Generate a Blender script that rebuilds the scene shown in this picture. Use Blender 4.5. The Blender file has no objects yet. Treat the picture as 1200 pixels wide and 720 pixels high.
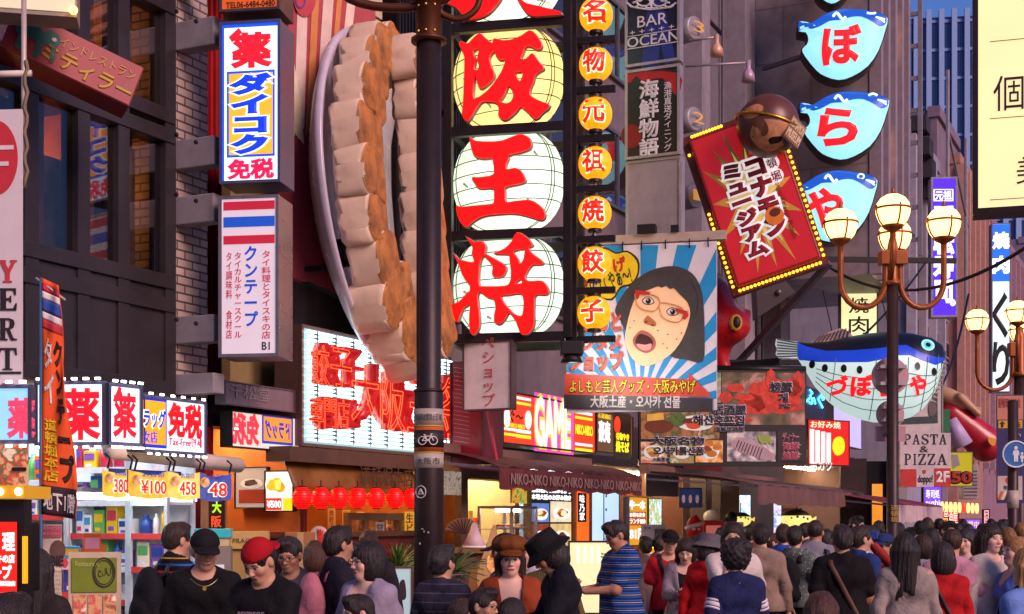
import bpy, bmesh, math, random
import numpy as np
from mathutils import Vector, Matrix
random.seed(7)
C = bpy.context.scene.collection
SC = bpy.context.scene
R = math.radians
# ------------------------------------------------------------------ camera, sky, sun, exposure
F_PX, CX, HY, H = 1667.0, 600.0, 612.0, 1.75
cam = bpy.data.cameras.new('camera'); co = bpy.data.objects.new('camera', cam); C.objects.link(co)
cam.sensor_width = 36; cam.lens = 36 * F_PX / 1200; cam.shift_y = (HY - 360) / 1200.0
cam.clip_end = 1000; cam.clip_start = .1
co.location = (0, 0, H); co.rotation_euler = (R(90), 0, 0)
SC.camera = co
w = bpy.data.worlds.new('World'); SC.world = w; w.use_nodes = True
nt = w.node_tree; bg = nt.nodes['Background']
sky = nt.nodes.new('ShaderNodeTexSky'); sky.sky_type = 'NISHITA'; sky.sun_disc = False
SUN_EL, SUN_AZ = 5.0, 140.0          # dusk: the last light comes from behind the camera
sky.sun_elevation = R(SUN_EL); sky.sun_rotation = R(SUN_AZ)
sky.air_density = 1.4; sky.dust_density = .6; sky.ozone_density = 4.0
tn = nt.nodes.new('ShaderNodeMixRGB'); tn.blend_type = 'MULTIPLY'; tn.inputs[0].default_value = 1; tn.inputs[2].default_value = (.80, .76, 1.35, 1)   # lilac dusk
nt.links.new(sky.outputs[0], tn.inputs[1]); nt.links.new(tn.outputs[0], bg.inputs[0]); bg.inputs[1].default_value = .11
sun = bpy.data.lights.new('sun', 'SUN'); so = bpy.data.objects.new('sun', sun); C.objects.link(so)
sun.energy = 1.7; sun.angle = R(28); sun.color = (1, .66, .60)
so.rotation_euler = (R(90 - 30), 0, R(180 - SUN_AZ)); so.location = (0, -10, 30)
SC.view_settings.view_transform = 'Standard'; SC.view_settings.look = 'None'
SC.view_settings.exposure = 1.15; SC.view_settings.gamma = 1
SC.cycles.max_bounces = 6; SC.cycles.sample_clamp_indirect = 4.0
SC.cycles.use_denoising = True
# ------------------------------------------------------------------ helpers: colour and materials
def hx(s, k=1.0):
    if not isinstance(s, str): return tuple(s[:3])
    s = s.lstrip('#'); o = []
    for i in (0, 2, 4):
        v = int(s[i:i+2], 16) / 255
        o.append((v / 12.92 if v <= .04045 else ((v + .055) / 1.055) ** 2.4) * k)
    return tuple(o)
_M = {}
def mat(col, rough=.6, metal=0.0, var=.15, scale=5.0, bump=0.0, bscale=60.0, spec=.4, dirt=0.0):
    key = ('m', col, rough, metal, var, scale, bump, bscale, spec, dirt)
    if key in _M: return _M[key]
    m = bpy.data.materials.new('surface'); m.use_nodes = True
    n, l = m.node_tree.nodes, m.node_tree.links; b = n['Principled BSDF']
    c = hx(col)
    b.inputs['Roughness'].default_value = rough; b.inputs['Metallic'].default_value = metal
    b.inputs['Specular IOR Level'].default_value = spec
    tc = n.new('ShaderNodeTexCoord')
    nz = n.new('ShaderNodeTexNoise'); nz.inputs['Scale'].default_value = scale; nz.inputs['Detail'].default_value = 8
    nz.inputs['Roughness'].default_value = .65
    l.new(tc.outputs['Object'], nz.inputs['Vector'])
    rp = n.new('ShaderNodeValToRGB'); rp.color_ramp.elements[0].position = .3; rp.color_ramp.elements[1].position = .7
    rp.color_ramp.elements[0].color = tuple(max(0, x * (1 - var)) for x in c) + (1,)
    rp.color_ramp.elements[1].color = tuple(min(1, x * (1 + var)) for x in c) + (1,)
    l.new(nz.outputs[0], rp.inputs[0])
    out = rp.outputs[0]
    if dirt:
        n2 = n.new('ShaderNodeTexNoise'); n2.inputs['Scale'].default_value = 1.6; n2.inputs['Detail'].default_value = 9
        mp = n.new('ShaderNodeMapping'); mp.inputs['Scale'].default_value = (2.5, 2.5, .5)
        l.new(tc.outputs['Object'], mp.inputs[0]); l.new(mp.outputs[0], n2.inputs['Vector'])
        r2 = n.new('ShaderNodeValToRGB'); r2.color_ramp.elements[0].position = .5; r2.color_ramp.elements[1].position = .72
        r2.color_ramp.elements[0].color = (0, 0, 0, 1); r2.color_ramp.elements[1].color = (dirt, dirt, dirt, 1)
        l.new(n2.outputs[0], r2.inputs[0])
        mx = n.new('ShaderNodeMixRGB'); l.new(r2.outputs[0], mx.inputs[0]); l.new(out, mx.inputs[1])
        mx.inputs[2].default_value = tuple(x * .35 + .015 for x in c) + (1,); out = mx.outputs[0]
    l.new(out, b.inputs['Base Color'])
    mr = n.new('ShaderNodeMapRange'); mr.inputs[3].default_value = max(.03, rough - .12); mr.inputs[4].default_value = min(1, rough + .12)
    l.new(nz.outputs[0], mr.inputs[0]); l.new(mr.outputs[0], b.inputs['Roughness'])
    if bump:
        n3 = n.new('ShaderNodeTexNoise'); n3.inputs['Scale'].default_value = bscale; n3.inputs['Detail'].default_value = 6
        l.new(tc.outputs['Object'], n3.inputs['Vector'])
        bp = n.new('ShaderNodeBump'); bp.inputs['Strength'].default_value = bump; bp.inputs['Distance'].default_value = .01
        l.new(n3.outputs[0], bp.inputs['Height']); l.new(bp.outputs[0], b.inputs['Normal'])
    _M[key] = m; return m
def emit(col, k=1.0, light=True, var=.06, scale=2.5, rough=.35):
    """something that gives off light: lit acrylic, tube, lamp glass (uneven as a backlit sheet is)"""
    if k <= 1.6: k *= .63
    key = ('e', col, k, light, var, scale)
    if key in _M: return _M[key]
    m = bpy.data.materials.new('lit_surface'); m.use_nodes = True
    n, l = m.node_tree.nodes, m.node_tree.links; b = n['Principled BSDF']
    c = hx(col); b.inputs['Base Color'].default_value = tuple(x * .5 for x in c) + (1,)
    b.inputs['Roughness'].default_value = rough
    b.inputs['Emission Color'].default_value = c + (1,)
    b.inputs['Emission Strength'].default_value = k
    if var:
        tc = n.new('ShaderNodeTexCoord'); nz = n.new('ShaderNodeTexNoise'); nz.inputs['Scale'].default_value = scale
        l.new(tc.outputs['Object'], nz.inputs['Vector'])
        mr = n.new('ShaderNodeMapRange'); mr.inputs[1].default_value = .3; mr.inputs[2].default_value = .7
        mr.inputs[3].default_value = k * (1 - var); mr.inputs[4].default_value = k * (1 + var)
        l.new(nz.outputs[0], mr.inputs[0]); l.new(mr.outputs[0], b.inputs['Emission Strength'])
    if not light: m.cycles.emission_sampling = 'NONE'
    _M[key] = m; return m
def glass(col='#30343c', refl=.5, clear=.5):
    key = ('g', col, refl, clear)
    if key in _M: return _M[key]
    m = bpy.data.materials.new('window_glass'); m.use_nodes = True
    n, l = m.node_tree.nodes, m.node_tree.links; n.remove(n['Principled BSDF'])
    o = n['Material Output']
    tr = n.new('ShaderNodeBsdfTransparent'); tr.inputs[0].default_value = tuple(clear * (x * .3 + .7) for x in hx(col)) + (1,)
    gl = n.new('ShaderNodeBsdfGlossy'); gl.inputs['Roughness'].default_value = .02; gl.inputs[0].default_value = (.9, .88, .9, 1)
    fr = n.new('ShaderNodeLayerWeight'); fr.inputs[0].default_value = .5; pw = n.new('ShaderNodeMath'); pw.operation = 'POWER'; pw.inputs[1].default_value = 4; l.new(fr.outputs[1], pw.inputs[0])
    ma = n.new('ShaderNodeMath'); ma.operation = 'MULTIPLY_ADD'; ma.inputs[1].default_value = .6; ma.inputs[2].default_value = refl * .35
    l.new(pw.outputs[0], ma.inputs[0]); mx = n.new('ShaderNodeMixShader'); l.new(ma.outputs[0], mx.inputs[0])
    l.new(tr.outputs[0], mx.inputs[1]); l.new(gl.outputs[0], mx.inputs[2]); l.new(mx.outputs[0], o.inputs[0])
    _M[key] = m; return m
def tiled(col, mortar, bw, bh, rough=.6, off=.5, var=.2, msize=.012, swap=True):
    """brick or slab pattern on upright walls (local x,z) or on the ground (local x,y)"""
    m = bpy.data.materials.new('masonry'); m.use_nodes = True
    n, l = m.node_tree.nodes, m.node_tree.links; b = n['Principled BSDF']; c = hx(col)
    tc = n.new('ShaderNodeTexCoord'); sx = n.new('ShaderNodeSeparateXYZ'); l.new(tc.outputs['Object'], sx.inputs[0])
    cx = n.new('ShaderNodeCombineXYZ')
    if swap:
        ad = n.new('ShaderNodeMath'); l.new(sx.outputs[0], ad.inputs[0]); l.new(sx.outputs[1], ad.inputs[1])
        l.new(ad.outputs[0], cx.inputs[0]); l.new(sx.outputs[2], cx.inputs[1])
    else:
        l.new(sx.outputs[0], cx.inputs[0]); l.new(sx.outputs[1], cx.inputs[1])
    br = n.new('ShaderNodeTexBrick'); br.offset = off
    br.inputs['Scale'].default_value = 1; br.inputs['Brick Width'].default_value = bw; br.inputs['Row Height'].default_value = bh
    br.inputs['Mortar Size'].default_value = msize; br.inputs['Mortar Smooth'].default_value = .1
    br.inputs['Color1'].default_value = tuple(x * (1 - var) for x in c) + (1,); br.inputs['Color2'].default_value = tuple(x * (1 + var) for x in c) + (1,)
    br.inputs['Mortar'].default_value = hx(mortar) + (1,)
    l.new(cx.outputs[0], br.inputs['Vector'])
    nz = n.new('ShaderNodeTexNoise'); nz.inputs['Scale'].default_value = 3; nz.inputs['Detail'].default_value = 10; l.new(tc.outputs['Object'], nz.inputs['Vector'])
    mr = n.new('ShaderNodeMapRange'); mr.inputs[1].default_value = .25; mr.inputs[2].default_value = .75; mr.inputs[3].default_value = .6; mr.inputs[4].default_value = 1.15
    l.new(nz.outputs[0], mr.inputs[0])
    mx = n.new('ShaderNodeMixRGB'); mx.blend_type = 'MULTIPLY'; mx.inputs[0].default_value = 1
    l.new(br.outputs[0], mx.inputs[1]); l.new(mr.outputs[0], mx.inputs[2]); l.new(mx.outputs[0], b.inputs['Base Color'])
    bp = n.new('ShaderNodeBump'); bp.inputs['Strength'].default_value = .5; bp.inputs['Distance'].default_value = .01; bp.invert = True
    l.new(br.outputs['Fac'], bp.inputs['Height']); l.new(bp.outputs[0], b.inputs['Normal'])
    b.inputs['Roughness'].default_value = rough
    return m
def photo_print(cols, scale=6.0, k=0.0, seed=0.0):
    """a printed food picture: soft patches of several inks, voronoi lumps broken by noise"""
    key = ('p', tuple(cols), scale, k, seed)
    if key in _M: return _M[key]
    m = bpy.data.materials.new('printed_picture'); m.use_nodes = True
    n, l = m.node_tree.nodes, m.node_tree.links; b = n['Principled BSDF']
    tc = n.new('ShaderNodeTexCoord'); mp = n.new('ShaderNodeMapping'); mp.inputs['Location'].default_value = (seed, seed * 1.7, seed * .6)
    l.new(tc.outputs['Object'], mp.inputs[0])
    nz = n.new('ShaderNodeTexNoise'); nz.inputs['Scale'].default_value = scale * .8; nz.inputs['Detail'].default_value = 6; nz.inputs['Distortion'].default_value = 1.5
    l.new(mp.outputs[0], nz.inputs['Vector'])
    vo = n.new('ShaderNodeTexVoronoi'); vo.inputs['Scale'].default_value = scale * 1.5; l.new(mp.outputs[0], vo.inputs['Vector'])
    ma = n.new('ShaderNodeMath'); ma.operation = 'MULTIPLY_ADD'; ma.inputs[1].default_value = .35; l.new(vo.outputs[0], ma.inputs[0]); l.new(nz.outputs[0], ma.inputs[2])
    rp = n.new('ShaderNodeValToRGB'); el = rp.color_ramp.elements
    while len(el) < len(cols): el.new(.5)
    for i, c in enumerate(cols):
        el[i].position = .38 + .5 * i / max(1, len(cols) - 1); el[i].color = hx(c) + (1,)
    l.new(ma.outputs[0], rp.inputs[0]); l.new(rp.outputs[0], b.inputs['Base Color']); b.inputs['Roughness'].default_value = .45
    if k:
        l.new(rp.outputs[0], b.inputs['Emission Color']); b.inputs['Emission Strength'].default_value = k
    _M[key] = m; return m
# ------------------------------------------------------------------ helpers: meshes
class MB:
    def __init__(s): s.v = []; s.f = []; s.m = []
    def add(s, v, f, mi=0):
        o = len(s.v); s.v += [tuple(p) for p in v]; s.f += [tuple(i + o for i in q) for q in f]; s.m += [mi] * len(f); return s
    def box(s, x0, x1, y0, y1, z0, z1, mi=0):
        v = [(x, y, z) for z in (z0, z1) for y in (y0, y1) for x in (x0, x1)]
        return s.add(v, [(0, 2, 3, 1), (4, 5, 7, 6), (0, 1, 5, 4), (2, 6, 7, 3), (0, 4, 6, 2), (1, 3, 7, 5)], mi)
    def prism(s, poly, y0, y1, mi=0):
        n = len(poly); a = sum(poly[i][0] * poly[(i+1) % n][1] - poly[(i+1) % n][0] * poly[i][1] for i in range(n))
        if a < 0: poly = poly[::-1]
        v = [(x, y0, z) for x, z in poly] + [(x, y1, z) for x, z in poly]
        return s.add(v, [tuple(range(n)), tuple(range(2*n-1, n-1, -1))] + [(i, n+i, n+(i+1) % n, (i+1) % n) for i in range(n)], mi)
    def tube(s, pts, r, n=8, closed=False, mi=0, cap=True):
        pts = [Vector(p) for p in pts]; m = len(pts); rs = r if isinstance(r, (list, tuple)) else [r] * m
        v = []; prev = None
        for i, p in enumerate(pts):
            t = (pts[(i+1) % m] - pts[i-1]) if closed else (pts[min(i+1, m-1)] - pts[max(i-1, 0)])
            if t.length < 1e-9: t = Vector((0, 0, 1))
            t.normalize()
            if prev is None:
                a = t.cross(Vector((0, 0, 1)))
                if a.length < .1: a = t.cross(Vector((1, 0, 0)))
            else: a = prev - t * prev.dot(t)
            a.normalize(); prev = a; b = t.cross(a)
            for k in range(n):
                q = 2 * math.pi * k / n; v.append(p + (a * math.cos(q) + b * math.sin(q)) * rs[i])
        f = []
        for i in range(m if closed else m - 1):
            j = (i + 1) % m
            for k in range(n): f.append((i*n+k, i*n+(k+1) % n, j*n+(k+1) % n, j*n+k))
        if cap and not closed: f += [tuple(range(n-1, -1, -1)), tuple((m-1)*n+k for k in range(n))]
        return s.add(v, f, mi)
    def bar(s, a, b, wd, ht=None, mi=0):
        """rectangular bar between two points"""
        a, b = Vector(a), Vector(b); ht = ht or wd; t = (b - a).normalized()
        u = t.cross(Vector((0, 0, 1)))
        if u.length < .05: u = Vector((1, 0, 0))
        u.normalize(); q = u.cross(t)
        v = [p + u * sx * wd / 2 + q * sz * ht / 2 for p in (a, b) for sx, sz in ((-1, -1), (1, -1), (1, 1), (-1, 1))]
        return s.add(v, [(3, 2, 1, 0), (4, 5, 6, 7), (0, 1, 5, 4), (1, 2, 6, 5), (2, 3, 7, 6), (3, 0, 4, 7)], mi)
    def lathe(s, prof, n=24, c=(0, 0, 0), mi=0, axis='z'):
        v = []
        for r, z in prof:
            for k in range(n):
                q = 2 * math.pi * k / n; x, y = r * math.cos(q), r * math.sin(q)
                p = (x, y, z) if axis == 'z' else ((x, -z, y) if axis == 'y' else (z, x, y))
                v.append((c[0]+p[0], c[1]+p[1], c[2]+p[2]))
        m = len(prof); f = [(i*n+k, i*n+(k+1) % n, (i+1)*n+(k+1) % n, (i+1)*n+k) for i in range(m-1) for k in range(n)]
        if prof[0][0] > 1e-6: f.append(tuple(range(n-1, -1, -1)))
        if prof[-1][0] > 1e-6: f.append(tuple((m-1)*n+k for k in range(n)))
        return s.add(v, f, mi)
    def ball(s, c, r, n=20, m=12, mi=0):
        rx, ry, rz = r if isinstance(r, (list, tuple)) else (r, r, r)
        v = [(c[0] + rx*math.sin(math.pi*i/m)*math.cos(2*math.pi*k/n), c[1] + ry*math.sin(math.pi*i/m)*math.sin(2*math.pi*k/n), c[2] + rz*math.cos(math.pi*i/m)) for i in range(m+1) for k in range(n)]
        return s.add(v, [(i*n+k, (i+1)*n+k, (i+1)*n+(k+1) % n, i*n+(k+1) % n) for i in range(m) for k in range(n)], mi)
    def build(s, name, mats, parent=None, smooth=False, bevel=0.0):
        me = bpy.data.meshes.new(name); me.from_pydata(s.v, [], s.f)
        for q in (mats if isinstance(mats, (list, tuple)) else [mats]): me.materials.append(q)
        me.polygons.foreach_set('material_index', s.m)
        if smooth: me.polygons.foreach_set('use_smooth', [True] * len(s.f))
        bm = bmesh.new(); bm.from_mesh(me); bmesh.ops.remove_doubles(bm, verts=bm.verts, dist=1e-6)
        bmesh.ops.recalc_face_normals(bm, faces=bm.faces)
        if bevel: bmesh.ops.bevel(bm, geom=[e for e in bm.edges if len(e.link_faces) == 2 and e.calc_face_angle(0) > .5], offset=bevel, segments=2, profile=.6, affect='EDGES')
        bm.to_mesh(me); bm.free()
        o = bpy.data.objects.new(name, me); C.objects.link(o)
        if parent: o.parent = parent
        return o
def tag(o, label=None, cat=None, group=None, kind=None):
    for k, v in (('label', label), ('category', cat), ('group', group), ('kind', kind)):
        if v: o[k] = v
    return o
def thing(name, label, cat, loc=(0, 0, 0), rz=0.0, group=None):
    o = bpy.data.objects.new(name, None); C.objects.link(o); o.empty_display_size = .2
    o.location = loc; o.rotation_euler = (0, 0, rz); return tag(o, label, cat, group)
def dup(root, loc, rz=None, label=None):
    r = root.copy(); C.objects.link(r); r.location = loc
    if rz is not None: r.rotation_euler = (0, 0, rz)
    if label: r['label'] = label
    for ch in list(root.children):
        c = ch.copy(); C.objects.link(c); c.parent = r
        for g in list(ch.children):
            d = g.copy(); C.objects.link(d); d.parent = c
    return r
# ------------------------------------------------------------------ helpers: the street frame
TH = math.atan2(793.0, F_PX)                       # the row of houses runs off to this angle
DX, DY = math.sin(TH), math.cos(TH); NX, NY = -DY, DX
FA, PR = math.pi/2 - TH, -TH                       # signs flat on the houses / signs jutting out from them
D = 8.0
def u_(px): return (px - CX) / F_PX
def Yw(px, w=0.0): return (D - w) / (NX * u_(px) + NY)
def zz(py, Y): return H + (HY - py) / F_PX * Y
def s_at(px, w=0.0):
    Y = Yw(px, w); return (Y * u_(px)) * DX + Y * DY
def FP(s, w, z=0.0): return Vector((NX * (D - w) + DX * s, NY * (D - w) + DY * s, z))
def Ypr(px, pxw, gap):
    """depth at which the ray of px meets the party wall that stands at pxw on the house line (gap metres before it)"""
    s = s_at(pxw) - gap; u = u_(px); v = s*(DX - u*DY)/(u*NY - NX); return DY*s + NY*v
class Q:
    """upright plane through the ray of px0 at depth Y, turned by rot; local x along it, local z up from its base, faces local -y"""
    def __init__(s, px0, px1, pyt, pyb, Y=None, rot=0.0, w=None):
        if Y is None: Y = Yw(px0, w)
        s.o = Vector((u_(px0) * Y, Y, zz(pyb, Y))); s.rot = rot; s.ax = (math.cos(rot), math.sin(rot))
        s.h = zz(pyt, Y) - s.o.z; s.w = s.loc(px1, pyt)[0]
    def loc(s, px, py, y=0.0):
        ox, oy = s.o.x - y*s.ax[1], s.o.y + y*s.ax[0]
        u = u_(px); t = (u * oy - ox) / (s.ax[0] - u * s.ax[1])
        Y = oy + t * s.ax[1]; return (t, zz(py, Y) - s.o.z)
    def poly(s, pts): return [s.loc(*p) for p in pts]
    def box(s, x0, y0, x1, y1, y=0.0):
        a, b = s.loc(x0, (y0 + y1) / 2, y)[0], s.loc(x1, (y0 + y1) / 2, y)[0]
        zt, zb = s.loc((x0 + x1) / 2, y0, y)[1], s.loc((x0 + x1) / 2, y1, y)[1]
        return a, b, zb, zt
    def thing(s, name, label, cat, group=None): return thing(name, label, cat, s.o, s.rot, group)
def text_mesh(body, offset=0.0, extrude=0.0, vertical=False, bevel=0.0, fill=True, space=1.0):
    c = bpy.data.curves.new('lettering', 'FONT'); c.body = '\n'.join(body) if vertical else body
    c.resolution_u = 3; c.offset = offset; c.extrude = extrude; c.bevel_depth = bevel; c.bevel_resolution = 0 if bevel else 1
    c.align_x = 'CENTER'; c.space_line = space if vertical else 1.0; c.space_character = 1.0 if vertical else space
    if not fill: c.fill_mode = 'NONE'
    o = bpy.data.objects.new('lettering', c); C.objects.link(o)
    dg = bpy.context.evaluated_depsgraph_get(); me = bpy.data.meshes.new_from_object(o.evaluated_get(dg))
    bpy.data.objects.remove(o); bpy.data.curves.remove(c); return me
def txt(parent, q, body, px, m, y=-.012, bold=.0, vertical=False, name='lettering', depth=.004, outline=None, roll=0.0, local=None, neon=0.0, space=1.0, mirror=False, surf=None):
    """writing set into the pixel box px=(x0,y0,x1,y1) of plane q, y metres off it"""
    x0, x1, z0, z1 = local if local else q.box(*px, y=y)
    def arr(me):
        a = np.empty(len(me.vertices)*3); me.vertices.foreach_get('co', a); return a.reshape(-1, 3)
    base = text_mesh(body, 0, 0, vertical, 0, True, space)
    if not len(base.vertices): return None
    b = arr(base); lo, hi = b.min(0), b.max(0); sx = (x1-x0)/max(1e-6, hi[0]-lo[0]); sz = (z1-z0)/max(1e-6, hi[1]-lo[1])
    bpy.data.meshes.remove(base); mid = (lo + hi) / 2; bold = max(0, bold)
    def make(off, mm, yy, nm, dep, bev=0.0):
        bm = bmesh.new()
        def lay(me, thick):
            a = arr(me); X = (a[:, 0] - mid[0]) * sx; Z = (a[:, 1] - mid[1]) * sz
            if mirror: X = -X
            if roll: X, Z = X*math.cos(roll) - Z*math.sin(roll), X*math.sin(roll) + Z*math.cos(roll)
            X += (x0+x1)/2; Z += (z0+z1)/2
            Yv = yy - a[:, 2] * thick
            if surf: Yv = Yv + np.array([surf(p, r) for p, r in zip(X, Z)])
            me.vertices.foreach_set('co', np.stack([X, Yv, Z], 1).ravel()); me.update()
        if not bev:
            me = text_mesh(body, 0, 0, vertical, 0, True, space); lay(me, 0); bm.from_mesh(me); bpy.data.meshes.remove(me)
            if dep:
                for f in bm.faces:
                    if f.normal.y > 0: f.normal_flip()
                r = bmesh.ops.extrude_face_region(bm, geom=bm.faces[:])
                bmesh.ops.translate(bm, verts=[v for v in r['geom'] if isinstance(v, bmesh.types.BMVert)], vec=(0, -dep, 0))
        rim = bev or off
        if rim > .004:     # heavier strokes: a flat ribbon laid along the outline
            me = text_mesh(body, 0, 0, vertical, rim, False, space); lay(me, min(abs(sx), abs(sz)) if bev else max(.6*dep, .002)/rim)
            if not bev and dep > .03:
                for v in me.vertices: v.co.y = yy if v.co.y > yy else v.co.y - dep*.38
            bm.from_mesh(me); bpy.data.meshes.remove(me)
        bmesh.ops.recalc_face_normals(bm, faces=bm.faces)
        me = bpy.data.meshes.new(nm); bm.to_mesh(me); bm.free(); me.materials.append(mm)
        o = bpy.data.objects.new(nm, me); C.objects.link(o); o.parent = parent; return o
    if outline: make(bold + outline[1], outline[0], y, name + '_outline', depth * .5); y -= depth * .8 + .003
    if neon: return make(0, m, y, name, 0, neon)
    return make(bold, m, y, name, depth)
def shape(parent, q, loops, m, name, y=-.01, depth=.004, local=False, bevel=0.0):
    """flat cut-out shape with holes (first loop outer), pixel coordinates on plane q"""
    c = bpy.data.curves.new(name, 'CURVE'); c.dimensions = '2D'; c.fill_mode = 'BOTH'; c.extrude = depth/2; c.bevel_depth = bevel
    for lp in loops:
        pts = lp if local else [q.loc(*p, y) for p in lp]
        s = c.splines.new('POLY'); s.points.add(len(pts)-1); s.use_cyclic_u = True
        for i, p in enumerate(pts): s.points[i].co = (p[0], p[1], 0, 1)
    o = bpy.data.objects.new(name, c); C.objects.link(o)
    me = bpy.data.meshes.new_from_object(o.evaluated_get(bpy.context.evaluated_depsgraph_get()))
    bpy.data.objects.remove(o); bpy.data.curves.remove(c)
    n = len(me.vertices); a = np.empty(n*3); me.vertices.foreach_get('co', a); a = a.reshape(-1, 3)
    me.vertices.foreach_set('co', np.stack([a[:, 0], y - depth/2 - a[:, 2], a[:, 1]], 1).ravel()); me.update()
    me.materials.clear(); me.materials.append(m); me.name = name
    o = bpy.data.objects.new(name, me); C.objects.link(o); o.parent = parent; return o
def rect(parent, q, px, m, name, y=-.008, depth=.004):
    x0, x1, z0, z1 = q.box(*px, y=y); return MB().box(x0, x1, y-depth, y, z0, z1).build(name, m, parent)
def ellipse(cx, cy, rx, ry, n=20): return [(cx + rx*math.cos(2*math.pi*i/n), cy + ry*math.sin(2*math.pi*i/n)) for i in range(n)]
def zp(ox, oy, k, pts): return [(ox + x/k, oy + y/k) for x, y in pts]     # enlargement pixels -> photo pixels
def smooth_loop(pts, n=3):
    out = []; m = len(pts)
    for i in range(m):
        p0, p1, p2, p3 = (Vector(pts[(i+j-1) % m]) for j in range(4))
        for k in range(n):
            t = k/n; out.append(tuple(.5*((2*p1) + (p2-p0)*t + (2*p0-5*p1+4*p2-p3)*t*t + (3*p1-p0-3*p2+p3)*t**3)))
    return out
GREY = mat('#6a6670', .45, .6, dirt=.3); DARK = mat('#1b191c', .5, .3); STEEL = mat('#9a9298', .4, .35, dirt=.2)
BLACK = mat('#0c0b0c', .5); WHITE = mat('#d8d4d0', .5, dirt=.2); BROWNIRON = mat('#2c2220', .45, .5, dirt=.3)
def sign_box(name, label, cat, q, panel, frame=GREY, depth=.2, fw=.03, group=None, back=True):
    t = q.thing(name, label, cat, group)
    MB().box(0, q.w, 0, depth, 0, q.h).build('casing', frame, t, bevel=.008)
    MB().box(fw, q.w-fw, -.006, -.002, fw, q.h-fw).build('panel', panel, t)
    if fw:
        b = MB(); b.box(-.002, fw, -.02, .01, -.002, q.h+.002).box(q.w-fw, q.w+.002, -.02, .01, -.002, q.h+.002)
        b.box(fw, q.w-fw, -.018, .008, -.002, fw).box(fw, q.w-fw, -.018, .008, q.h-fw, q.h+.002).build('frame', frame, t)
    return t
rb_ = random.Random(5)
def pick(lst, r_): return lst[int(r_.random()*len(lst))]
def dish(t, q, cx, cy, rx, ry, food, k_=.5, y=-.016, plate='#e8e4dc'):
    e_ = lambda c: emit(c, k_, False, .25, 25)
    shape(t, q, [q.poly(ellipse(cx, cy, rx, ry, 18))], e_(plate), 'dish', y, .003, True)
    for i in range(5):
        a = rb_.uniform(0, 6.28); f_ = rb_.uniform(.1, .45); shape(t, q, [smooth_loop(q.poly([(cx + f_*rx*math.cos(a) + rx*.42*math.cos(b_)*rb_.uniform(.7, 1.2), cy - .1*ry + f_*ry*math.sin(a) + ry*.42*math.sin(b_)*rb_.uniform(.7, 1.2)) for b_ in np.linspace(0, 6.28, 8)[:-1]]), 2)], e_(pick(food, rb_)), 'food', y - .005 - .002*i, .002, True)
FOOD = ['#b8702a', '#8a3a1a', '#e0b050', '#6a8a30', '#d84a28', '#f0d8a0', '#5a2a14']
def drape(o, fn, mx=.12):
    """lay a flat cut-out over a curved face"""
    bm = bmesh.new(); bm.from_mesh(o.data); bmesh.ops.triangulate(bm, faces=bm.faces[:])
    for _ in range(3): bmesh.ops.subdivide_edges(bm, edges=[e for e in bm.edges if e.calc_length() > mx], cuts=1); bmesh.ops.triangulate(bm, faces=[f for f in bm.faces if len(f.verts) > 3])
    for v in bm.verts: v.co.y = fn(v.co.x, v.co.z)
    for f in bm.faces: f.smooth = True
    bm.to_mesh(o.data); bm.free()
def glow_shell(col, k):
    """paper or vinyl lantern skin: lets the lamp inside shine through"""
    m = bpy.data.materials.new('lantern_skin'); m.use_nodes = True; n, l = m.node_tree.nodes, m.node_tree.links; n.remove(n['Principled BSDF']); c = hx(col)
    t = n.new('ShaderNodeBsdfTranslucent'); t.inputs[0].default_value = c + (1,); e = n.new('ShaderNodeEmission'); e.inputs[0].default_value = c + (1,); e.inputs[1].default_value = k
    a = n.new('ShaderNodeAddShader'); l.new(t.outputs[0], a.inputs[0]); l.new(e.outputs[0], a.inputs[1]); l.new(a.outputs[0], n['Material Output'].inputs[0]); return m
def inner_lamp(t, loc, watts, col, r=.12):
    d = bpy.data.lights.new('lantern_bulb', 'POINT'); d.energy = watts; d.color = col; d.shadow_soft_size = r
    o = bpy.data.objects.new('lantern_bulb', d); C.objects.link(o); o.parent = t; o.location = loc
# ------------------------------------------------------------------ people: bodies grown as one smooth surface
def V3(*a): return np.array(a, float)
def pd(p, X, Y, Z):
    """distance to one body lump: tapered limb ('c') or ellipsoid ('e')"""
    if p[0] == 'c':
        _, a, b, ra, rb, k, fl = p
        ba = b - a; L = max(1e-9, ba.dot(ba))
        px, py, pz = X - a[0], Y - a[1], Z - a[2]
        t = np.clip((px*ba[0] + py*ba[1] + pz*ba[2]) / L, 0, 1)
        ex, ey, ez = px - t*ba[0], (py - t*ba[1]) * fl, pz - t*ba[2]
        return (np.sqrt(ex*ex + ey*ey + ez*ez) - (ra + (rb - ra) * t)) / (fl if fl > 1 else 1)
    _, c, r, Rm, k, sg = p
    px, py, pz = X - c[0], Y - c[1], Z - c[2]
    qx, qy, qz = (Rm[0][i]*px + Rm[1][i]*py + Rm[2][i]*pz for i in range(3))
    k0 = np.sqrt((qx/r[0])**2 + (qy/r[1])**2 + (qz/r[2])**2); k1 = np.sqrt((qx/r[0]**2)**2 + (qy/r[1]**2)**2 + (qz/r[2]**2)**2)
    return k0 * (k0 - 1) / np.maximum(k1, 1e-9)
def pbb(p):
    if p[0] == 'c':
        e = max(p[3], p[4]); return np.minimum(p[1], p[2]) - e, np.maximum(p[1], p[2]) + e
    e = max(p[2]); return p[1] - e, p[1] + e
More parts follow.
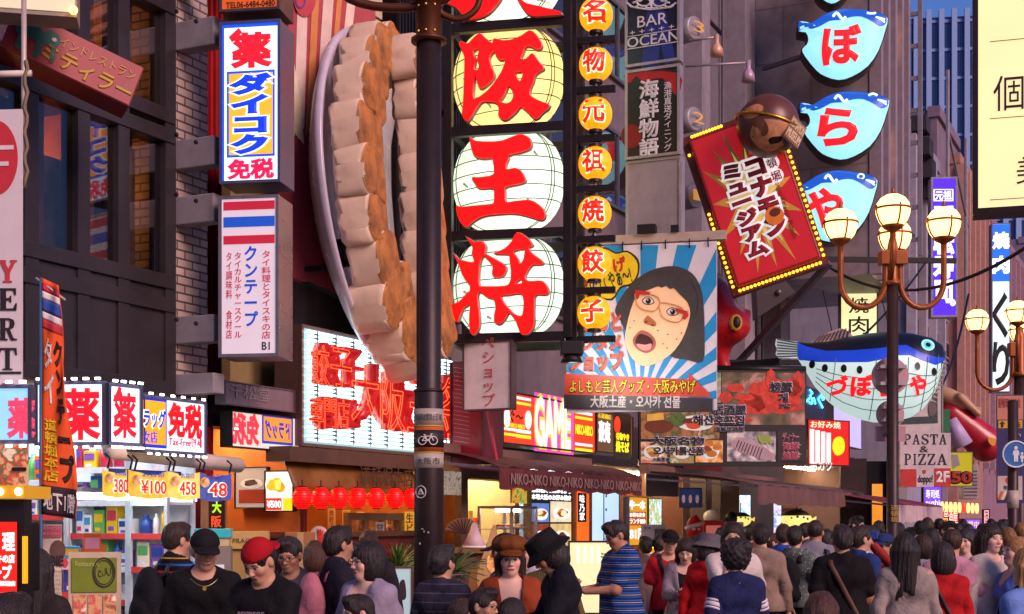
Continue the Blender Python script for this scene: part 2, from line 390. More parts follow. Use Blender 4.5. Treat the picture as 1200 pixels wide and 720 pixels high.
def field(prims, h, infl=0.0, pad=.03):
    add = [p for p in prims if p[0] == 'c' or p[5] > 0]
    lo = np.min([pbb(p)[0] for p in add], 0) - infl - pad; hi = np.max([pbb(p)[1] for p in add], 0) + infl + pad
    n = np.ceil((hi - lo) / h).astype(int) + 1
    ax = [lo[i] + h*np.arange(n[i]) for i in range(3)]; Fd = np.full(n, .2)
    for p in prims:
        k = p[5] if p[0] == 'c' else p[4]; sg = 1 if p[0] == 'c' else p[5]
        a, b = pbb(p); m = k + infl + 2.5*h
        i0 = np.clip(((a - m - lo) / h).astype(int), 0, n); i1 = np.clip(((b + m - lo) / h).astype(int) + 2, 0, n)
        if (i1 <= i0).any(): continue
        sl = tuple(slice(i0[i], i1[i]) for i in range(3))
        d = pd(p, ax[0][sl[0]][:, None, None], ax[1][sl[1]][None, :, None], ax[2][sl[2]][None, None, :])
        A = Fd[sl]
        if sg > 0:
            hh = np.maximum(k - np.abs(A - d), 0) / k; Fd[sl] = np.minimum(A, d) - hh*hh*k*.25
        else:
            d = -d; hh = np.maximum(k - np.abs(A - d), 0) / k; Fd[sl] = np.maximum(A, d) + hh*hh*k*.25
    return Fd - infl, ax
def nets(Fd, ax):
    """naive surface nets: grid distances -> verts, quads"""
    h = ax[0][1] - ax[0][0]; lo = np.array([a[0] for a in ax]); S = Fd < 0
    n = np.array(Fd.shape) - 1
    cnt = np.zeros(n, int)
    for d in np.ndindex(2, 2, 2): cnt += S[d[0]:d[0]+n[0], d[1]:d[1]+n[1], d[2]:d[2]+n[2]]
    cell = np.argwhere((cnt > 0) & (cnt < 8))
    if not len(cell): return np.zeros((0, 3)), np.zeros((0, 4), int)
    idx = np.full(n, -1); idx[tuple(cell.T)] = np.arange(len(cell))
    acc = np.zeros((len(cell), 3)); num = np.zeros(len(cell))
    cs = np.array(list(np.ndindex(2, 2, 2)))
    for a in cs:
        for x in range(3):
            if a[x]: continue
            b = a.copy(); b[x] = 1
            fa = Fd[tuple((cell + a).T)]; fb = Fd[tuple((cell + b).T)]; ch = (fa < 0) != (fb < 0)
            t = np.where(ch, fa / np.where(ch, fa - fb, 1), 0); p = np.tile(a.astype(float), (len(cell), 1)); p[:, x] = t
            acc += p * ch[:, None]; num += ch
    v = lo + (cell + acc / num[:, None]) * h
    qs = []
    for x in range(3):
        y, z = (x + 1) % 3, (x + 2) % 3
        s0 = [slice(0, -1) if i == x else slice(None) for i in range(3)]; s1 = [slice(1, None) if i == x else slice(None) for i in range(3)]
        A, B = S[tuple(s0)], S[tuple(s1)]
        e = np.argwhere(A != B); e = e[(e[:, y] > 0) & (e[:, z] > 0) & (e[:, y] < n[y]) & (e[:, z] < n[z])]
        if not len(e): continue
        dy = np.zeros(3, int); dy[y] = 1; dz = np.zeros(3, int); dz[z] = 1
        q = np.stack([idx[tuple((e - o).T)] for o in (dy + dz, dz, 0*dy, dy)], 1)
        fl = ~A[tuple(e.T)]; q[fl] = q[fl][:, ::-1]; qs.append(q)
    return v, np.concatenate(qs)
def to_obj(name, v, q, mats, parent, cols=None, mi=None, smooth_it=1):
    me = bpy.data.meshes.new(name); me.vertices.add(len(v)); me.vertices.foreach_set('co', v.ravel())
    me.loops.add(q.size); me.loops.foreach_set('vertex_index', q.ravel().astype(np.int32))
    me.polygons.add(len(q)); me.polygons.foreach_set('loop_start', np.arange(0, q.size, 4, dtype=np.int32))
    me.update(calc_edges=True); me.validate(); me.polygons.foreach_set('use_smooth', [True]*len(me.polygons))
    for m in (mats if isinstance(mats, (list, tuple)) else [mats]): me.materials.append(m)
    if cols is not None:
        at = me.color_attributes.new('tint', 'FLOAT_COLOR', 'POINT'); at.data.foreach_set('color', np.c_[cols, np.ones(len(v))].ravel())
    o = bpy.data.objects.new(name, me); C.objects.link(o); o.parent = parent; return o
def relax(v, q, it=2):
    for _ in range(it):
        s = np.zeros_like(v); c = np.zeros(len(v))
        for a, b in ((0, 1), (1, 2), (2, 3), (3, 0)):
            np.add.at(s, q[:, a], v[q[:, b]]); np.add.at(s, q[:, b], v[q[:, a]]); np.add.at(c, q[:, a], 1); np.add.at(c, q[:, b], 1)
        v = .5*v + .5*s / np.maximum(c, 1)[:, None]
    return v
def tint_mat(rough=.5, sss=.0):
    m = bpy.data.materials.new('skin'); m.use_nodes = True; n, l = m.node_tree.nodes, m.node_tree.links; b = n['Principled BSDF']
    a = n.new('ShaderNodeAttribute'); a.attribute_name = 'tint'; l.new(a.outputs[0], b.inputs['Base Color'])
    b.inputs['Roughness'].default_value = rough; b.inputs['Specular IOR Level'].default_value = .35
    tc = n.new('ShaderNodeTexCoord'); nz = n.new('ShaderNodeTexNoise'); nz.inputs['Scale'].default_value = 140; l.new(tc.outputs['Object'], nz.inputs['Vector'])
    bp = n.new('ShaderNodeBump'); bp.inputs['Strength'].default_value = .15; bp.inputs['Distance'].default_value = .003
    l.new(nz.outputs[0], bp.inputs['Height']); l.new(bp.outputs[0], b.inputs['Normal']); return m
SKIN = tint_mat()
def cloth(col, stripes=None, axis=2, dots=None):
    """woven fabric; stripes = list of (position 0..1, colour) repeated every metre/period"""
    key = ('c', col, str(stripes), axis, dots)
    if key in _M: return _M[key]
    m = bpy.data.materials.new('fabric'); m.use_nodes = True; n, l = m.node_tree.nodes, m.node_tree.links; b = n['Principled BSDF']
    b.inputs['Roughness'].default_value = .85; b.inputs['Specular IOR Level'].default_value = .2; pass
    tc = n.new('ShaderNodeTexCoord'); c = hx(col)
    nz = n.new('ShaderNodeTexNoise'); nz.inputs['Scale'].default_value = 7; nz.inputs['Detail'].default_value = 7; l.new(tc.outputs['Object'], nz.inputs['Vector'])
    rp = n.new('ShaderNodeValToRGB'); rp.color_ramp.elements[0].position = .3; rp.color_ramp.elements[1].position = .7
    rp.color_ramp.elements[0].color = tuple(x*.82 for x in c) + (1,); rp.color_ramp.elements[1].color = tuple(min(1, x*1.15) for x in c) + (1,)
    l.new(nz.outputs[0], rp.inputs[0]); out = rp.outputs[0]
    if stripes:
        per, lst = stripes
        sx = n.new('ShaderNodeSeparateXYZ'); l.new(tc.outputs['Object'], sx.inputs[0])
        dv = n.new('ShaderNodeMath'); dv.operation = 'DIVIDE'; dv.inputs[1].default_value = per; l.new(sx.outputs[axis], dv.inputs[0])
        fr = n.new('ShaderNodeMath'); fr.operation = 'FRACT'; l.new(dv.outputs[0], fr.inputs[0])
        r2 = n.new('ShaderNodeValToRGB'); r2.color_ramp.interpolation = 'CONSTANT'; el = r2.color_ramp.elements
        while len(el) < len(lst): el.new(.5)
        for i, (p, cc) in enumerate(lst): el[i].position = p; el[i].color = hx(cc) + (1,)
        l.new(fr.outputs[0], r2.inputs[0])
        mx = n.new('ShaderNodeMixRGB'); mx.blend_type = 'MIX'; mx.inputs[0].default_value = .92; l.new(out, mx.inputs[1]); l.new(r2.outputs[0], mx.inputs[2]); out = mx.outputs[0]
    if dots:
        vo = n.new('ShaderNodeTexVoronoi'); vo.inputs['Scale'].default_value = 38; l.new(tc.outputs['Object'], vo.inputs['Vector'])
        lt = n.new('ShaderNodeMath'); lt.operation = 'LESS_THAN'; lt.inputs[1].default_value = .2; l.new(vo.outputs[0], lt.inputs[0])
        mx = n.new('ShaderNodeMixRGB'); l.new(lt.outputs[0], mx.inputs[0]); l.new(out, mx.inputs[1]); mx.inputs[2].default_value = hx(dots) + (1,); out = mx.outputs[0]
    l.new(out, b.inputs['Base Color'])
    n3 = n.new('ShaderNodeTexNoise'); n3.inputs['Scale'].default_value = 16; n3.inputs['Detail'].default_value = 4; n3.inputs['Distortion'].default_value = 1.0; l.new(tc.outputs['Object'], n3.inputs['Vector'])
    bp = n.new('ShaderNodeBump'); bp.inputs['Strength'].default_value = .55; bp.inputs['Distance'].default_value = .02
    l.new(n3.outputs[0], bp.inputs['Height']); l.new(bp.outputs[0], b.inputs['Normal'])
    _M[key] = m; return m
def hair_mat(col):
    key = ('h', col)
    if key in _M: return _M[key]
    m = bpy.data.materials.new('hair'); m.use_nodes = True; n, l = m.node_tree.nodes, m.node_tree.links; b = n['Principled BSDF']
    tc = n.new('ShaderNodeTexCoord'); mp = n.new('ShaderNodeMapping'); mp.inputs['Scale'].default_value = (150, 150, 11); l.new(tc.outputs['Object'], mp.inputs[0])
    nz = n.new('ShaderNodeTexNoise'); nz.inputs['Scale'].default_value = 1; nz.inputs['Detail'].default_value = 7; nz.inputs['Distortion'].default_value = .8; l.new(mp.outputs[0], nz.inputs['Vector'])
    c = hx(col); rp = n.new('ShaderNodeValToRGB'); rp.color_ramp.elements[0].position = .35; rp.color_ramp.elements[1].position = .65
    rp.color_ramp.elements[0].color = tuple(x*.5 for x in c) + (1,); rp.color_ramp.elements[1].color = tuple(x*2.2 for x in c) + (1,)
    l.new(nz.outputs[0], rp.inputs[0]); l.new(rp.outputs[0], b.inputs['Base Color']); b.inputs['Roughness'].default_value = .5; b.inputs['Specular IOR Level'].default_value = .4
    bp = n.new('ShaderNodeBump'); bp.inputs['Strength'].default_value = .8; bp.inputs['Distance'].default_value = .01; l.new(nz.outputs[0], bp.inputs['Height']); l.new(bp.outputs[0], b.inputs['Normal'])
    _M[key] = m; return m
SKINS = dict(light=(.58, .33, .22), mid=(.48, .26, .165), tan=(.38, .19, .115), pale=(.66, .41, .31))
def ik(s, t, a, b, hint):
    d = t - s; L = np.linalg.norm(d); L2 = min(L, (a+b)*.995); u = d / L; t = s + u*L2
    x = (a*a - b*b + L2*L2) / (2*L2); hgt = math.sqrt(max(0, a*a - x*x))
    p = hint - u*hint.dot(u); p /= max(1e-6, np.linalg.norm(p)); return s + u*x + p*hgt, t
def rotm(yaw, pitch, roll=0.0):
    """yaw>0 turns the face towards +x, pitch>0 bows it"""
    return np.array(Matrix.Rotation(R(yaw), 3, 'Z') @ Matrix.Rotation(R(pitch), 3, 'X') @ Matrix.Rotation(R(roll), 3, 'Y'))
def hand(side, wr, fdir, palm, grip, P, d=1.0):
    """palm, four unequal bent fingers and a thumb from the side of the palm; returns with lumps added to P"""
    f = fdir / np.linalg.norm(fdir); nrm = palm - f*palm.dot(f); nrm /= np.linalg.norm(nrm); sd = np.cross(f, nrm)
    if side < 0: sd = -sd            # sd points to the thumb side
    k = .012
    for q in (-.024, 0, .024): P.append(('c', wr + f*.015 + sd*q*.6, wr + f*.088 + sd*q, .016, .0145, k, 1))
    for i, (o, ln) in enumerate(((.031, .068), (.011, .078), (-.010, .072), (-.030, .056))):
        a = wr + f*.09 + sd*o; c1, c2 = R(25 + 45*grip), R(55 + 95*grip)
        b = a + (f*math.cos(c1) + nrm*math.sin(c1)) * ln*.55; c = b + (f*math.cos(c2) + nrm*math.sin(c2)) * ln*.5
        P.append(('c', a, b, .0098, .009, .004, 1)); P.append(('c', b, c, .009, .0075, .003, 1))
    a = wr + f*.03 + sd*.03; b = a + f*.035 + sd*.03 + nrm*.012; c = b + f*.03 + sd*.004*(1-grip) + nrm*.015
    P.append(('c', a, b, .0135, .011, .008, 1)); P.append(('c', b, c, .0105, .0085, .004, 1))
POSES = dict(
    down=(V3(.275, -.03, .80), V3(.275, -.03, .80)),
    phone=(V3(.06, -.33, 1.13), V3(.05, -.34, 1.12)),
    phone_r=(V3(.10, -.33, 1.12), V3(.275, -.03, .80)),
    phone_l=(V3(.275, -.03, .80), V3(.10, -.33, 1.12)),
    raise_r=(V3(.12, -.38, 1.62), V3(.275, -.03, .80)),
    raise_l=(V3(.275, -.03, .80), V3(.12, -.38, 1.62)),
    face=(V3(.04, -.20, 1.44), V3(.275, -.03, .80)),
    hold=(V3(.12, -.30, 1.02), V3(.12, -.30, 1.03)),
    walk=(V3(.25, -.15, .82), V3(.25, .12, .82)))
def person(px, top, hh, face, label, top_col='#222222', sleeve='long', hair='short', hair_col='#1b1311', skin='mid', legs='#1c1d24', pose='down',
           pitch=0, turn=0, roll=0, hat=None, hat_col='#111111', glasses=False, inner=None, stripes=None, dots=None, straps=None, pack=None, fat=1.0, female=False,
           hold=None, skirt=False, detail=None, axis=2, open_neck=0, extra=None, group=None, lean=0, tall=None):
    """px, top, hh: where head and crown stand in the photo; face: degrees, 0 looks at us, 90 to the picture's right"""
    Yd = .25 * F_PX / hh; zt = zz(top, Yd); tall = tall or min(1.95, max(1.0, zt)); sc = tall / 1.72
    hs = min(1.25, max(.86, 1.0 / sc)) if tall > 1.35 else 1.1
    root = thing('person', label, 'person', (u_(px)*Yd, Yd, 0), R(face), group)
    root.scale = (sc, sc, sc); rv = random.Random(label + 'v')
    if hair_col == '#1b1311': hair_col = rv.choice(['#1b1311', '#241812', '#15100f', '#2c1c13', '#1f1a1b'])
    if not (pitch or turn or hold): pitch, turn, roll = rv.uniform(-4, 10), rv.uniform(-22, 22), rv.uniform(-5, 5)
    if pose == 'down' and rv.random() < .5: pose = 'walk'
    h = detail or min(.014, max(.0058, Yd * .00062)) / sc
    rs = random.Random(label); sk = np.array(SKINS[skin])
    W = .94 if female else 1.0
    # skeleton (metres, facing -y)
    lean_m = lambda p: V3(p[0], p[1] - math.sin(R(lean)) * max(0, p[2] - .95), .95 + (p[2] - .95) * math.cos(R(lean)) if p[2] > .95 else p[2])
    sh = {s: lean_m(V3(s*.166*W, .01, 1.392)) for s in (-1, 1)}; nb = lean_m(V3(0, .012, 1.43))
    piv = lean_m(V3(0, .012, 1.475)); HR = rotm(turn, pitch, roll); hc = piv + HR @ (V3(0, -.012, .122) * hs)
    hl = lambda x, y, z: hc + HR @ (V3(x, y, z) * hs)
    E = lambda c, r, k=.02, sg=1: ('e', hl(*c), V3(*r) * hs, HR, k, sg)
    cap = lambda a, b, ra, rb, k=.03, fl=1.0: ('c', np.array(a, float), np.array(b, float), ra, rb, k, fl)
    torso = [cap(lean_m(V3(-.085*W, 0, 1.31)), lean_m(V3(.085*W, 0, 1.31)), .118*fat**.5, .118*fat**.5, .06, 1.12),
             cap(lean_m(V3(-.055, -.01*fat, 1.10)), lean_m(V3(.055, -.01*fat, 1.10)), .108*fat, .108*fat, .08, 1.05),
             cap(V3(-.07, .005, .95), V3(.07, .005, .95), .118*fat**.7, .118*fat**.7, .08, 1.08),
             cap(lean_m(V3(0, .02, 1.45)), sh[-1]*.93 + lean_m(V3(0, .02, 1.40))*.07, .052, .058, .05), cap(lean_m(V3(0, .02, 1.45)), sh[1]*.93 + lean_m(V3(0, .02, 1.40))*.07, .052, .058, .05)]
    if female: torso += [cap(lean_m(V3(s*.07, -.075, 1.27)), lean_m(V3(s*.065, -.088, 1.255)), .055, .05, .05) for s in (-1, 1)]
    tr, tl = POSES[pose]; arms = {}; hands = []
    for s, t in ((-1, tr), (1, tl)):
        tg = lean_m(V3(s*t[0], t[1], t[2])) if t[2] > .9 else V3(s*t[0]*fat**.3, t[1], t[2])
        hint = V3(s*.5, .6, -.4) if t[2] < 1.5 else V3(s*.8, 0, -.8)
        el, wr = ik(sh[s], tg, .285, .25, hint); arms[s] = (sh[s], el, wr)
        up = t[2] > .9
        fd = (V3(-s*.5, -.6, .25) if t[2] < 1.5 else V3(-s*.25, -.35, .9)) if up else V3(0, -.12, -1)
        pn = V3(-s*.3, .1, .9) if up and t[2] < 1.5 else (V3(-s*.6, -.6, 0) if up else V3(-s, -.2, 0))
        hands.append((s, wr, fd, pn, .45 if up else .25))
    upper = {s: [cap(arms[s][0], arms[s][1], .052*fat**.5, .042*fat**.5, .035)] for s in arms}
    lower = {s: [cap(arms[s][1], arms[s][2], .041, .027, .02)] for s in arms}
    stride = {-1: -.09, 1: .10} if pose == 'walk' else {-1: 0, 1: .02}
    lg = {}
    for s in (-1, 1):
        hp, kn, an = V3(s*.088, .005, .92), V3(s*.098, -.015 + stride[s]*.5, .50), V3(s*.10, .03 + stride[s], .085)
        lg[s] = (hp, kn, an)
    legp = [p for s in lg for p in (cap(lg[s][0], lg[s][1], .083*fat**.4, .055, .04), cap(lg[s][1], lg[s][2], .054, .036, .03), cap(lg[s][2] + V3(0, .01, -.03), lg[s][2] + V3(s*.015, -.16, -.05), .036, .03, .03))]
    head = [E((0, .014, .028), (.074, .094, .089)), E((0, -.02, -.03), (.061, .068, .085), .03), E((0, -.052, -.088), (.030, .030, .024), .025)]
    head += [E((s*.036, -.055, -.022), (.028, .028, .028), .02) for s in (-1, 1)]
    head += [E((0, -.074, .02), (.046, .016, .011), .018)]
    head += [E((s*.031, -.095, .001), (.017, .016, .010), .010, -1) for s in (-1, 1)] + [E((s*.031, -.071, .001), (.014, .013, .010), .005) for s in (-1, 1)]
    head += [cap(hl(0, -.083, .008), hl(0, -.104, -.030), .0065*hs, .0105*hs, .012)] + [E((s*.011, -.093, -.034), (.009, .010, .008), .007) for s in (-1, 1)]
    head += [cap(hl(-.017, -.083, -.0585), hl(.017, -.083, -.0585), .0062*hs, .0062*hs, .008), cap(hl(-.014, -.083, -.069), hl(.014, -.083, -.069), .0062*hs, .0062*hs, .008)]
    head += [E((s*.077, .012, -.008), (.011, .021, .032), .008) for s in (-1, 1)]
    neck = [cap(hl(0, .014, -.06), nb, .050*hs*(W if female else 1.06), .058, .03)]
    body = torso[:3] + torso[3:] + neck + head + upper[-1] + upper[1] + lower[-1] + lower[1] + legp
    for hd in hands: hand(*hd[:4], hd[4], body)
    Fd, ax = field(body, h); v, q = nets(Fd, ax); v = relax(v, q, 1)
    lc = ((v - hc) / hs) @ HR; x, y, z = lc.T; col = np.tile(sk, (len(v), 1)); col *= (1 + .06*np.sin(v[:, :1]*40)*np.sin(v[:, 2:]*37))
    near = (np.abs(x) < .09) & (np.abs(z) < .13)
    ck = near & (np.hypot(np.abs(x) - .042, z + .03) < .022) & (y < -.04); col[ck] *= (1.06, .88, .86)
    lips = near & (y < -.06) & (np.abs(z + .0635) < .0095 - .16*np.abs(x)*.9) & (np.abs(x) < .024); col[lips] = (.36, .12, .10) if female else (.34, .15, .115)
    mouth = lips & (np.abs(z + .0635) < .0022); col[mouth] = (.10, .03, .03)
    eye = near & (y < -.055) & (np.abs(np.abs(x) - .031) < .0145) & (np.abs(z - .001) < .0060); col[eye] = (.40, .34, .30)
    iris = near & (y < -.055) & (np.hypot(np.abs(x) - .031, z - .001) < .0072); col[iris] = (.018, .011, .008)
    lash = near & (y < -.055) & (np.abs(np.abs(x) - .031) < .016) & (np.abs(z - .0078) < .0024); col[lash] = (.03, .018, .014)
    brow = near & (y < -.06) & (np.abs(x) > .013) & (np.abs(x) < .047) & (np.abs(z - .0225 + .1*(np.abs(x) - .03)) < .0042); col[brow] = np.array(hx(hair_col)) * .7 + sk * .12
    if hair == 'blond' or hair_col > '#7': col[brow] = sk * .6
    stub = near & (z > .045) if hair == 'short' else None
    to_obj('body', v, q, SKIN, root, col)
    # ---- clothes
    def folds(ax, amp=.0055):
        X, Yg, Z = ax[0][:, None, None], ax[1][None, :, None], ax[2][None, None, :]
        a = rs.random()*9; return amp*(np.sin(34*Z + 9*X + a + 3*np.sin(11*X + 7*Yg)) * np.sin(15*X - 12*Yg + a*2) + .7*np.sin(24*X + 17*Z + a) * np.sin(20*Yg - 11*Z))
    def garment(name, prims, infl, m, cut=None, amp=.0055):
        Fd, ax = field(prims, h, infl); Fd = Fd + folds(ax, amp)
        if cut is not None: Fd = np.maximum(Fd, cut(ax[0][:, None, None], ax[1][None, :, None], ax[2][None, None, :]))
        v, q = nets(Fd, ax)
        return to_obj(name, relax(v, q, 1), q, m, root)
    hem = .90 if not skirt else .88
    def cut_top(X, Yg, Z, nz=0.0, ns=.072):
        d = np.maximum(hem - Z, -(np.sqrt((X/1.12)**2 + (Yg + .018 + nz*.6 - nb[1] + .012)**2 + ((Z - nb[2] - .035 + nz)*.9)**2) - ns - nz))
        return d
    sl = []
    for s in (-1, 1):
        a, e, wq = arms[s]
        if sleeve == 'long': sl += [cap(a, e, .050*fat**.5, .045*fat**.4, .022), cap(e, wq - (wq - e)*.06, .045, .034, .02)]
        elif sleeve == 'short': sl += [cap(a, a + (e - a)*.68, .051*fat**.5, .055*fat**.5, .022)]
        elif sleeve == 'elbow': sl += [cap(a, e + (wq - e)*.12, .051*fat**.5, .05, .035)]
    tm = cloth(top_col, stripes, axis, dots); has_inner = inner is not None
    if has_inner:
        garment('inner_top', torso, .008, cloth(inner), lambda X, Yg, Z: cut_top(X, Yg, Z, .03 + open_neck), .003)
        def cut_j(X, Yg, Z):
            wd = .035 + .35*np.maximum(0, Z - 1.02)*.35
            return np.maximum(cut_top(X, Yg, Z, .0, .066), -np.maximum(np.abs(X) - wd, Yg + .02))
        garment('jacket', torso + [cap(V3(-.07, .005, .90), V3(.07, .005, .90), .124*fat**.7, .124*fat**.7, .08, 1.08)] + sl, .021, tm, cut_j)
    else:
        garment('top', torso + [cap(V3(-.07, .005, .90), V3(.07, .005, .90), .124*fat**.7, .124*fat**.7, .08, 1.08)] + sl, .012 if not female else .010, tm, lambda X, Yg, Z: cut_top(X, Yg, Z, open_neck))
    lm = cloth(legs)
    if skirt:
        sp = [cap(V3(-.07, 0, .95), V3(.07, 0, .95), .12, .12, .06, 1.08), cap(V3(-.1, 0, .6), V3(.1, 0, .6), .13, .13, .2, 1.05), cap(V3(-.11, 0, .42), V3(.11, 0, .42), .14, .14, .1, 1.05)]
        garment('skirt', sp, .012, lm, lambda X, Yg, Z: np.maximum(.38 - Z, Z - 1.0))
    else:
        garment('trousers', torso[2:3] + [p for p in legp if p[3] > .05], .004, lm, lambda X, Yg, Z: np.maximum(.07 - Z, Z - .985), .002)
    shp = [cap(lg[s][2] + V3(0, .02, -.04), lg[s][2] + V3(s*.018, -.17, -.052), .043, .034, .03) for s in lg]
    garment('shoes', shp, .004, cloth(rs.choice(['#151515', '#d8d4cc', '#3a2a20'])), lambda X, Yg, Z: 0.0 - Z + X*0 + Yg*0, .001)
    # ---- hair
    hp = None; hg = min(h, .008)
    if hair and hair != 'bald':
        rr = dict(short=.011, crop=.007, bob=.016, long=.014, curly=.035, bun=.012, wavy=.022, blond=.014)[hair]
        hp = [E((0, .016, .032), (.074+rr, .094+rr, .090+rr), .02)]
        if hair == 'short': hp += [E((0, .06, -.02), (.062, .05, .065), .03), E((rs.uniform(-.02, .02), -.05, .1), (.055, .05, .035), .03)]
        if hair in ('bob', 'wavy'): hp += [E((0, .03, -.045), (.094+rr*.3, .088+rr*.2, .105), .04)]
        if hair in ('long', 'blond', 'wavy'):
            dn = .17 if hair == 'wavy' else .30
            hp += [('c', hl(s*.055, .055, -.02), hl(s*.06, .07, -.05) + V3(rs.uniform(-.01, .01), .03, -dn*rs.uniform(.85, 1.1)), .054, .016, .05, 1.0) for s in (-1, -.4, .3, 1)]
            hp += [('c', hl(s*.078, .0, .0), hl(s*.082, .005, -.10) + V3(s*.012, -.005, -dn*.55), .026, .020, .04, 1.0) for s in (-1, 1)]
        if hair == 'curly': hp += [E((rs.uniform(-.07, .07), .03 + rs.uniform(-.05, .08), rs.uniform(-.07, .1)), (.05, .05, .05), .02) for _ in range(10)]
        if hair == 'bun': hp += [E((0, .125, .05), (.035, .035, .035), .01)]
        fz = .052 if hair in ('short', 'crop', 'curly') else .036
        hp += [E((0, -.10, -.045), (.066, .075, .093 if fz > .04 else .083), .012, -1)]
        if hair in ('short', 'crop'): hp += [E((s*.085, -.025, -.055), (.03, .055, .06), .015, -1) for s in (-1, 1)] + [E((0, .03, -.135), (.12, .12, .065), .02, -1)] + [E((s*.082, .01, -.005), (.018, .022, .034), .01, -1) for s in (-1, 1)]
        Fd, ax = field(hp, hg)
        X, Yg, Z = ax[0][:, None, None] - hc[0], ax[1][None, :, None] - hc[1], ax[2][None, None, :] - hc[2]
        az = np.arctan2(X, Yg + .0); a = rs.random()*6
        if hair == 'curly': Fd = Fd + .010*np.sin(95*X + a)*np.sin(88*Yg)*np.sin(92*Z + a)
        else: Fd = Fd + .002*np.sin(23*az + a + 14*Z) + .0016*np.sin(41*az + 2*a - 22*Z) + .0012*np.sin(67*az + 9*Z) + (.004*np.sin(60*X + a)*np.sin(70*Yg + 50*Z) if hair == 'short' else 0)
        if hat in ('cap', 'cap_back', 'bucket', 'beret'):
            Zl = HR[0][2]*X + HR[1][2]*Yg + HR[2][2]*Z; Fd = np.maximum(Fd, Zl - .055*hs)
        v, q = nets(Fd, ax)
        if len(v): to_obj('hair', relax(v, q, 1), q, hair_mat(hair_col), root)
    if hat:
        hm = cloth(hat_col); h_ = min(h, .0075)
        if hat in ('cap', 'cap_back'):
            s = -1 if hat == 'cap' else 1
            P = [E((0, .016, .045), (.092, .108, .092), .015)]
            Fd, ax = field(P, h_)
            G = np.meshgrid(*[a for a in ax], indexing='ij'); L = [sum(HR[j][i]*(G[j] - hc[j]) for j in range(3))/hs for i in range(3)]
            dm = np.maximum(Fd, (.040 + .10*(L[1]+.02)*s*.3 - L[2])*hs); dm = np.maximum(dm, -(Fd + .010))
            by = s*.085 if s < 0 else .10
            br = np.maximum(np.sqrt((L[0]/.82)**2 + (L[1] - by)**2) - .082, np.abs(L[2] - .043 + .9*L[0]**2*6 + .25*(abs(by) - s*L[1]*-1 - abs(by))*0) - .006)*hs
            br = np.maximum(br, -(Fd + .004)); v, q = nets(np.minimum(dm, br), ax) if False else nets(dm, ax)
            if len(v): to_obj('cap_crown', relax(v, q, 1), q, hm, root)
            lo = hc - .24*hs; axb = [lo[i] + h_*np.arange(int(.48*hs/h_)) for i in range(3)]
            G = np.meshgrid(*axb, indexing='ij'); L = [sum(HR[j][i]*(G[j] - hc[j]) for j in range(3))/hs for i in range(3)]
            br = np.maximum(np.sqrt((L[0]/.88)**2 + (L[1] - s*.10)**2) - .085, np.abs(L[2] - .046 + 3.5*L[0]**2 + .22*(s*L[1] - .09)) - .0055)*hs
            cr = (np.sqrt((L[0]/.088)**2 + ((L[1] - .016)/.104)**2) - 1)*.09; br = np.maximum(br, -cr*hs); v, q = nets(br, axb)
            if len(v): to_obj('cap_brim', v, q, hm, root)
        else:
            lo = hc - .26*hs; axb = [lo[i] + h_*np.arange(int(.52*hs/h_)) for i in range(3)]
            G = np.meshgrid(*axb, indexing='ij'); L = [sum(HR[j][i]*(G[j] - hc[j]) for j in range(3))/hs for i in range(3)]
            if hat == 'bucket':
                rr = np.sqrt(L[0]**2 + ((L[1] - .012)*.9)**2); zc = L[2]
                crown = np.maximum(rr - (.106 - .16*np.maximum(0, zc - .06)), np.maximum(zc - .142 + 1.2*rr*rr, .035 - zc)); crown = np.maximum(crown, -np.maximum(rr - .088, zc - .115))
                brim = np.maximum(np.abs(zc - (.050 - .95*(rr - .10))) - .0075, np.maximum(rr - .150, .098 - rr))
                d = np.minimum(crown, brim)*hs*.8
            else:  # soft brown newsboy cap
                rr = np.sqrt(L[0]**2 + (L[1] - .012)**2 + ((L[2] - .102)*1.9)**2); crown = np.maximum(rr - .130 + .004*np.sin(8*np.arctan2(L[0], L[1])), .055 - L[2])
                band = np.maximum(np.sqrt(L[0]**2 + ((L[1] - .01)*.86)**2) - .094, np.maximum(.05 - L[2], L[2] - .09))
                br = np.maximum(np.sqrt((L[0]/.9)**2 + (L[1] + .095)**2) - .085, np.abs(L[2] - .056 + 3*L[0]**2 + .30*(-L[1] - .1)) - .007)
                d = np.minimum(np.minimum(crown, band), br)*hs*.7
            v, q = nets(d, axb)
            to_obj('hat', relax(v, q, 1), q, hm, root)
    if glasses:
        g = MB()
        for s in (-1, 1):
            g.tube([hl(s*.031 + .021*math.cos(t), -.106 + .1*abs(.021*math.cos(t))*.5, .000 + .016*math.sin(t)) for t in np.linspace(0, 2*math.pi, 14)[:-1]], .0022*hs, 5, True)
            g.tube([hl(s*.052, -.100, .004), hl(s*.074, -.06, .004), hl(s*.083, .01, .002)], .0022*hs, 5)
        g.tube([hl(-.010, -.108, .004), hl(0, -.111, .006), hl(.010, -.108, .004)], .0022*hs, 5); g.build('glasses', BLACK, root, True)
    # ---- straps and bags hug the clothes
    ref = torso + sl + neck
    def hug(o, d, off):
        o = np.array(o, float); d = np.array(d, float); d /= np.linalg.norm(d)
        ts = np.linspace(0, .4, 160); P = o[None] + d[None]*ts[:, None]; A = np.full(160, .2)
        for pp in torso + sl:
            k = pp[5]; dd = pd(pp, P[:, 0], P[:, 1], P[:, 2]); hh = np.maximum(k - np.abs(A - dd), 0) / k; A = np.minimum(A, dd) - hh*hh*k*.25
        ins = np.nonzero(A < off)[0]
        return o + d*((ts[ins[-1]] if len(ins) else 0) + .002)
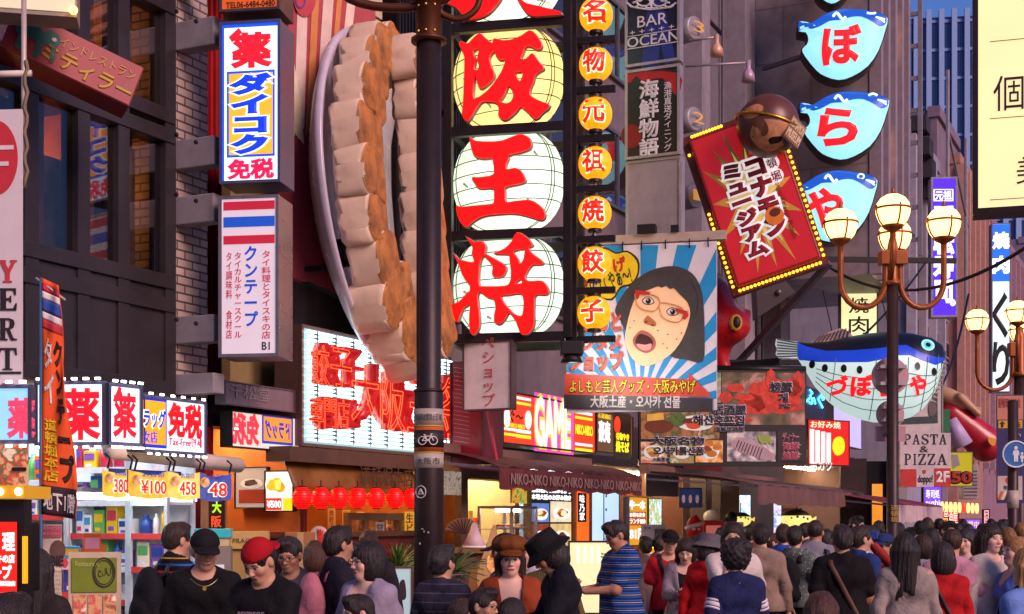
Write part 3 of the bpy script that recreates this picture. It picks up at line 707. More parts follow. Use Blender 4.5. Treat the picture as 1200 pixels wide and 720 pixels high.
    def ribbon(name, pts, nrm, wd, th, m):
        b = MB(); n = len(pts); vs = []
        for i in range(n):
            t = np.array(pts[min(i+1, n-1)]) - np.array(pts[max(i-1, 0)]); t /= np.linalg.norm(t); nn = np.array(nrm[i]); sd = np.cross(t, nn); sd /= max(1e-6, np.linalg.norm(sd))
            p = np.array(pts[i]); vs += [p - sd*wd/2, p + sd*wd/2, p + sd*wd/2 + nn*th, p - sd*wd/2 + nn*th]
        f = [(i*4+k, i*4+(k+1) % 4, i*4+4+(k+1) % 4, i*4+4+k) for i in range(n-1) for k in range(4)] + [(3, 2, 1, 0), tuple((n-1)*4+k for k in range(4))]
        return b.add(vs, f).build(name, m, root, True)
    if straps:
        kind, sc_, wd = straps; sm = mat(sc_, .6, bump=.3); off = .026 if has_inner else .017
        if kind in ('cross_r', 'cross_l'):   # over the shoulder at -x / +x, down to the other hip
            sg = -1 if kind == 'cross_r' else 1; pts, nr = [], []
            for face_ in (-1, 1):
                seg = []
                for t in np.linspace(0, 1, 14):
                    xx = sg*(.095 - .23*t); zq = 1.40 - .45*t; o = lean_m(V3(xx, 0, zq)); p = hug(o, (0, face_, 0), off); seg.append(p)
                pts.append(seg)
            loop = pts[0][::-1] + [lean_m(V3(sg*.105, -.03, 1.475)), lean_m(V3(sg*.105, .05, 1.475))] + pts[1]
            nr = [(0, -1, 0)]*14 + [(0, 0, 1)]*2 + [(0, 1, 0)]*14
            ribbon('strap', loop, nr, wd, .006, sm)
        if kind in ('both', 'back_l', 'back_r'):
            for sg in ((-1, 1) if kind == 'both' else ((1,) if kind == 'back_l' else (-1,))):
                a = [hug(lean_m(V3(sg*(.10 + .01*t), 0, 1.41 - .25*t)), (0, -1, 0), off) for t in np.linspace(0, 1, 8)]
                c = [hug(lean_m(V3(sg*.10, 0, 1.41 - .06*t)), (0, 1, 0), off) for t in np.linspace(0, 1, 3)]
                ribbon('strap', a[::-1] + [lean_m(V3(sg*.10, .015, 1.487))] + c, [(0, -1, 0)]*8 + [(0, 0, 1)] + [(0, 1, 0)]*3, wd, .007, sm)
    if pack:
        P = [('e', lean_m(V3(0, .20, 1.2)), V3(.145, .095, .21), np.eye(3), .02, 1), ('e', lean_m(V3(0, .27, 1.1)), V3(.11, .06, .11), np.eye(3), .02, 1),
             ('c', lean_m(V3(-.08, .19, 1.03)), lean_m(V3(.08, .19, 1.03)), .07, .07, .05, 1.0)]
        Fd, ax = field(P, max(h, .008)); v, q = nets(Fd + folds(ax, .003), ax); to_obj('backpack', v, q, cloth(pack), root)
    # ---- what the hands hold is a thing of its own, resting in the fingers
    if extra: extra(root, dict(hl=hl, hc=hc, HR=HR, arms=arms, hug=hug, lean=lean_m, ribbon=ribbon, sc=sc))
    if hold:
        kind, hcol, hlab = hold
        sp = [arms[s][2] for s in arms if POSES[pose][0 if s < 0 else 1][2] > .9]
        if sp:
            mid = sum(sp) / len(sp); up = mid[2] > 1.5
            pos = mid + (V3(0, -.075, .03) if not up else V3(0, -.03, .11)); 
            if len(sp) == 1 and not up: pos = pos + V3(.035 if sp[0][0] < 0 else -.035, 0, .005)
            M = Matrix.Translation((u_(px)*Yd, Yd, 0)) @ Matrix.Rotation(R(face), 4, 'Z') @ Matrix.Scale(sc, 4) @ Matrix.Translation(Vector(pos))
            if kind == 'phone':
                t = thing('phone', hlab, 'phone'); t.matrix_world = M @ Matrix.Rotation(R(-35 if not up else -90), 4, 'X')
                MB().box(-.037, .037, -.075, .075, -.004, .004).build('casing', mat(hcol, .3), t, bevel=.003)
                MB().box(-.034, .034, -.068, .068, .0042, .005).build('screen', emit('#9fb4d8', .8, False), t)
                MB().lathe([(.006, -.0055), (.006, -.004)], 12, (-.022, .06, 0)).build('lens', BLACK, t)
                if up: t.matrix_world = t.matrix_world @ Matrix.Rotation(R(90), 4, 'Z')
    return root
# ================================================================== the setting
road = MB().box(-60, 120, -30, 160, -.3, 0)
road.build('street_pavement', tiled('#5c5654', '#2b2927', .6, .3, .55, .5, .15, .008, False))['kind'] = 'structure'
TILE = tiled('#8d8084', '#79706f', 1.1, 1.06, .5, .5, .12, .02)
BRICK = tiled('#b09a8e', '#4b4445', .21, .075, .6, .5, .16, .009)
class Bld:
    """one house of the row: local x along the street, y into the house, z up"""
    def __init__(b, label, px0, px1, w=0.0, z0=3.0, z1=21.0, m=GREY, thick=7.0, group='houses along the shopping street'):
        b.w = w; b.s0 = s_at(px0, w); b.L = s_at(px1, w) - b.s0
        b.t = thing('building', label, 'building', FP(b.s0, 0), FA, group)
        MB().box(0, b.L, -w, thick, z0, z1).build('wall', m, b.t)
    def X(b, px, w=None): return s_at(px, b.w if w is None else w) - b.s0
    def Z(b, px, py, w=None): return zz(py, Yw(px, b.w if w is None else w))
    def room(b, px0, px1, deep, ztop, m, w=None, lit=None, floor=.02):
        """open shop: back wall, party walls and ceiling"""
        w = b.w if w is None else w; x0, x1 = b.X(px0, w), b.X(px1, w); y0 = -w
        MB().box(x0, x1, y0 + deep, y0 + deep + .1, 0, ztop + .3).build('back_wall', m, b.t)
        for xw in (x0 - .12, x1): MB().box(xw, xw + .12, y0, y0 + deep, 0, ztop + .3).build('party_wall', m, b.t)
        MB().box(x0, x1, y0, y0 + deep, ztop, ztop + .12).build('ceiling', WHITE, b.t)
        if lit:
            n = max(2, int((x1 - x0) / 1.2))
            for i in range(n):
                xa = x0 + (x1 - x0) * (i + .5) / n
                MB().box(xa - .45, xa + .45, y0 + deep*.35 - .05, y0 + deep*.35 + .05, ztop - .06, ztop - .005).build('ceiling_lamp', lit, b.t)
    def win(b, x0, x1, z0, z1, frame, pane, y=None, fw=.05, name='window', bars=0, deep=.06):
        y = -b.w if y is None else y
        f = MB().box(x0, x0+fw, y-deep, y-.002, z0, z1).box(x1-fw, x1, y-deep, y-.002, z0, z1).box(x0+fw, x1-fw, y-deep, y-.002, z0, z0+fw).box(x0+fw, x1-fw, y-deep, y-.002, z1-fw, z1)
        for i in range(bars): xm = x0 + (x1-x0)*(i+1)/(bars+1); f.box(xm-fw/2, xm+fw/2, y-deep, y-.002, z0+fw, z1-fw)
        o = f.build(name, frame, b.t)
        MB().box(x0+fw, x1-fw, y-.03, y-.02, z0+fw, z1-fw).build('pane', pane, o); return o
# ---- 1 the dark curtain-wall house
MUL = mat('#3b3539', .4, .5, dirt=.4)
b1 = Bld('dark metal and glass house over the drugstore', -90, 198, 0, 7.6, 21, MUL)
DG = glass('#7a6a66', .22, .9)
L1 = b1.L; xs = [b1.X(p) for p in (-90, -30, 31, 92, 139, 194)]
zs = [2.9, 3.62, 3.82, 5.08, 5.25, 6.2, 7.6]
m = MB()
for x in xs: m.box(x-.07, x+.07, -.06, .12, 2.9, 7.6)
for z in zs: m.box(0, L1, -.075, .1, z-.06, z+.06)
m.box(0, L1, -.04, .1, 2.9, 3.76).build('mullions', MUL, b1.t, bevel=.006)
for i in range(len(xs)-1):
    for z0, z1 in ((3.82, 5.08), (5.25, 6.2), (6.2, 7.6)):
        MB().box(xs[i]+.07, xs[i+1]-.07, .0, .012, z0+.06, z1-.06).build('window_pane', DG, b1.t)
MB().box(0, L1, 2.2, 2.3, 2.9, 7.7).build('back_wall', mat('#6b4a3c', .7, var=.3, scale=2), b1.t)
MB().box(0, L1, .15, 2.2, 2.9, 3.1).box(0, L1, .15, 2.2, 5.12, 5.22).build('floor_slab', DARK, b1.t)
for px, z, wd in ((60, 4.9, .5), (118, 4.95, .4), (170, 4.9, .35), (160, 6.05, .5)):
    MB().box(b1.X(px)-wd, b1.X(px)+wd, 1.3, 1.4, z-.04, z+.02).build('ceiling_lamp', emit('#ffb25a', 22), b1.t)
for px, c, z0, z1 in ((52, '#7a2a12', 4.45, 5.05), (62, '#8c6b35', 3.85, 4.4), (110, '#8a7c66', 3.85, 4.7), (165, '#6c6460', 3.85, 5.0)):
    MB().box(b1.X(px)-.28, b1.X(px)+.28, .3, .34, z0, z1).build('curtain', mat(c, .8, var=.3, scale=9), b1.t)
for i, c in ((2, '#7a4a34'), (3, '#8a4a2a'), (4, '#8a6a50'), (5, '#7a6a60')):
    MB().box(xs[i] + .25, xs[i] + .33, .14, 2.2, 3.1, 7.6).build('partition', mat(c, .7, var=.45, scale=2.5), b1.t)
    for z, y in ((4.75, .9), (5.9, 1.1), (4.3, 1.7)): MB().ball((xs[i] - .05, y, z), .07, 12, 8).build('pendant_lamp', emit('#ffa850', 70, True, 0), b1.t, True)
b1.room(-90, 205, 2.6, 2.72, mat('#c9d2d8', .6), 0, emit('#eaf6ff', 10))
# ---- 2 the pale brick pier house with the red recess
b2 = Bld('grey brick house with a red painted recess', 198, 345, 0, 7.4, 21, BRICK)
xa, xb = b2.X(198), b2.X(238)
pier = MB().box(0, xb, -.05, .5, 2.62, 7.4).build('brick_pier', BRICK, b2.t)
MB().box(xb, b2.L, .9, 1.0, 2.7, 7.4).build('recess_wall', mat('#7d1418', .55, var=.25, scale=3), b2.t)
for i in range(16):
    x = xb + .08 + i*.085
    MB().box(x, x+.035, .82, .9, 2.75, 7.4).build('red_rib', mat('#a01a20', .5, dirt=.3), b2.t)
for y0, y1 in ((-6, 8), (40, 72), (175, 208), (240, 272), (377, 408), (443, 466)):
    pm = b2.Z(225, y0), b2.Z(225, y1)
    MB().box(.02, b2.X(262, .45), -.46, -.052, pm[1], pm[0]).build('sign_bracket', STEEL, b2.t, bevel=.01)
for y in (57, 191, 256, 392):
    z = b2.Z(225, y)
    for px in (205, 228):
        MB().lathe([(.0, -.49), (.018, -.487), (.022, -.461)], 8, (b2.X(px, .45), 0, z), 0, 'y').build('bolt', DARK, b2.t) if False else MB().ball((b2.X(px, .45), -.465, z), .02, 8, 6).build('bolt', DARK, b2.t)
MB().box(b2.X(300), b2.L + .3, .3, .4, 2.9, 5.6).build('tan_panel', mat('#8d7a52', .6, dirt=.3), b2.t)
b2.room(250, 352, 2.4, 2.75, mat('#7a1016', .5, var=.2), 0, emit('#ffc890', 26))
MB().box(b2.X(242, 0), b2.L, -.03, .25, 2.62, 3.0).build('lintel', DARK, b2.t)
# ---- 3 the dumpling house
b3 = Bld('dumpling restaurant house with ribbed dark cladding above', 345, 566, -.25, 5.2, 21, mat('#77605c', .6, dirt=.3))
CLAD = mat('#2a2224', .5, .3, dirt=.2)
x0, x1 = b3.X(440), b3.X(530)
m = MB()
for i in range(26): xx = x0 + (x1-x0)*i/26; m.box(xx, xx + (x1-x0)/52, -.06, .20, 4.2, 9.2)
m.box(x0, x1, -.02, .2, 4.2, 9.2).build('ribbed_cladding', CLAD, b3.t)
MB().box(0, b3.L, .2, .5, 2.6, 5.2).build('upper_wall', mat('#8d7c78', .65, dirt=.4), b3.t)
b3.room(357, 532, 2.6, 2.7, mat('#b06a34', .6, var=.25, scale=2), 0, emit('#ffb868', 26))
b3.room(540, 604, 1.6, 2.5, mat('#d9a54a', .6, var=.3), 0, emit('#ffd27a', 24))
MB().box(b3.X(528, 0), b3.X(606, 0), -.12, .2, 2.28, 2.5).build('lintel', mat('#5b4a44', .5, dirt=.4), b3.t)
m = MB(); m.box(b3.X(532, 0), b3.X(540, 0), -.1, .2, 0, 2.6).build('door_post', mat('#5b4038', .5), b3.t)
# striped awning-like picture board high on the dumpling house
q = Q(338, 440, -60, 118, w=.15, rot=FA)
t = q.thing('signboard', 'pink and orange striped board behind the black truss', 'signboard')
MB().box(0, q.w, 0, .12, -1.7, q.h).build('panel', mat('#a8454f', .55, dirt=.2), t)
stp = mat('#d9c3b4', .55); orn = mat('#c9854a', .55)
for i, (a, b_) in enumerate(((350, 362), (366, 374), (378, 390), (393, 399), (404, 414))):
    shape(t, q, [[(a-6-i*2, 160), (b_-6-i*2, 150), (b_+i*2, -50), (a+i*2, -50)]], (stp, orn)[i % 2], 'stripe', -.004, .004)
shape(t, q, [[(338, 90), (344, 72), (352, 120), (356, 170), (340, 150)]], mat('#e0d6b0', .5), 'stripe', -.012, .004)
shape(t, q, [ellipse(357, -2, 13, 22)], mat('#b5424c', .5), 'blob', -.018, .004)
shape(t, q, [ellipse(352, 2, 6, 8), ellipse(352, 2, 4.6, 6.4)], mat('#4a4a90', .5), 'ring', -.026, .004)
q2 = Q(424, 446, -40, 110, w=.12, rot=FA)
t = q2.thing('wall_panel', 'cream metal panel standing between the striped board and dark ribbed cladding', 'panel')
MB().box(0, q2.w, -.02, .1, .9, q2.h).box(.0, q2.w*.9, 0, .1, 0, .88).build('panel', mat('#b9a58e', .55, dirt=.3), t)
# ---- 4 house behind the big lantern tower
b4 = Bld('mauve house with small windows behind the lantern tower', 566, 800, -.05, 3.2, 21, mat('#6d6068', .65, dirt=.4))
for i, px in enumerate((570, 640, 700, 760)):
    x = b4.X(px)
    for z in (4.6, 6.6, 8.6, 10.6): b4.win(x, x + 1.5, z, z + 1.2, GREY, DG, bars=1)
b4.room(608, 690, 2.2, 2.62, mat('#bfc6cc', .5), 0, emit('#e8f2ff', 26))
b4.room(694, 800, 2.2, 2.62, mat('#6d4436', .5), 0, emit('#ffd09a', 30))
MB().box(0, b4.L, -.1, .1, 2.62, 3.25).build('fascia', mat('#3a2e30', .5, dirt=.3), b4.t)
# ---- 5 the grey house of columns and pipes
b5 = Bld('grey house with tall columns and dark window strips', 800, 905, 0, 3.4, 21, mat('#69616c', .6, dirt=.4))
x = lambda p: b5.X(p)
MB().box(x(802), x(812), -.32, -.002, 3.4, 21).box(x(846), x(858), -.45, -.002, 3.4, 21).box(x(893), x(904), -.4, -.002, 3.4, 21).build('column', mat('#857b84', .6, dirt=.4), b5.t)
for i, p in enumerate((860, 875)):
    MB().box(x(p), x(p + 11), -.05, -.002, 3.6, 20).build('window_strip', mat('#1a1416', .25), b5.t)
m = MB(); m.tube([(x(873.5), -.25, 3.6), (x(873.5), -.25, 20)], .07, 10).build('drain_pipe', mat('#8a868e', .4, .5), b5.t, True)
m = MB(); m.tube([(x(900), -.62, 10.6), (x(900), -.62, 20)], .2, 12).build('drain_pipe', mat('#9a9aa0', .4, .4), b5.t, True)
for zc in range(5, 19, 2): MB().box(x(812), x(846), -.03, -.002, zc - .03, zc + .03).build('joint', DARK, b5.t)
b5.room(806, 1000, 3.0, 3.2, mat('#5a4440', .6), -.2, emit('#ffd8a4', 34))
m = MB()
for p, z0, z1 in ((816, 4, 14), (842, 5, 20), (889, 4, 9)): m = MB(); m.tube([(x(p), -.08, z0), (x(p), -.08, z1)], .03, 6); m.build('conduit', GREY, b5.t)
for p, z in ((824, 8.2), (834, 12.4), (870, 6.6)):
    a = MB().box(x(p), x(p) + .8, -.34, -.04, z, z + .62).build('air_unit', mat('#a49c9c', .5, dirt=.3), b5.t, bevel=.02); MB().lathe([(0, -.345), (.24, -.345), (.26, -.35), (.26, -.341)], 20, (x(p) + .36, 0, z + .31), 0, 'y').build('fan_grille', DARK, a)
# ---- 6 the tiled house that stands forward, its end wall towards us
yc = Yw(905, .2); s6 = s_at(1019, 2.6)
o6 = FP(s6, 2.6)
t6 = thing('building', 'brown tiled house carrying the fish lamps', 'building', (o6.x, o6.y, 0), FA, 'houses along the shopping street')
L6 = s_at(1061, 2.6) - s6
MB().box(0, L6, 0, 9, 6.4, 24).build('wall', TILE, t6)
MB().box(.3, L6, 2.6, 9, 0, 6.4).build('ground_floor_wall', mat('#4c4038', .6, dirt=.3), t6)
for i in range(5):
    xx = .3 + i*L6/5.2
    for j in range(5):
        MB().box(xx, xx + .95, -.04, -.002, 8 + j*2.7, 10.1 + j*2.7).build('window', mat('#241f26', .12, spec=.8), t6)
    MB().box(xx - .32, xx - .12, -.22, -.002, 6.4, 23).build('window_fin', mat('#8a7c86', .5), t6)
for i, zc in enumerate((8.5, 11.0, 13.0, 9.6)):
    MB().box(.5 + (i + 1)*L6/5.2, .9 + (i + 1)*L6/5.2, -.07, -.045, zc, zc + .9).build('lit_blind', emit('#ffb060', 1.0, False), t6)
# ---- 7.. farther houses of the row
def far_house(label, px0, px1, w, ztop, col, wc, rows, cols, fin=None, z0=0):
    s0 = s_at(px0, w); L = s_at(px1, w) - s0; o = FP(s0, w)
    t = thing('building', label, 'building', (o.x, o.y, 0), FA, 'houses along the shopping street')
    MB().box(0, L, 0, 9, z0, ztop).build('wall', mat(col, .65, dirt=.4, scale=2), t)
    MB().box(-.06, L + .06, -.1, .3, ztop - .25, ztop + .1).build('parapet', mat(col, .6), t)
    for r in range(rows):
        zc = 5 + (ztop - 6.5) * r / rows
        for c in range(cols):
            xa = L * (c + .2) / cols; xb = L * (c + .8) / cols
            f = MB().box(xa, xb, -.08, -.002, zc, zc + (ztop - 6.5) / rows * .62).build('window', mat('#8d8490', .5), t)
            MB().box(xa + .08, xb - .08, -.1, -.082, zc + .08, zc + (ztop - 6.5) / rows * .62 - .08).build('pane', mat(wc, .15, spec=.8), f)
    if fin:
        for c in range(cols + 1): MB().box(L*c/cols - .12, L*c/cols + .12, -.25, -.002, 4, ztop - .3).build('pilaster', mat(fin, .6), t)
    return t, L
t7, L7 = far_house('pale rendered house with a sagging roof edge beside the ladder', 1063, 1098, 1.2, 12.4, '#8b8591', '#3b3644', 4, 3, '#9f97a6')
far_house('purplish house with a lit shop sign of the second row', 1098, 1122, .6, 15.2, '#7a6878', '#352f42', 5, 4)
far_house('salmon coloured house beyond the purple sign', 1122, 1152, .9, 14.2, '#a0766c', '#4a3a44', 5, 5, '#b08478')
far_house('dusky pink house behind the second lamp', 1152, 1200, .2, 15, '#8d6a78', '#40344a', 6, 8, '#9a7a88')
far_house('long mauve house closing the view down the street', 1200, 1262, .0, 17, '#7d6a7e', '#3c3450', 7, 10)
# the sag of the dark tarpaulin on the pale house
m = MB(); 
for i in range(10):
    a = i / 9; m.box(a*L7*.85, a*L7*.85 + L7*.14, -.5, .2, 12.2 - 3.0*a - .6*math.sin(a*3.14), 12.6 - 3.0*a - .4*math.sin(a*3.14))
m.build('tarpaulin', mat('#2f2c33', .7, var=.3), t7)
MB().tube([(1.0, -.9, 9), (1.0, -.9, 14)], .05, 6).tube([(4.5, -.9, 7.5), (4.5, -.9, 13)], .05, 6).tube([(1, -.9, 12.4), (5, -.9, 10.5)], .04, 6).build('scaffold_pole', STEEL, t7)
# far tower with vertical fins
Yt = 170.0; tt = thing('tower_block', 'tall blue tower with white vertical fins against the dusk sky', 'tower', (u_(1068)*Yt, Yt, 0), R(-8))
wd = 22; ztw = zz(22, Yt)
MB().box(0, wd, 0, 14, 0, ztw).build('wall', mat('#1c3468', .25, spec=.7), tt)
for i in range(15): MB().box(i*wd/15 + .2, i*wd/15 + .8, -.6, -.01, 0, ztw + .8).build('fin', mat('#7f9ccc', .5), tt)
for j in range(22): MB().box(.0, wd, -.2, -.01, j*3.4, j*3.4 + .35).build('floor_band', mat('#6f88b8', .5), tt)
# ladder of a roof sign frame
Yl = Yw(1071, 2.0); tl = thing('ladder', 'tall grey steel ladder up the house fronts', 'ladder', (u_(1071)*Yl, Yl, 0), PR)
m = MB()
hw = 9.5/F_PX*Yl
zb, zt_ = zz(300, Yl), zz(-40, Yl)
m.box(-hw, -hw + .1, -.05, .05, zb, zt_).box(hw - .1, hw, -.05, .05, zb, zt_).build('stile', mat('#9a9199', .5, .4), tl)
for i in range(9):
    z = zb + (zt_ - zb)*(i + .5)/9; MB().box(-hw + .1, hw - .1, -.04, .04, z - .05, z + .05).build('rung', mat('#9a9199', .5, .4), tl)
MB().bar((0, 0, zb + .5), (0 + 1.5 * 0 - .9, .6, zb + .5), .06).build('bracket', GREY, tl)
# ================================================================== signs of the near houses
RED = emit('#e01018', 1.0, False, 0); REDP = mat('#b01420', .5); BLUE = emit('#0a2fb0', .9, False, 0); NAVY = mat('#14245c', .5)
LITW = emit('#dff2ff', 1.1); WTXT = emit('#ffffff', 1.1, False, 0)
# slanted Indian restaurant board
q = Q(10, 166, 20, 120, w=.55, rot=FA - R(10))
a = R(-28)
Yb = Yw(88, .7); qi = Q(22, 162, 40, 96, Y=Yw(30, .8), rot=R(22))
t = thing('signboard', 'slanted dull red board with a green elephant and yellow lettering', 'signboard', (u_(86)*Yb, Yb, zz(67, Yb)), 0)
t.rotation_euler = (0, R(20), R(24))
k = Yb / F_PX
bw, bh = 146*k/2*1.06, 52*k/2
MB().box(-bw, bw, 0, .35, -bh, bh).build('casing', mat('#7d1f26', .45, dirt=.4), t, bevel=.01)
MB().box(-bw + .15, bw - .01, -.008, -.002, -bh + .01, bh - .01).build('panel', mat('#933038', .45, dirt=.3), t)
YEL = mat('#b08a2a', .5)
txt(t, None, 'インドレストラン', None, YEL, local=(-.12*1, bw*.92, bh*.18, bh*.62), bold=.0, y=-.012)
txt(t, None, 'ミティラー', None, YEL, local=(-.20, bw*.95, -bh*.78, -bh*.02), bold=.045, y=-.012, roll=R(-2))
GRN = mat('#1f5a4c', .5)
def el(pts): return [(p[0]*bh*1.22 - bw*.52, p[1]*bh) for p in pts]
shape(t, None, [smooth_loop(el([(-.95, .2), (-.8, .5), (-.3, .55), (.05, .45), (.2, .65), (.55, .6), (.68, .3), (.62, -.05), (.72, -.5), (.6, -.75), (.5, -.45), (.45, -.1), (.2, -.1), (.15, -.75), (-.05, -.75), (-.08, -.2), (-.45, -.15), (-.5, -.75), (-.72, -.75), (-.72, -.2), (-.85, -.1)]))], GRN, 'elephant', -.012, .004, True)
shape(t, None, [el(ellipse(.45, .3, .09, .09, 10))], mat('#d8d0c0', .5), 'elephant_eye', -.018, .004, True)
shape(t, None, [el([(-.65, .58), (-.2, .62), (-.1, .8), (-.6, .78)])], mat('#a8553a', .5), 'saddle', -.016, .004, True)
# poles and ropes it hangs by
Yp = Yw(28, 1.1)
t = thing('bracket_pole', 'pale rod with a knotted rope holding the slanted red board', 'pole', (u_(28)*Yp, Yp, zz(220, Yp)))
zt = zz(-20, Yp) - t.location.z
MB().tube([(0, 0, 0), (0, 0, zt)], .018, 8).build('rod', mat('#b9a8a0', .5, .3), t, True)
MB().tube([(-.35, 0, zz(88, Yp) - t.location.z), (.05, 0, zz(86, Yp) - t.location.z)], .022, 8).build('cross_rod', mat('#c9bcb4', .5), t, True)
MB().tube([(.02 + .012*math.sin(i*1.9), -.02, (zz(72, Yp) - t.location.z)*(1 - i/16)) for i in range(17)], .012, 6).build('rope', mat('#7a6a55', .9), t, True)
Yt_ = Yw(40, 1.0); t = thing('light_box', 'underside of a cream lit box hung above the red board', 'light box', (u_(-30)*Yt_, Yt_, zz(12, Yt_)), R(12))
MB().box(0, 115/F_PX*Yt_, 0, .25, 0, .5).build('casing', mat('#8f8274', .5, dirt=.3), t); MB().box(.02, 113/F_PX*Yt_, -.01, -.002, .03, .5).build('panel', emit('#d8c9a8', .6), t)
MB().ball((112/F_PX*Yt_, -.05, .03), .03, 10, 6).build('bulb', emit('#ffb050', 3), t)
# white dessert banner
q = Q(-40, 25, 130, 482, w=1.9, rot=R(-6))
t = q.thing('banner', 'white hanging banner reading YERT with a big red disc', 'banner')
MB().box(0, q.w, 0, .02, 0, q.h).build('cloth', mat('#cfc4c6', .8, var=.05, bump=.2, bscale=4), t)
shape(t, q, [ellipse(-5, 185, 26, 44, 32)], mat('#c0303c', .7), 'disc', -.002, .002)
rect(t, q, (-30, 171, 16, 176), mat('#d8cfd0', .7), 'disc_mark', -.006, .002); rect(t, q, (-30, 190, 10, 195), mat('#d8cfd0', .7), 'disc_mark', -.006, .002)
def serif(t, q, ch, px, m, nm='lettering', y=-.004):
    """slab-footed capitals drawn from strokes in a 0..1 box"""
    S = {'Y': [[(0,1),(.42,1),(.42,.93),(.36,.93),(.54,.6),(.72,.93),(.64,.93),(.64,1),(1,1),(1,.93),(.92,.93),(.62,.42),(.62,.07),(.74,.07),(.74,0),(.26,0),(.26,.07),(.38,.07),(.38,.42),(.1,.93),(0,.93)]],
         'E': [[(0,1),(.95,1),(.95,.7),(.88,.7),(.78,.91),(.42,.91),(.42,.56),(.58,.56),(.64,.66),(.7,.66),(.7,.36),(.64,.36),(.58,.46),(.42,.46),(.42,.09),(.8,.09),(.92,.32),(1,.32),(.97,0),(0,0),(0,.07),(.12,.07),(.12,.93),(0,.93)]],
         'R': [[(0,1),(.6,1),(.82,.92),(.88,.75),(.82,.58),(.62,.5),(.8,.12),(.9,.07),(1,.07),(1,0),(.68,0),(.44,.47),(.38,.47),(.38,.07),(.5,.07),(.5,0),(0,0),(0,.07),(.12,.07),(.12,.93),(0,.93)], [(.38,.92),(.52,.92),(.62,.85),(.63,.68),(.55,.56),(.38,.56)]],
         'T': [[(.02,1),(.98,1),(1,.68),(.93,.68),(.84,.91),(.62,.91),(.62,.07),(.76,.07),(.76,0),(.24,0),(.24,.07),(.38,.07),(.38,.91),(.16,.91),(.07,.68),(0,.68)]],
         'P': [[(0,1),(.62,1),(.88,.9),(.95,.72),(.86,.53),(.6,.45),(.36,.45),(.36,.06),(.52,.06),(.52,0),(0,0),(0,.06),(.14,.06),(.14,.94),(0,.94)], [(.36,.93),(.56,.93),(.7,.84),(.72,.68),(.62,.55),(.36,.52)]],
         'A': [[(.44,1),(.58,1),(.9,.06),(1,.06),(1,0),(.6,0),(.6,.06),(.7,.06),(.63,.3),(.32,.3),(.24,.06),(.36,.06),(.36,0),(0,0),(0,.06),(.1,.06)], [(.34,.37),(.61,.37),(.48,.78)]],
         'S': [[(.9,1),(.94,.7),(.88,.7),(.72,.9),(.45,.94),(.26,.86),(.24,.72),(.4,.62),(.75,.52),(.95,.36),(.92,.14),(.7,0),(.4,-.02),(.2,.06),(.12,0),(.06,.32),(.12,.32),(.3,.1),(.52,.05),(.72,.12),(.74,.26),(.6,.38),(.22,.5),(.06,.66),(.1,.86),(.34,1),(.6,1.01),(.78,.94),(.84,1)]],
         'I': [[(.1,1),(.9,1),(.9,.94),(.66,.94),(.66,.06),(.9,.06),(.9,0),(.1,0),(.1,.06),(.34,.06),(.34,.94),(.1,.94)]],
         'Z': [[(.04,1),(.96,1),(.96,.95),(.3,.07),(.76,.07),(.92,.3),(.98,.3),(.94,0),(.02,0),(.02,.05),(.68,.93),(.26,.93),(.12,.72),(.06,.72)]]}
    x0, y0, x1, y1 = px
    return shape(t, q, [[(x0 + p[0]*(x1-x0), y1 - p[1]*(y1-y0)) for p in lp] for lp in S[ch]], m, nm, y, .003)
INK = mat('#2a2024', .6)
for ch, y0, m in (('Y', 305, mat('#b83a44', .6)), ('E', 338, INK), ('R', 373, INK), ('T', 408, INK)): serif(t, q, ch, (-2, y0, 20, y0 + 26), m)
rect(t, q, (-38, 436, 25, 439), INK, 'rule', -.003, .002)
txt(t, q, '!', (4, 450, 14, 475), mat('#c0303c', .6), y=-.003, bold=.05)
# ---- drugstore lit boxes
def kusuri(t, q, px, outl=True):
    x0, y0, x1, y1 = px
    txt(t, q, '薬', (x0, y0, x1, y1), emit('#f01828', 1.0, False, 0), y=-.012, bold=.035, outline=(emit('#f4f8ff', 1.1, False, 0), .05))
def led_row(t, x0, x1, z, n, y=-.03):
    for i in range(n):
        x = x0 + (x1-x0)*(i+.5)/n; MB().box(x-.017, x+.017, y-.012, y, z-.007, z+.007).build('led', emit('#ffffff', 4, False, 0), t)
def litbox(name, label, q, panel, depth, leds=(6, 6), frame=mat('#50506a', .4, .4)):
    t = sign_box(name, label, 'lit sign', q, panel, frame, depth, .018)
    led_row(t, 0, q.w, q.h + .015, leds[0]); led_row(t, 0, q.w, -.015, leds[1]); return t
q = Q(42, 124, 448, 522, w=1.5, rot=R(-6))
t = litbox('lit_sign', 'white lit sign with one red character behind the orange flag', q, emit('#d4ecff', 1.0), .05)
qA = q
kusuri(t, q, (74, 457, 116, 514))
q = Q(125.5, 165, 449, 521, Y=qA.o.y + qA.w*math.sin(qA.rot), rot=FA - R(8))
t = litbox('lit_sign', 'narrow white lit sign with one red character at the corner of the drugstore', q, emit('#d9eeff', 1.0), .4, (4, 5))
kusuri(t, q, (133, 462, 158, 512)); shape(t, q, [[(132, 470), (139, 453), (142, 455), (141, 466), (136, 472)]], emit('#f01828', 1, False, 0), 'mark', -.02, .004)
q = Q(-60, 38, 452, 520, w=1.9, rot=R(-3))
t = litbox('lit_sign', 'blue lit sign half covered by the white banner', q, emit('#86b8e8', .9), .05)
txt(t, q, '薬', (10, 468, 40, 512), emit('#c83a58', .9, False, 0), bold=.04)
q = Q(166, 240, 463, 529, w=1.15, rot=FA)
t = litbox('lit_sign', 'white and orange lit tax free sign of the drugstore', q, emit('#e6f0ff', 1.05), .3, (6, 8))
rect(t, q, (166.5, 466, 195, 525), emit('#1430c0', .9, False), 'border'); rect(t, q, (166.5, 470, 193.5, 521), emit('#ff9418', 1.0, False), 'orange_field', -.014)
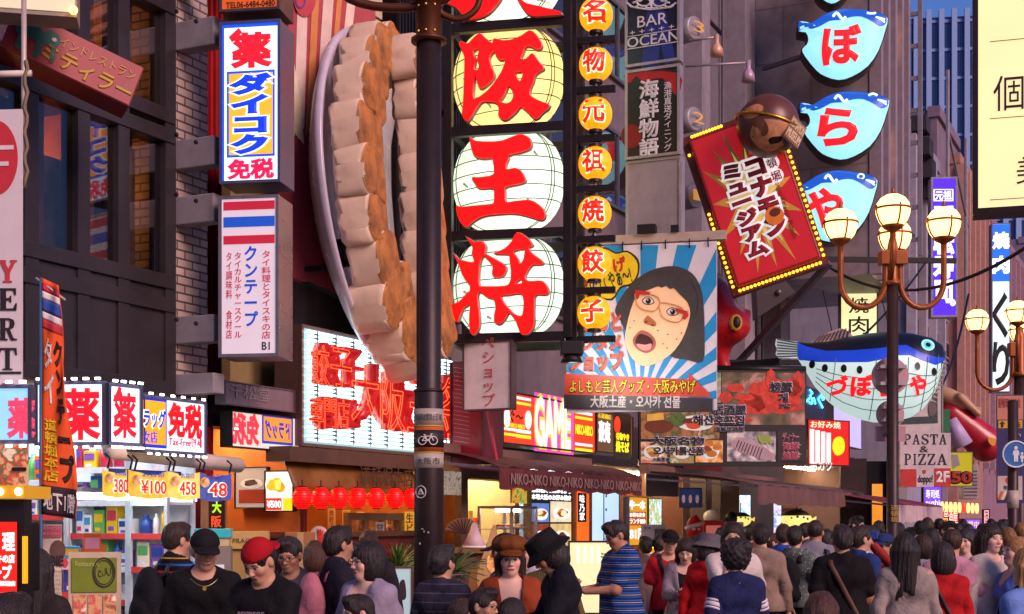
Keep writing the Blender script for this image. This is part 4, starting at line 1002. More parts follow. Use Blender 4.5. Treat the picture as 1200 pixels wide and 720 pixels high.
txt(t, q, 'ドラッグ', (150, 481, 193, 500), emit('#1838d0', .9, False, 0), y=-.02, bold=.04, outline=(WTXT, .04)) if False else txt(t, q, 'ラッグ', (168, 481, 193, 501), emit('#1838d0', .9, False, 0), y=-.02, bold=.04, outline=(WTXT, .05))
txt(t, q, '女店', (168, 505, 184, 519), emit('#1838d0', .9, False, 0), y=-.02, bold=.01)
txt(t, q, '免税', (198, 475, 236, 512), RED, bold=.055); txt(t, q, 'Tax-Free면세', (198, 513, 236, 524), emit('#b02038', .9, False, 0), bold=.01)
# rolled blind under it and price banners
m = MB()
pa, pb = FP(s_at(128, .95), .95, 0), FP(s_at(262, .8), .8, 0)
za, zb_ = zz(533, pa.y), zz(553, pb.y)
t = thing('awning', 'rolled cream awning under the drugstore signs', 'awning', (pa.x, pa.y, za), FA)
L = (pb - pa).length
MB().tube([(0, 0, .03), (L, 0, zb_ - za + .05)], .062, 14).build('roll', mat('#d8cabc', .6, dirt=.2), t, True)
MB().box(-.02, L*.5, -.03, -.01, -.24, -.1).build('valance', mat('#2a3a78', .6), t)
for i, (x0, x1, txt_, c) in enumerate(((121, 152, '380', '#e8c23a'), (153, 197, '¥100', '#e8b83a'), (198, 232, '458', '#f0d060'), (233, 268, '48', '#3a4a9a'))):
    q = Q(x0, x1, 549 + i*1.5, 580 + i*1.5, w=1.3, rot=FA)
    t = q.thing('price_banner', ('yellow price banner with a food picture reading 380', 'yellow price banner reading 100 in the middle of the row', 'yellow price banner reading 458', 'blue and yellow price banner nearest the black board')[i], 'banner', 'price banners under the awning')
    n = 9; m = MB(); v = []
    for j in range(n + 1):
        xx = q.w*j/n; yy = .025*math.sin(j*1.6 + i); sg = .02*math.sin(math.pi*j/n)
        v += [(xx, yy, -sg), (xx, yy, q.h - sg*1.6)]
    m.add(v, [(2*j, 2*j+2, 2*j+3, 2*j+1) for j in range(n)]); o = m.build('cloth', emit(c, .55, False, .2, 8), t); sm = o.modifiers.new('thick', 'SOLIDIFY'); sm.thickness = .006
    wv = lambda X, Z: -.035
    shape(t, q, [ellipse(x0 + 7, 561 + i*1.5, 5.5, 6)], photo_print(['#7a3a1a', '#e0b060', '#f4ead0'], 12), 'picture', -.03, .002)
    txt(t, q, 'お買得', (x0 + 14, 552 + i*1.5, x1 - 4, 558 + i*1.5), emit('#2838a8', .6, False, 0), y=-.032, depth=.002)
    txt(t, q, txt_, (x0 + 12, 562 + i*1.5, x1 - 3, 577 + i*1.5), emit('#e82820', .8, False, 0), y=-.032, bold=.02, depth=.003, outline=(emit('#fff4e0', .8, False, 0), .05))
    for xx in (.02, q.w - .02): MB().tube([(xx, -.02, q.h), (xx, -.04, q.h + .07), (xx, .0, q.h + .1)], .008, 5).build('hook', BLACK, t)
# ---- the orange nobori flag
Yf = 8.6; t = thing('nobori_flag', 'tall orange flag with yellow lettering on a slim blue pole', 'flag', (u_(48)*Yf, Yf, 0))
k = Yf / F_PX; Zf = lambda py: zz(py, Yf); Xf = lambda px: (px - 48)*k
MB().tube([(0, 0, 0), (0, 0, Zf(326))], .011, 8).build('pole', mat('#3a5a7a', .4), t, True)
MB().tube([(-.03, 0, Zf(326)), (.15, -.01, Zf(352))], .007, 6).build('cross_rod', mat('#c0a890', .5), t, True)
MB().box(-.4, .4, -.4, .4, 0, .06).build('foot', DARK, t)
prof = [(326, 50, 71), (352, 50, 73), (420, 51, 74), (470, 50, 80), (520, 50, 86), (560, 49, 90), (582, 49, 92), (603, 49, 91)]
def ff(z, u):   # flag surface: height px, 0..1 across -> point
    for (a, b) in zip(prof, prof[1:]):
        if a[0] <= z <= b[0] or b is prof[-1]:
            f = (z - a[0])/(b[0] - a[0]); x0 = a[1] + (b[1]-a[1])*f; x1 = a[2] + (b[2]-a[2])*f; break
    px = x0 + (x1-x0)*u; return (Xf(px), -.03*math.sin(u*6 + z*.045)*u - .01, Zf(z + 10*u*(1 if z < 400 else .6)))
def flag_piece(z0, z1, u0, u1, m, nm, nz=24, off=0.0, par=None):
    b = MB(); v = []; nu = 8
    for j in range(nz + 1):
        for i in range(nu + 1): p = ff(z0 + (z1-z0)*j/nz, u0 + (u1-u0)*i/nu); v.append((p[0], p[1] - off, p[2]))
    b.add(v, [(j*(nu+1)+i, j*(nu+1)+i+1, (j+1)*(nu+1)+i+1, (j+1)*(nu+1)+i) for j in range(nz) for i in range(nu)])
    o = b.build(nm, m, par or t, True); s = o.modifiers.new('thick', 'SOLIDIFY'); s.thickness = .003; return o
fc = flag_piece(326, 603, 0, 1, mat('#d8521a', .75, var=.12, scale=12), 'cloth', 50)
for z0, z1, c in ((330, 340, '#b8323a'), (341, 349, '#d8d0d0'), (350, 364, '#2a4a9a'), (365, 373, '#d8d0d0'), (374, 384, '#b8323a')): flag_piece(z0, z1, .02, .98, mat(c, .75), 'flag_stripe', 4, .005, fc)
flag_piece(568, 602, .01, .99, mat('#2a1a20', .75), 'dark_hem', 8, .005, fc)
def flag_txt(body, z0, z1, u0, u1, m, bold=.02, vertical=True, outline=None):
    me_o = txt(t, None, body, None, m, local=(0, 1, 0, 1), bold=bold, vertical=vertical, depth=0, y=0)
    def lay(o, off):
        for v in o.data.vertices:
            p = ff(z1 + (z0 - z1)*v.co.z, u0 + (u1-u0)*v.co.x); v.co = (p[0], p[1] - off, p[2])
        o.parent = fc
    lay(me_o, .009); return me_o
flag_txt('道頓堀本店', 490, 562, .10, .52, mat('#e8c020', .6), .03)
flag_txt('クンテープ', 395, 560, .60, .95, mat('#2a1414', .7), .06)
flag_txt('地下1階', 575, 596, .08, .95, mat('#d8d0cc', .6), .03, False)
flag_txt('タイ', 395, 470, .12, .5, mat('#d8d4cc', .7), .03)
# ---- stacked signs on the brick house
q = Q(258, 329, 27, 216, w=.55, rot=R(-9))
t = sign_box('lit_sign', 'tall blue edged lit drugstore sign with orange centre', 'lit sign', q, emit('#1a48e0', 1.0), mat('#5d6688', .35, .6), .38, .022)
rect(t, q, (263, 32, 325, 212), emit('#cfeaff', 1.15), 'white_field', -.01)
q1 = (267, 84, 321, 184)
rect(t, q, (266, 83, 322, 184), emit('#1a48e0', .9, False), 'blue_border', -.018); rect(t, q, (268.5, 86, 319.5, 181), emit('#ff9d28', 1.05, False), 'orange_field', -.026)
txt(t, q, 'ダイコク', (273, 88, 315, 179), emit('#1238d8', .95, False, 0), y=-.034, bold=.07, vertical=True, outline=(WTXT, .05))
txt(t, q, '薬', (274, 40, 316, 78), emit('#f01828', 1, False, 0), y=-.016, bold=.05, outline=(emit('#e8f6ff', 1.1, False, 0), .05))
shape(t, q, [[(268, 44), (280, 33), (284, 38), (276, 47), (272, 50)]], emit('#f01828', 1, False, 0), 'mark', -.016, .006)
txt(t, q, '免税', (268, 187, 320, 209), emit('#f01848', 1, False, 0), y=-.016, bold=.05)
q = Q(258, 328, -30, 15, w=.55, rot=R(-9))
t = sign_box('lit_sign', 'small orange sign with a telephone number above the tall stack', 'sign', q, emit('#d8581a', .55), mat('#5a4a48', .4, .5), .38, .02)
txt(t, q, 'TEL06-6484-0480', (265, 1.5, 322, 8.5), mat('#1a1010', .5), bold=.02); rect(t, q, (262, 13, 324, 14), INK, 'rule')
txt(t, q, 'OPEN 11:00-', (265, -16, 322, -6), mat('#1a1010', .5), bold=.01)
q = Q(257, 327, 231, 419, w=.55, rot=R(-9))
t = sign_box('lit_sign', 'tall pale Thai restaurant sign with red and blue bars', 'sign', q, emit('#d8c4d0', .55), mat('#8f8288', .3, .7), .38, .026)
for y0, y1, c in ((236, 246, '#b01c34'), (254, 266, '#1c4ab0'), (276, 286, '#b01c34')): rect(t, q, (262, y0, 322, y1), emit(c, .7, False), 'colour_bar')
TR = emit('#a8243c', .7, False, 0)
txt(t, q, 'クンテープ', (287, 289, 302, 382), emit('#1c3ca8', .75, False, 0), vertical=True, bold=.03)
txt(t, q, 'タイ料理とタイスキの店', (307, 294, 317, 397), TR, vertical=True, bold=.015)
txt(t, q, 'タイカルチャースクール', (275, 296, 283, 396), TR, vertical=True, bold=.015)
txt(t, q, 'タイ調味料', (265, 296, 272, 350), TR, vertical=True, bold=.015); txt(t, q, '食材店', (265, 364, 272, 397), TR, vertical=True, bold=.015)
txt(t, q, 'B1', (307, 401, 316, 410), INK, bold=.02)
# little grey fascia plaque under it
q = Q(262, 344, 446, 474, w=.3, rot=FA)
t = sign_box('plaque', 'grey metal plaque with faint raised characters', 'plaque', q, mat('#8a8288', .4, .5, dirt=.3), GREY, .1, .01)
txt(t, q, '千松堂', (270, 452, 315, 469), mat('#a49ca2', .35, .6), bold=.01)
# reflection of the drugstore sign in the glass, painted on a glowing panel
q = Q(270, 350, 481, 524, w=.28, rot=FA)
t = sign_box('lit_sign', 'glowing panel painted as the reversed reflection of the tax free sign', 'lit sign', q, emit('#d8cfc4', .7), DARK, .12, .01)
txt(t, q, '免税', (273, 486, 303, 520), emit('#d83848', .8, False, 0), bold=.05, mirror=True)
rect(t, q, (307, 487, 343, 521), emit('#1c38a8', .8, False), 'border'); rect(t, q, (309, 490, 341, 518), emit('#e88a30', .8, False), 'orange_field', -.014)
txt(t, q, 'ドラッグ', (311, 494, 339, 514), emit('#1c38a8', .8, False, 0), y=-.02, bold=.04, mirror=True)
led_row(t, .02, .06, q.h*.5, 1)
# ---- black truss that carries the dumpling plate
Yq = 15.4; t = thing('steel_truss', 'black steel truss standing behind the giant dumpling plate', 'truss', (u_(370)*Yq, Yq + .3, zz(440, Yq)), R(-18))
k = Yq / F_PX; P3 = lambda px, py, y=0.0: ((px - 370)*k, y, zz(py, Yq) - t.location.z)
for nm, pts, wd in (('post', ((360, 60), (366, 430)), .07), ('post', ((378, 32), (392, 200)), .085), ('post', ((343, 90), (384, 440)), .09), ('post', ((396, 26), (404, 180)), .08)):
    for dy in (0.0,): MB().bar(P3(*pts[0], dy), P3(*pts[1], dy), wd).build(nm, BLACK, t)
for a, b_ in (((364, 34), (378, 20)), ((378, 20), (396, 26)), ((378, 34), (402, 30)), ((396, 26), (408, 34)), ((360, 60), (378, 44)), ((360, 62), (398, 62)), ((362, 72), (386, 70)), ((360, 98), (400, 96)), ((362, 62), (386, 98)), ((348, 116), (392, 114)), ((350, 140), (394, 138)), ((348, 116), (392, 160)), ((386, 60), (404, 100))):
    MB().bar(P3(*a, .05), P3(*b_, .05), .045).build('brace', BLACK, t)
MB().tube([P3(364, 80, -.1), P3(382, 88, -.1)], .02, 8).build('lit_tube', emit('#ffb040', 3, False), t, True)
# ---- giant plate of dumplings
Yg = 14.9; k = Yg / F_PX
t = thing('dumpling_sign', 'giant white plate of fried dumplings mounted upright', 'giant model', (u_(460)*Yg, Yg, zz(240, Yg)), 0)
ph = R(-14); t.rotation_euler = (0, -R(5), ph)
# local: plate axis of the disc = +x (faces right), in-plane horizontal = +y (away), z up
Rp = 202*k
pl = MB().lathe([(0, -.02), (Rp*.55, -.02), (Rp*.72, .02), (Rp*.9, .14), (Rp*.985, .22), (Rp, .20), (Rp*.985, .13), (Rp*.9, .03), (Rp*.72, -.12), (Rp*.6, -.2), (0, -.2)], 72, (-.28, 0, 0), 0, 'x')
pl.build('plate', mat('#bdb4c4', .25, spec=.6, dirt=.05), t, True)
DOUGH = mat('#cdb49c', .45, var=.14, scale=3.0, bump=.25, bscale=14); CRUST = mat('#a06a38', .55, var=.65, scale=5, bump=.9, bscale=22)
def gyoza(loc, L, Hh, Th, rot, seed):
    rr = random.Random(seed); n1, n2 = 22, 26; v = []; f = []; mi = []
    for i in range(n1 + 1):
        s = math.sin(math.pi*(i/n1 - .5)); tap = max(.03, 1 - abs(s)**9)**.45
        for j in range(n2):
            a = 2*math.pi*j/n2; ca, sa = math.cos(a), math.sin(a)
            e = .26; xx = abs(ca)**e*(1 if ca > 0 else -1); zq = abs(sa)**e*(1 if sa > 0 else -1)
            pleat = .05*math.sin(s*17 + seed)*(xx < 0) + .03*math.sin(5*a + seed*2 + 3*s)
            bulge = .03*math.sin(7*s + seed*1.3)*math.sin(2*a + seed) + .03*math.sin(13*a + 5*s + seed*2.1)*(s < 0)
            v.append((bulge*Th + Th/2*(xx*(1 if xx < 0 else .92)) * (.75 + .25*tap) + .03*pleat, L/2*s, Hh/2*zq*(tap*.9 + .13)*(1 + pleat) - .10*Hh*s*s))
    for i in range(n1):
        for j in range(n2):
            f.append((i*n2 + j, i*n2 + (j+1) % n2, (i+1)*n2 + (j+1) % n2, (i+1)*n2 + j)); a = 2*math.pi*(j + .5)/n2
            mi.append(1 if math.cos(a) > .62 else 0)
    f += [tuple(range(n2-1, -1, -1)), tuple(n1*n2 + k_ for k_ in range(n2))]; mi += [0, 0]
    b = MB(); b.v = v; b.f = f; b.m = mi; o = b.build('dumpling', [DOUGH, CRUST], t, True)
    o.location = loc; o.rotation_euler = (rot, 0, rr.uniform(-.05, .05)); return o
Hd = 45*k
for i in range(11):         # outer curve of dumplings, from the crown round to the foot
    an = R(98 + i*(164/10.0)); r_ = Rp*.78
    gyoza((.10 + .02*(i % 2), r_*math.cos(an)*.92, r_*math.sin(an)*(1.10 if i < 6 else 1.02)), .60 + (.35 if i > 7 else 0), Hd*1.22, .36 + (.08 if i > 7 else 0), (an - math.pi)*(.55 if an > math.pi else .12), i)
for i in range(8):          # straight inner stack
    gyoza((.40, -.22 + .05*math.sin(i), 150*k - i*Hd*.96), .62, Hd*1.2, .34, R(6*(i-2)), 20 + i)
# spot lamp on its arm
Ys = 13.9; k = Ys / F_PX
t = thing('spotlight', 'small black spotlight on a bracket arm beside the dumpling plate', 'spotlight', (u_(405)*Ys, Ys, zz(297, Ys)))
MB().box(-.10, .10, -.06, .1, -.02, .06).build('head', BLACK, t, bevel=.01); MB().lathe([(.11, .12), (.075, .06), (.06, -.06), (.05, -.09)], 16).build('shade', mat('#17161a', .4), t, True)
sl_ = bpy.data.lights.new('added_spot_beam', 'SPOT'); sl_.energy = 150; sl_.spot_size = R(120); sl_.spot_blend = .9; sl_.color = (1, .6, .28); sl_.shadow_soft_size = .08  # warm beam added to brighten the dumplings
lo_ = bpy.data.objects.new('added_spot_beam', sl_); C.objects.link(lo_); lo_.parent = t; lo_.location = (.14, -.1, .16); lo_.rotation_euler = Vector((.55, 1.0, .5)).to_track_quat('-Z', 'Y').to_euler()
MB().bar((-.62, .15, -.16), (.05, .02, -.10), .05).bar((-.5, .15, -.22), (-.1, .2, -.4), .04).build('arm', BLACK, t)
# ---- neon dumpling restaurant sign
q = Q(352, 527, 380, 522.5, w=.35, rot=FA)
t = sign_box('neon_sign', 'wide neon sign of red letters before rows of white tubes', 'neon sign', q, emit('#8fb0b4', .55), mat('#6a5048', .4, .4), .3, .03)
for i in range(26):
    z = .06 + (q.h - .12)*i/25; MB().tube([(.05, -.05, z), (q.w - .05, -.05, z)], .011, 6).build('light_tube', emit('#e8fbff', 2.6 if i % 2 else 1.6, True, 0), t, True)
m = MB()
for j in range(9):
    xj = .2 + (q.w - .4)*j/8; m.box(xj - .006, xj + .006, -.07, -.03, .05, q.h - .05)
m.build('tube_holder', mat('#3a4448', .4), t)
NEON = emit('#ff4a20', 2.2, True, 0); LET = emit('#c01418', .42, False, .1, 6)
def channel(body, px, dp=.15):
    txt(t, q, body, px, LET, y=-.09, bold=.018, depth=dp, name='channel_letter')
    txt(t, q, body, px, NEON, y=-.09 - dp - .02, neon=.006, name='neon_tube')
for body, px in (('餃', (364, 404, 386, 452)), ('子', (388, 409, 412, 455)), ('専', (362, 466, 379, 503)), ('門', (380, 468, 394, 503)), ('店', (395, 469, 409, 502)), ('大', (412, 428, 444, 494)), ('阪', (446, 436, 474, 505)), ('王', (478, 446, 504, 508)), ('将', (508, 442, 535, 514))): channel(body, px)
q = Q(528, 566, 425, 545, w=.7, rot=PR)
t = sign_box('sign_box', 'plain glossy red sign box at the end of the neon sign', 'sign', q, mat('#8a1a2c', .3, dirt=.2), mat('#5a1a26', .35), .5, .02)
m = MB()
for i in range(18): m.bar((q.w*.12, -.012, q.h*(.95 - i*.042)), (q.w*.6, -.012, q.h*(.92 - i*.042)), .006)
m.build('pink_bars', mat('#c890a0', .4), t)  # row of thin sloping pale pink bars on the red face
for px, py in ((530, 545), (566, 548)): MB().bar(q.loc(px, py)[:1] + (0, q.loc(px, py)[1]), (q.loc(590, 552)[0], -.1, q.loc(590, 552)[1]), .035).build('stay', mat('#9a2030', .5), t)
MB().bar((q.w*.95, 0, q.h*.9), (q.loc(588, 550)[0], -.1, q.loc(588, 550)[1]), .03).build('stay', mat('#9a2030', .5), t)
# canvas awning and red paper lanterns
pa, pb = FP(s_at(345, .5), .5), FP(s_at(492, .5), .5)
za = zz(541, pa.y); zb_ = zz(573, pa.y)
t = thing('awning', 'tan canvas awning with faded lettering over the dumpling restaurant', 'awning', (pa.x, pa.y, zb_), FA); L = (pb - pa).length
v = []; n = 30
for i in range(n + 1):
    for j in range(5): v.append((L*i/n, -.03*math.sin(i*.9)*j/4 + .10*(1 - j/4.0), (za - zb_)*(1 - j/4.0) - .015*math.sin(i*1.3)*(j == 4)))
o = MB().add(v, [(i*5 + j, (i+1)*5 + j, (i+1)*5 + j + 1, i*5 + j + 1) for i in range(n) for j in range(4)]).build('canvas', mat('#7d4f22', .5, var=.3, scale=4, bump=.4, bscale=6), t, True)
o.modifiers.new('thick', 'SOLIDIFY').thickness = .01
txt(t, None, '道頓堀本店', None, mat('#4a3424', .7), local=(L*.45, L*.9, .06, .26), y=-.05)
MB().box(-.1, L + .3, -.02, .25, za - zb_, za - zb_ + .14).build('header', mat('#5a4032', .5, dirt=.3), t)
cl = [('string of red paper lanterns', 0)]
base = None
for i, px in enumerate((354, 376, 397, 419, 441, 463, 482)):
    Yl_ = Yw(px, .55); lr = 11.2/F_PX*Yl_
    loc = (u_(px)*Yl_, Yl_, zz(584, Yl_))
    lab = 'round glowing red paper lantern hung in a row below the tan canvas awning'
    if base is None:
        base = thing('paper_lantern', lab, 'lantern', loc, 0, 'red paper lanterns under the tan awning')
        pr = [(lr*.45*1, lr*1.12)] + [(lr*(math.sin(math.pi*(j/12.0))**.6*1.0 + (.02 if j % 2 else 0)), lr*1.1*math.cos(math.pi*j/12.0)) for j in range(1, 12)] + [(lr*.45, -lr*1.12)]
        MB().lathe(pr, 20).build('paper', emit('#ff0e0a', 1.3, True, .2, 14), base, True)
        m = MB()
        for j in range(2, 11): m.tube([(pr[j][0]*1.01*math.cos(a), pr[j][0]*1.01*math.sin(a), pr[j][1]) for a in np.linspace(0, 2*math.pi, 25)[:-1]], .004, 4, True)
        m.build('rib', mat('#7a0a0a', .6), base)
        MB().lathe([(lr*.42, lr*1.1), (lr*.42, lr*1.25), (0, lr*1.25)], 12).lathe([(0, -lr*1.25), (lr*.42, -lr*1.25), (lr*.42, -lr*1.1)], 12).build('rim', BLACK, base)
        MB().tube([(0, 0, lr*1.2), (0, 0, lr*1.9)], .006, 5).build('cord', BLACK, base)
    else: dup(base, loc)
# ================================================================== the lantern tower
Yt2 = 15.2; q = Q(525, 665, -140, 400, Y=Yt2, rot=R(-12)); FR = mat('#241d1d', .45, .4, dirt=.3)
t = q.thing('lantern_frame', 'black steel frame holding four big white lanterns one above another', 'sign frame')
m = MB(); H2 = q.h
bars = [-118, 34, 155, 276, 400]
m.box(-.04, .05, -.05, .05, 0, H2).box(q.w - .04, q.w + .05, -.05, .05, 0, H2).box(-.04, .05, .75, .85, 0, H2).box(q.w - .04, q.w + .05, .75, .85, 0, H2)
for y in (-118, 30, 152, 275, 396):
    z = q.loc(595, y)[1]
    m.box(.05, q.w - .04, -.045, .045, z - .05, z + .05).box(.05, q.w - .04, .755, .845, z - .05, z + .05).box(-.03, .04, .05, .75, z - .04, z + .04).box(q.w - .03, q.w + .04, .05, .75, z - .04, z + .04)
m.build('frame', FR, t, bevel=.006)
for y in (-60, 92, 215, 335):
    z = q.loc(525, y)[1]; MB().bar((0, .8, z), (-.5, 1.4, z), .05).build('wall_tie', FR, t)
SH = [glow_shell(c, .15) for c in ('#e4f4de', '#f6e2a8', '#e4f4de', '#e0f2de')]
REDL = emit('#ff0a02', 1.0, False, .0); CAN = mat('#8d8480', .4, .4)
CH = {1: [zp(515, 0, 4.9625, [(118,262),(128,244),(165,258),(200,225),(235,200),(260,220),(300,252),(312,250),(320,228),(360,238),(420,235),(480,210),(525,182),(560,205),(590,250),(592,275),(570,290),(530,270),(500,275),(485,310),(472,345),(505,345),(540,315),(575,360),(605,398),(575,420),(555,440),(545,480),(525,525),(530,560),(580,590),(640,615),(600,655),(560,692),(520,660),(475,622),(440,655),(400,690),(370,697),(345,670),(348,630),(330,600),(290,592),(245,595),(210,640),(165,705),(135,670),(140,600),(145,480),(148,350),(142,310)]),
          zp(515, 0, 4.9625, [(195,300),(225,282),(232,300),(222,340),(232,380),(228,408),(210,412),(200,400),(208,350)]),
          zp(515, 0, 4.9625, [(292,330),(320,298),(335,330),(355,350),(383,345),(375,390),(350,440),(300,510),(250,555),(200,580),(198,500),(205,440),(215,450),(235,512),(270,500),(310,460),(318,430),(300,390),(290,350)]),
          zp(515, 0, 4.9625, [(438,422),(487,422),(475,470),(460,475),(448,450)]), zp(515, 0, 4.9625, [(400,500),(425,525),(432,560),(415,595),(385,605),(345,590),(365,570),(385,535)])],
      2: [zp(515, 140, 4.9625, [(180,105),(205,128),(300,132),(370,125),(440,98),(480,92),(520,110),(533,140),(525,170),(480,190),(400,210),(402,225),(388,262),(388,292),(415,290),(440,286),(470,300),(495,340),(495,365),(450,380),(385,395),(382,430),(386,482),(440,478),(520,472),(570,495),(605,530),(612,565),(595,585),(560,578),(500,560),(430,548),(340,552),(260,562),(200,590),(160,625),(145,622),(115,580),(100,510),(125,513),(200,505),(300,495),(318,482),(320,440),(312,402),(235,402),(212,378),(192,342),(230,340),(310,325),(320,290),(312,235),(310,225),(250,228),(212,218),(195,190),(185,150)])]}
O3 = (515, 265, 4.9625)
J = [[zp(*O3, [(160,68),(205,95),(242,92),(268,118),(262,160),(240,200),(230,260),(228,330),(240,370),(222,400),(225,460),(232,530),(230,590),(210,625),(195,632),(178,600),(176,520),(182,460),(178,440),(180,360),(192,330),(180,300),(205,215),(192,160),(195,120)])],
     [zp(*O3, [(90,170),(120,200),(185,215),(205,220),(195,350),(160,320),(135,280),(118,230)])],
     [zp(*O3, [(45,455),(90,455),(130,430),(180,380),(200,440),(150,470),(125,510),(108,555),(85,540),(60,500)])],
     [zp(*O3, [(325,160),(380,135),(420,95),(455,42),(510,70),(542,115),(520,125),(535,160),(600,210),(590,225),(540,228),(510,270),(497,300),(520,325),(590,322),(620,345),(635,380),(620,400),(570,400),(553,420),(550,500),(548,580),(520,625),(485,632),(465,600),(450,560),(420,515),(400,510),(380,545),(350,572),(325,560),(322,520),(330,480),(320,430),(280,415),(245,385),(228,360),(250,355),(330,355),(400,345),(420,290),(412,200),(405,168),(360,165)]),
      zp(*O3, [(430,150),(495,135),(497,170),(490,200),(470,225),(455,190)]), zp(*O3, [(435,340),(475,308),(482,335)]), zp(*O3, [(358,410),(400,403),(486,402),(485,520),(440,518),(410,490),(380,455)])],
     [zp(*O3, [(258,165),(330,200),(385,235),(385,270),(365,295),(330,300),(310,280),(312,230)])]]
T0 = [[[(576, -86), (598, -88), (600, -52), (640, -60), (646, -38), (602, -30), (610, 0), (632, 8), (648, 12), (658, 16), (640, 18), (622, 18), (612, 8), (602, -10), (596, -20), (586, 0), (572, 16), (556, 22), (546, 21), (534, 8), (520, 0), (556, -6), (572, -26), (536, -26), (528, -44), (574, -50)]]]
for i, cy in enumerate((-32, 94, 214, 337)):
    x, z = q.loc(596, cy, .40); ry = (q.loc(596, cy - 59, .4)[1] - q.loc(596, cy + 59, .4)[1])/2; rx = (q.loc(660, cy, .4)[0] - q.loc(531, cy, .4)[0])/2; dyp = .42
    nm = ('top lantern of the tower cut off by the picture edge', 'big cream lantern with a red character of many strokes and a yellow gap', 'big white lantern with a red character of three bars and an upright', 'lowest big white lantern of the tower with a many pronged red character')[i]
    g = thing('big_lantern', nm, 'lantern', q.o + Vector((math.cos(q.rot)*x - math.sin(q.rot)*.40, math.sin(q.rot)*x + math.cos(q.rot)*.40, z)), q.rot, 'big lanterns of the tower')
    m = MB(); v = []; n = 40; mm = 22
    def sup(a, e=.78): c = math.cos(a); return abs(c)**e*(1 if c > 0 else -1)
    prof = [(math.sin(math.pi*(j + .0)/mm)**.62, math.cos(math.pi*j/mm)) for j in range(mm + 1)]
    v = [(rx*r_*math.cos(2*math.pi*k_/n), dyp*r_*math.sin(2*math.pi*k_/n), ry*zq) for r_, zq in prof for k_ in range(n)]
    m.add(v, [(j*n + k_, (j+1)*n + k_, (j+1)*n + (k_+1) % n, j*n + (k_+1) % n) for j in range(mm) for k_ in range(n)]); m.build('shell', SH[i], g, True); inner_lamp(g, (rx*.12, 0, -ry*.12), 4.6, ((1, 1, .9), (1, .86, .5), (1, 1, .9), (1, 1, .9))[i])
    m = MB()
    for j in range(-3, 4):
        zq = j*.27 + .05; r_ = (1 - min(.98, abs(zq))**2.6)**.42 if abs(zq) < .99 else .1
        r_ = math.sin(math.acos(max(-1, min(1, zq))))**.62
        m.tube([(rx*1.012*r_*math.cos(a), dyp*1.012*r_*math.sin(a), ry*zq + .02*math.cos(a)) for a in np.linspace(0, 2*math.pi, 41)[:-1]], .0058, 5, True)
    for a in (R(-28), R(-150), R(28), R(150), R(-33)):
        m.tube([(rx*1.012*r_*math.cos(a), dyp*1.012*r_*math.sin(a), ry*zq) for r_, zq in prof], .0055, 5)
    m.build('wire', BLACK, g, True)
    for cx_, cz_ in ((-.28, .5), (.62, .35), (-.62, -.2), (.5, -.55), (-.2, -.7)):
        MB().tube([(rx*cx_, -dyp*.8, ry*cz_), (rx*cx_, -dyp*1.15, ry*cz_)], .012, 6).build('standoff', STEEL, g)
    loops = {0: T0, 1: [CH[1]], 2: [CH[2]], 3: J}[i]
    ql = Q(525, 665, -140, 400, Y=Yt2, rot=R(-12)); off = Vector((x, 0, z))
    for j, lp in enumerate(loops):
        lp = [smooth_loop([(p[0] - x, p[1] - z) for p in [q.loc(*pp, -.1) for pp in l_]], 3) for l_ in lp]
        o = shape(g, None, lp, REDL, 'red_character', -.475 - .003*j, .05, True)
        big = []
        bo = shape(g, None, lp, CAN, 'character_casing', -.45 - .004*j, .03, True, .012)
# column of small lanterns on its own frame
q = Q(671, 725, -140, 402, Y=15.0, rot=R(-12)); t = q.thing('lantern_frame', 'slim black post with short arms holding the small orange lanterns', 'sign frame')
m = MB(); m.box(-.05, .05, -.05, .05, 0, q.h)
for y in (-70, -8, 48, 106, 163, 222, 281, 341, 398):
    z = q.loc(690, y)[1]; m.box(.05, q.w*.93, -.03, .03, z - .035, z + .035)
z = q.loc(690, 281)[1]
m.build('frame', FR, t, bevel=.004)
lit = emit('#ff9a12', 1.0, True, .25, 18)
for i, (ch, cy) in enumerate((('本', -36), ('名', 18), ('物', 76), ('元', 134), ('祖', 192), ('焼', 250), ('餃', 309), ('子', 367))):
    if i == 0: continue
    cx_ = 699 - i*.4; x, z = q.loc(cx_, cy); rr = 19.5/F_PX*15.0; wd = ('just out of sight at the top', 'topmost in view', 'second from the top', 'third from the top', 'fourth from the top', 'level with the bottom big lantern top', 'second from the bottom', 'lowest of the column')[i]
    g = thing('small_lantern', f'small round orange lantern, {wd}, on the slim black post', 'lantern', q.o + Vector((math.cos(q.rot)*x, math.sin(q.rot)*x - .0, z)), q.rot, 'small orange lanterns in a column')
    pr = [(rr*.42, rr*.98)] + [(rr*math.sin(math.pi*j/16.0)**.75*(1 + .012*(j % 2)), rr*.96*math.cos(math.pi*j/16.0)) for j in range(1, 16)] + [(rr*.42, -rr*.98)]
    MB().lathe(pr, 26).build('paper', lit, g, True)
    MB().lathe([(rr*.42, rr*.95), (rr*.42, rr*1.14), (0, rr*1.14)], 14).build('rim', BLACK, g); MB().lathe([(0, -rr*1.14), (rr*.42, -rr*1.14), (rr*.42, -rr*.95)], 14).build('rim', BLACK, g)
    MB().tube([(0, 0, -rr*1.14), (0, 0, -rr*1.42)], .02, 6).build('cord', STEEL, g)
    def sf(X, Z, rr=rr): return -math.sqrt(max(.0001, rr*rr*1.0 - X*X - Z*Z))
    txt(g, None, ch, None, emit('#ff2010', 1.0, False, 0), local=(-rr*.62, rr*.62, -rr*.62, rr*.66), y=-.012, bold=.035, surf=sf, depth=.006, outline=(emit('#fff0d0', 1.1, False, 0), .035))
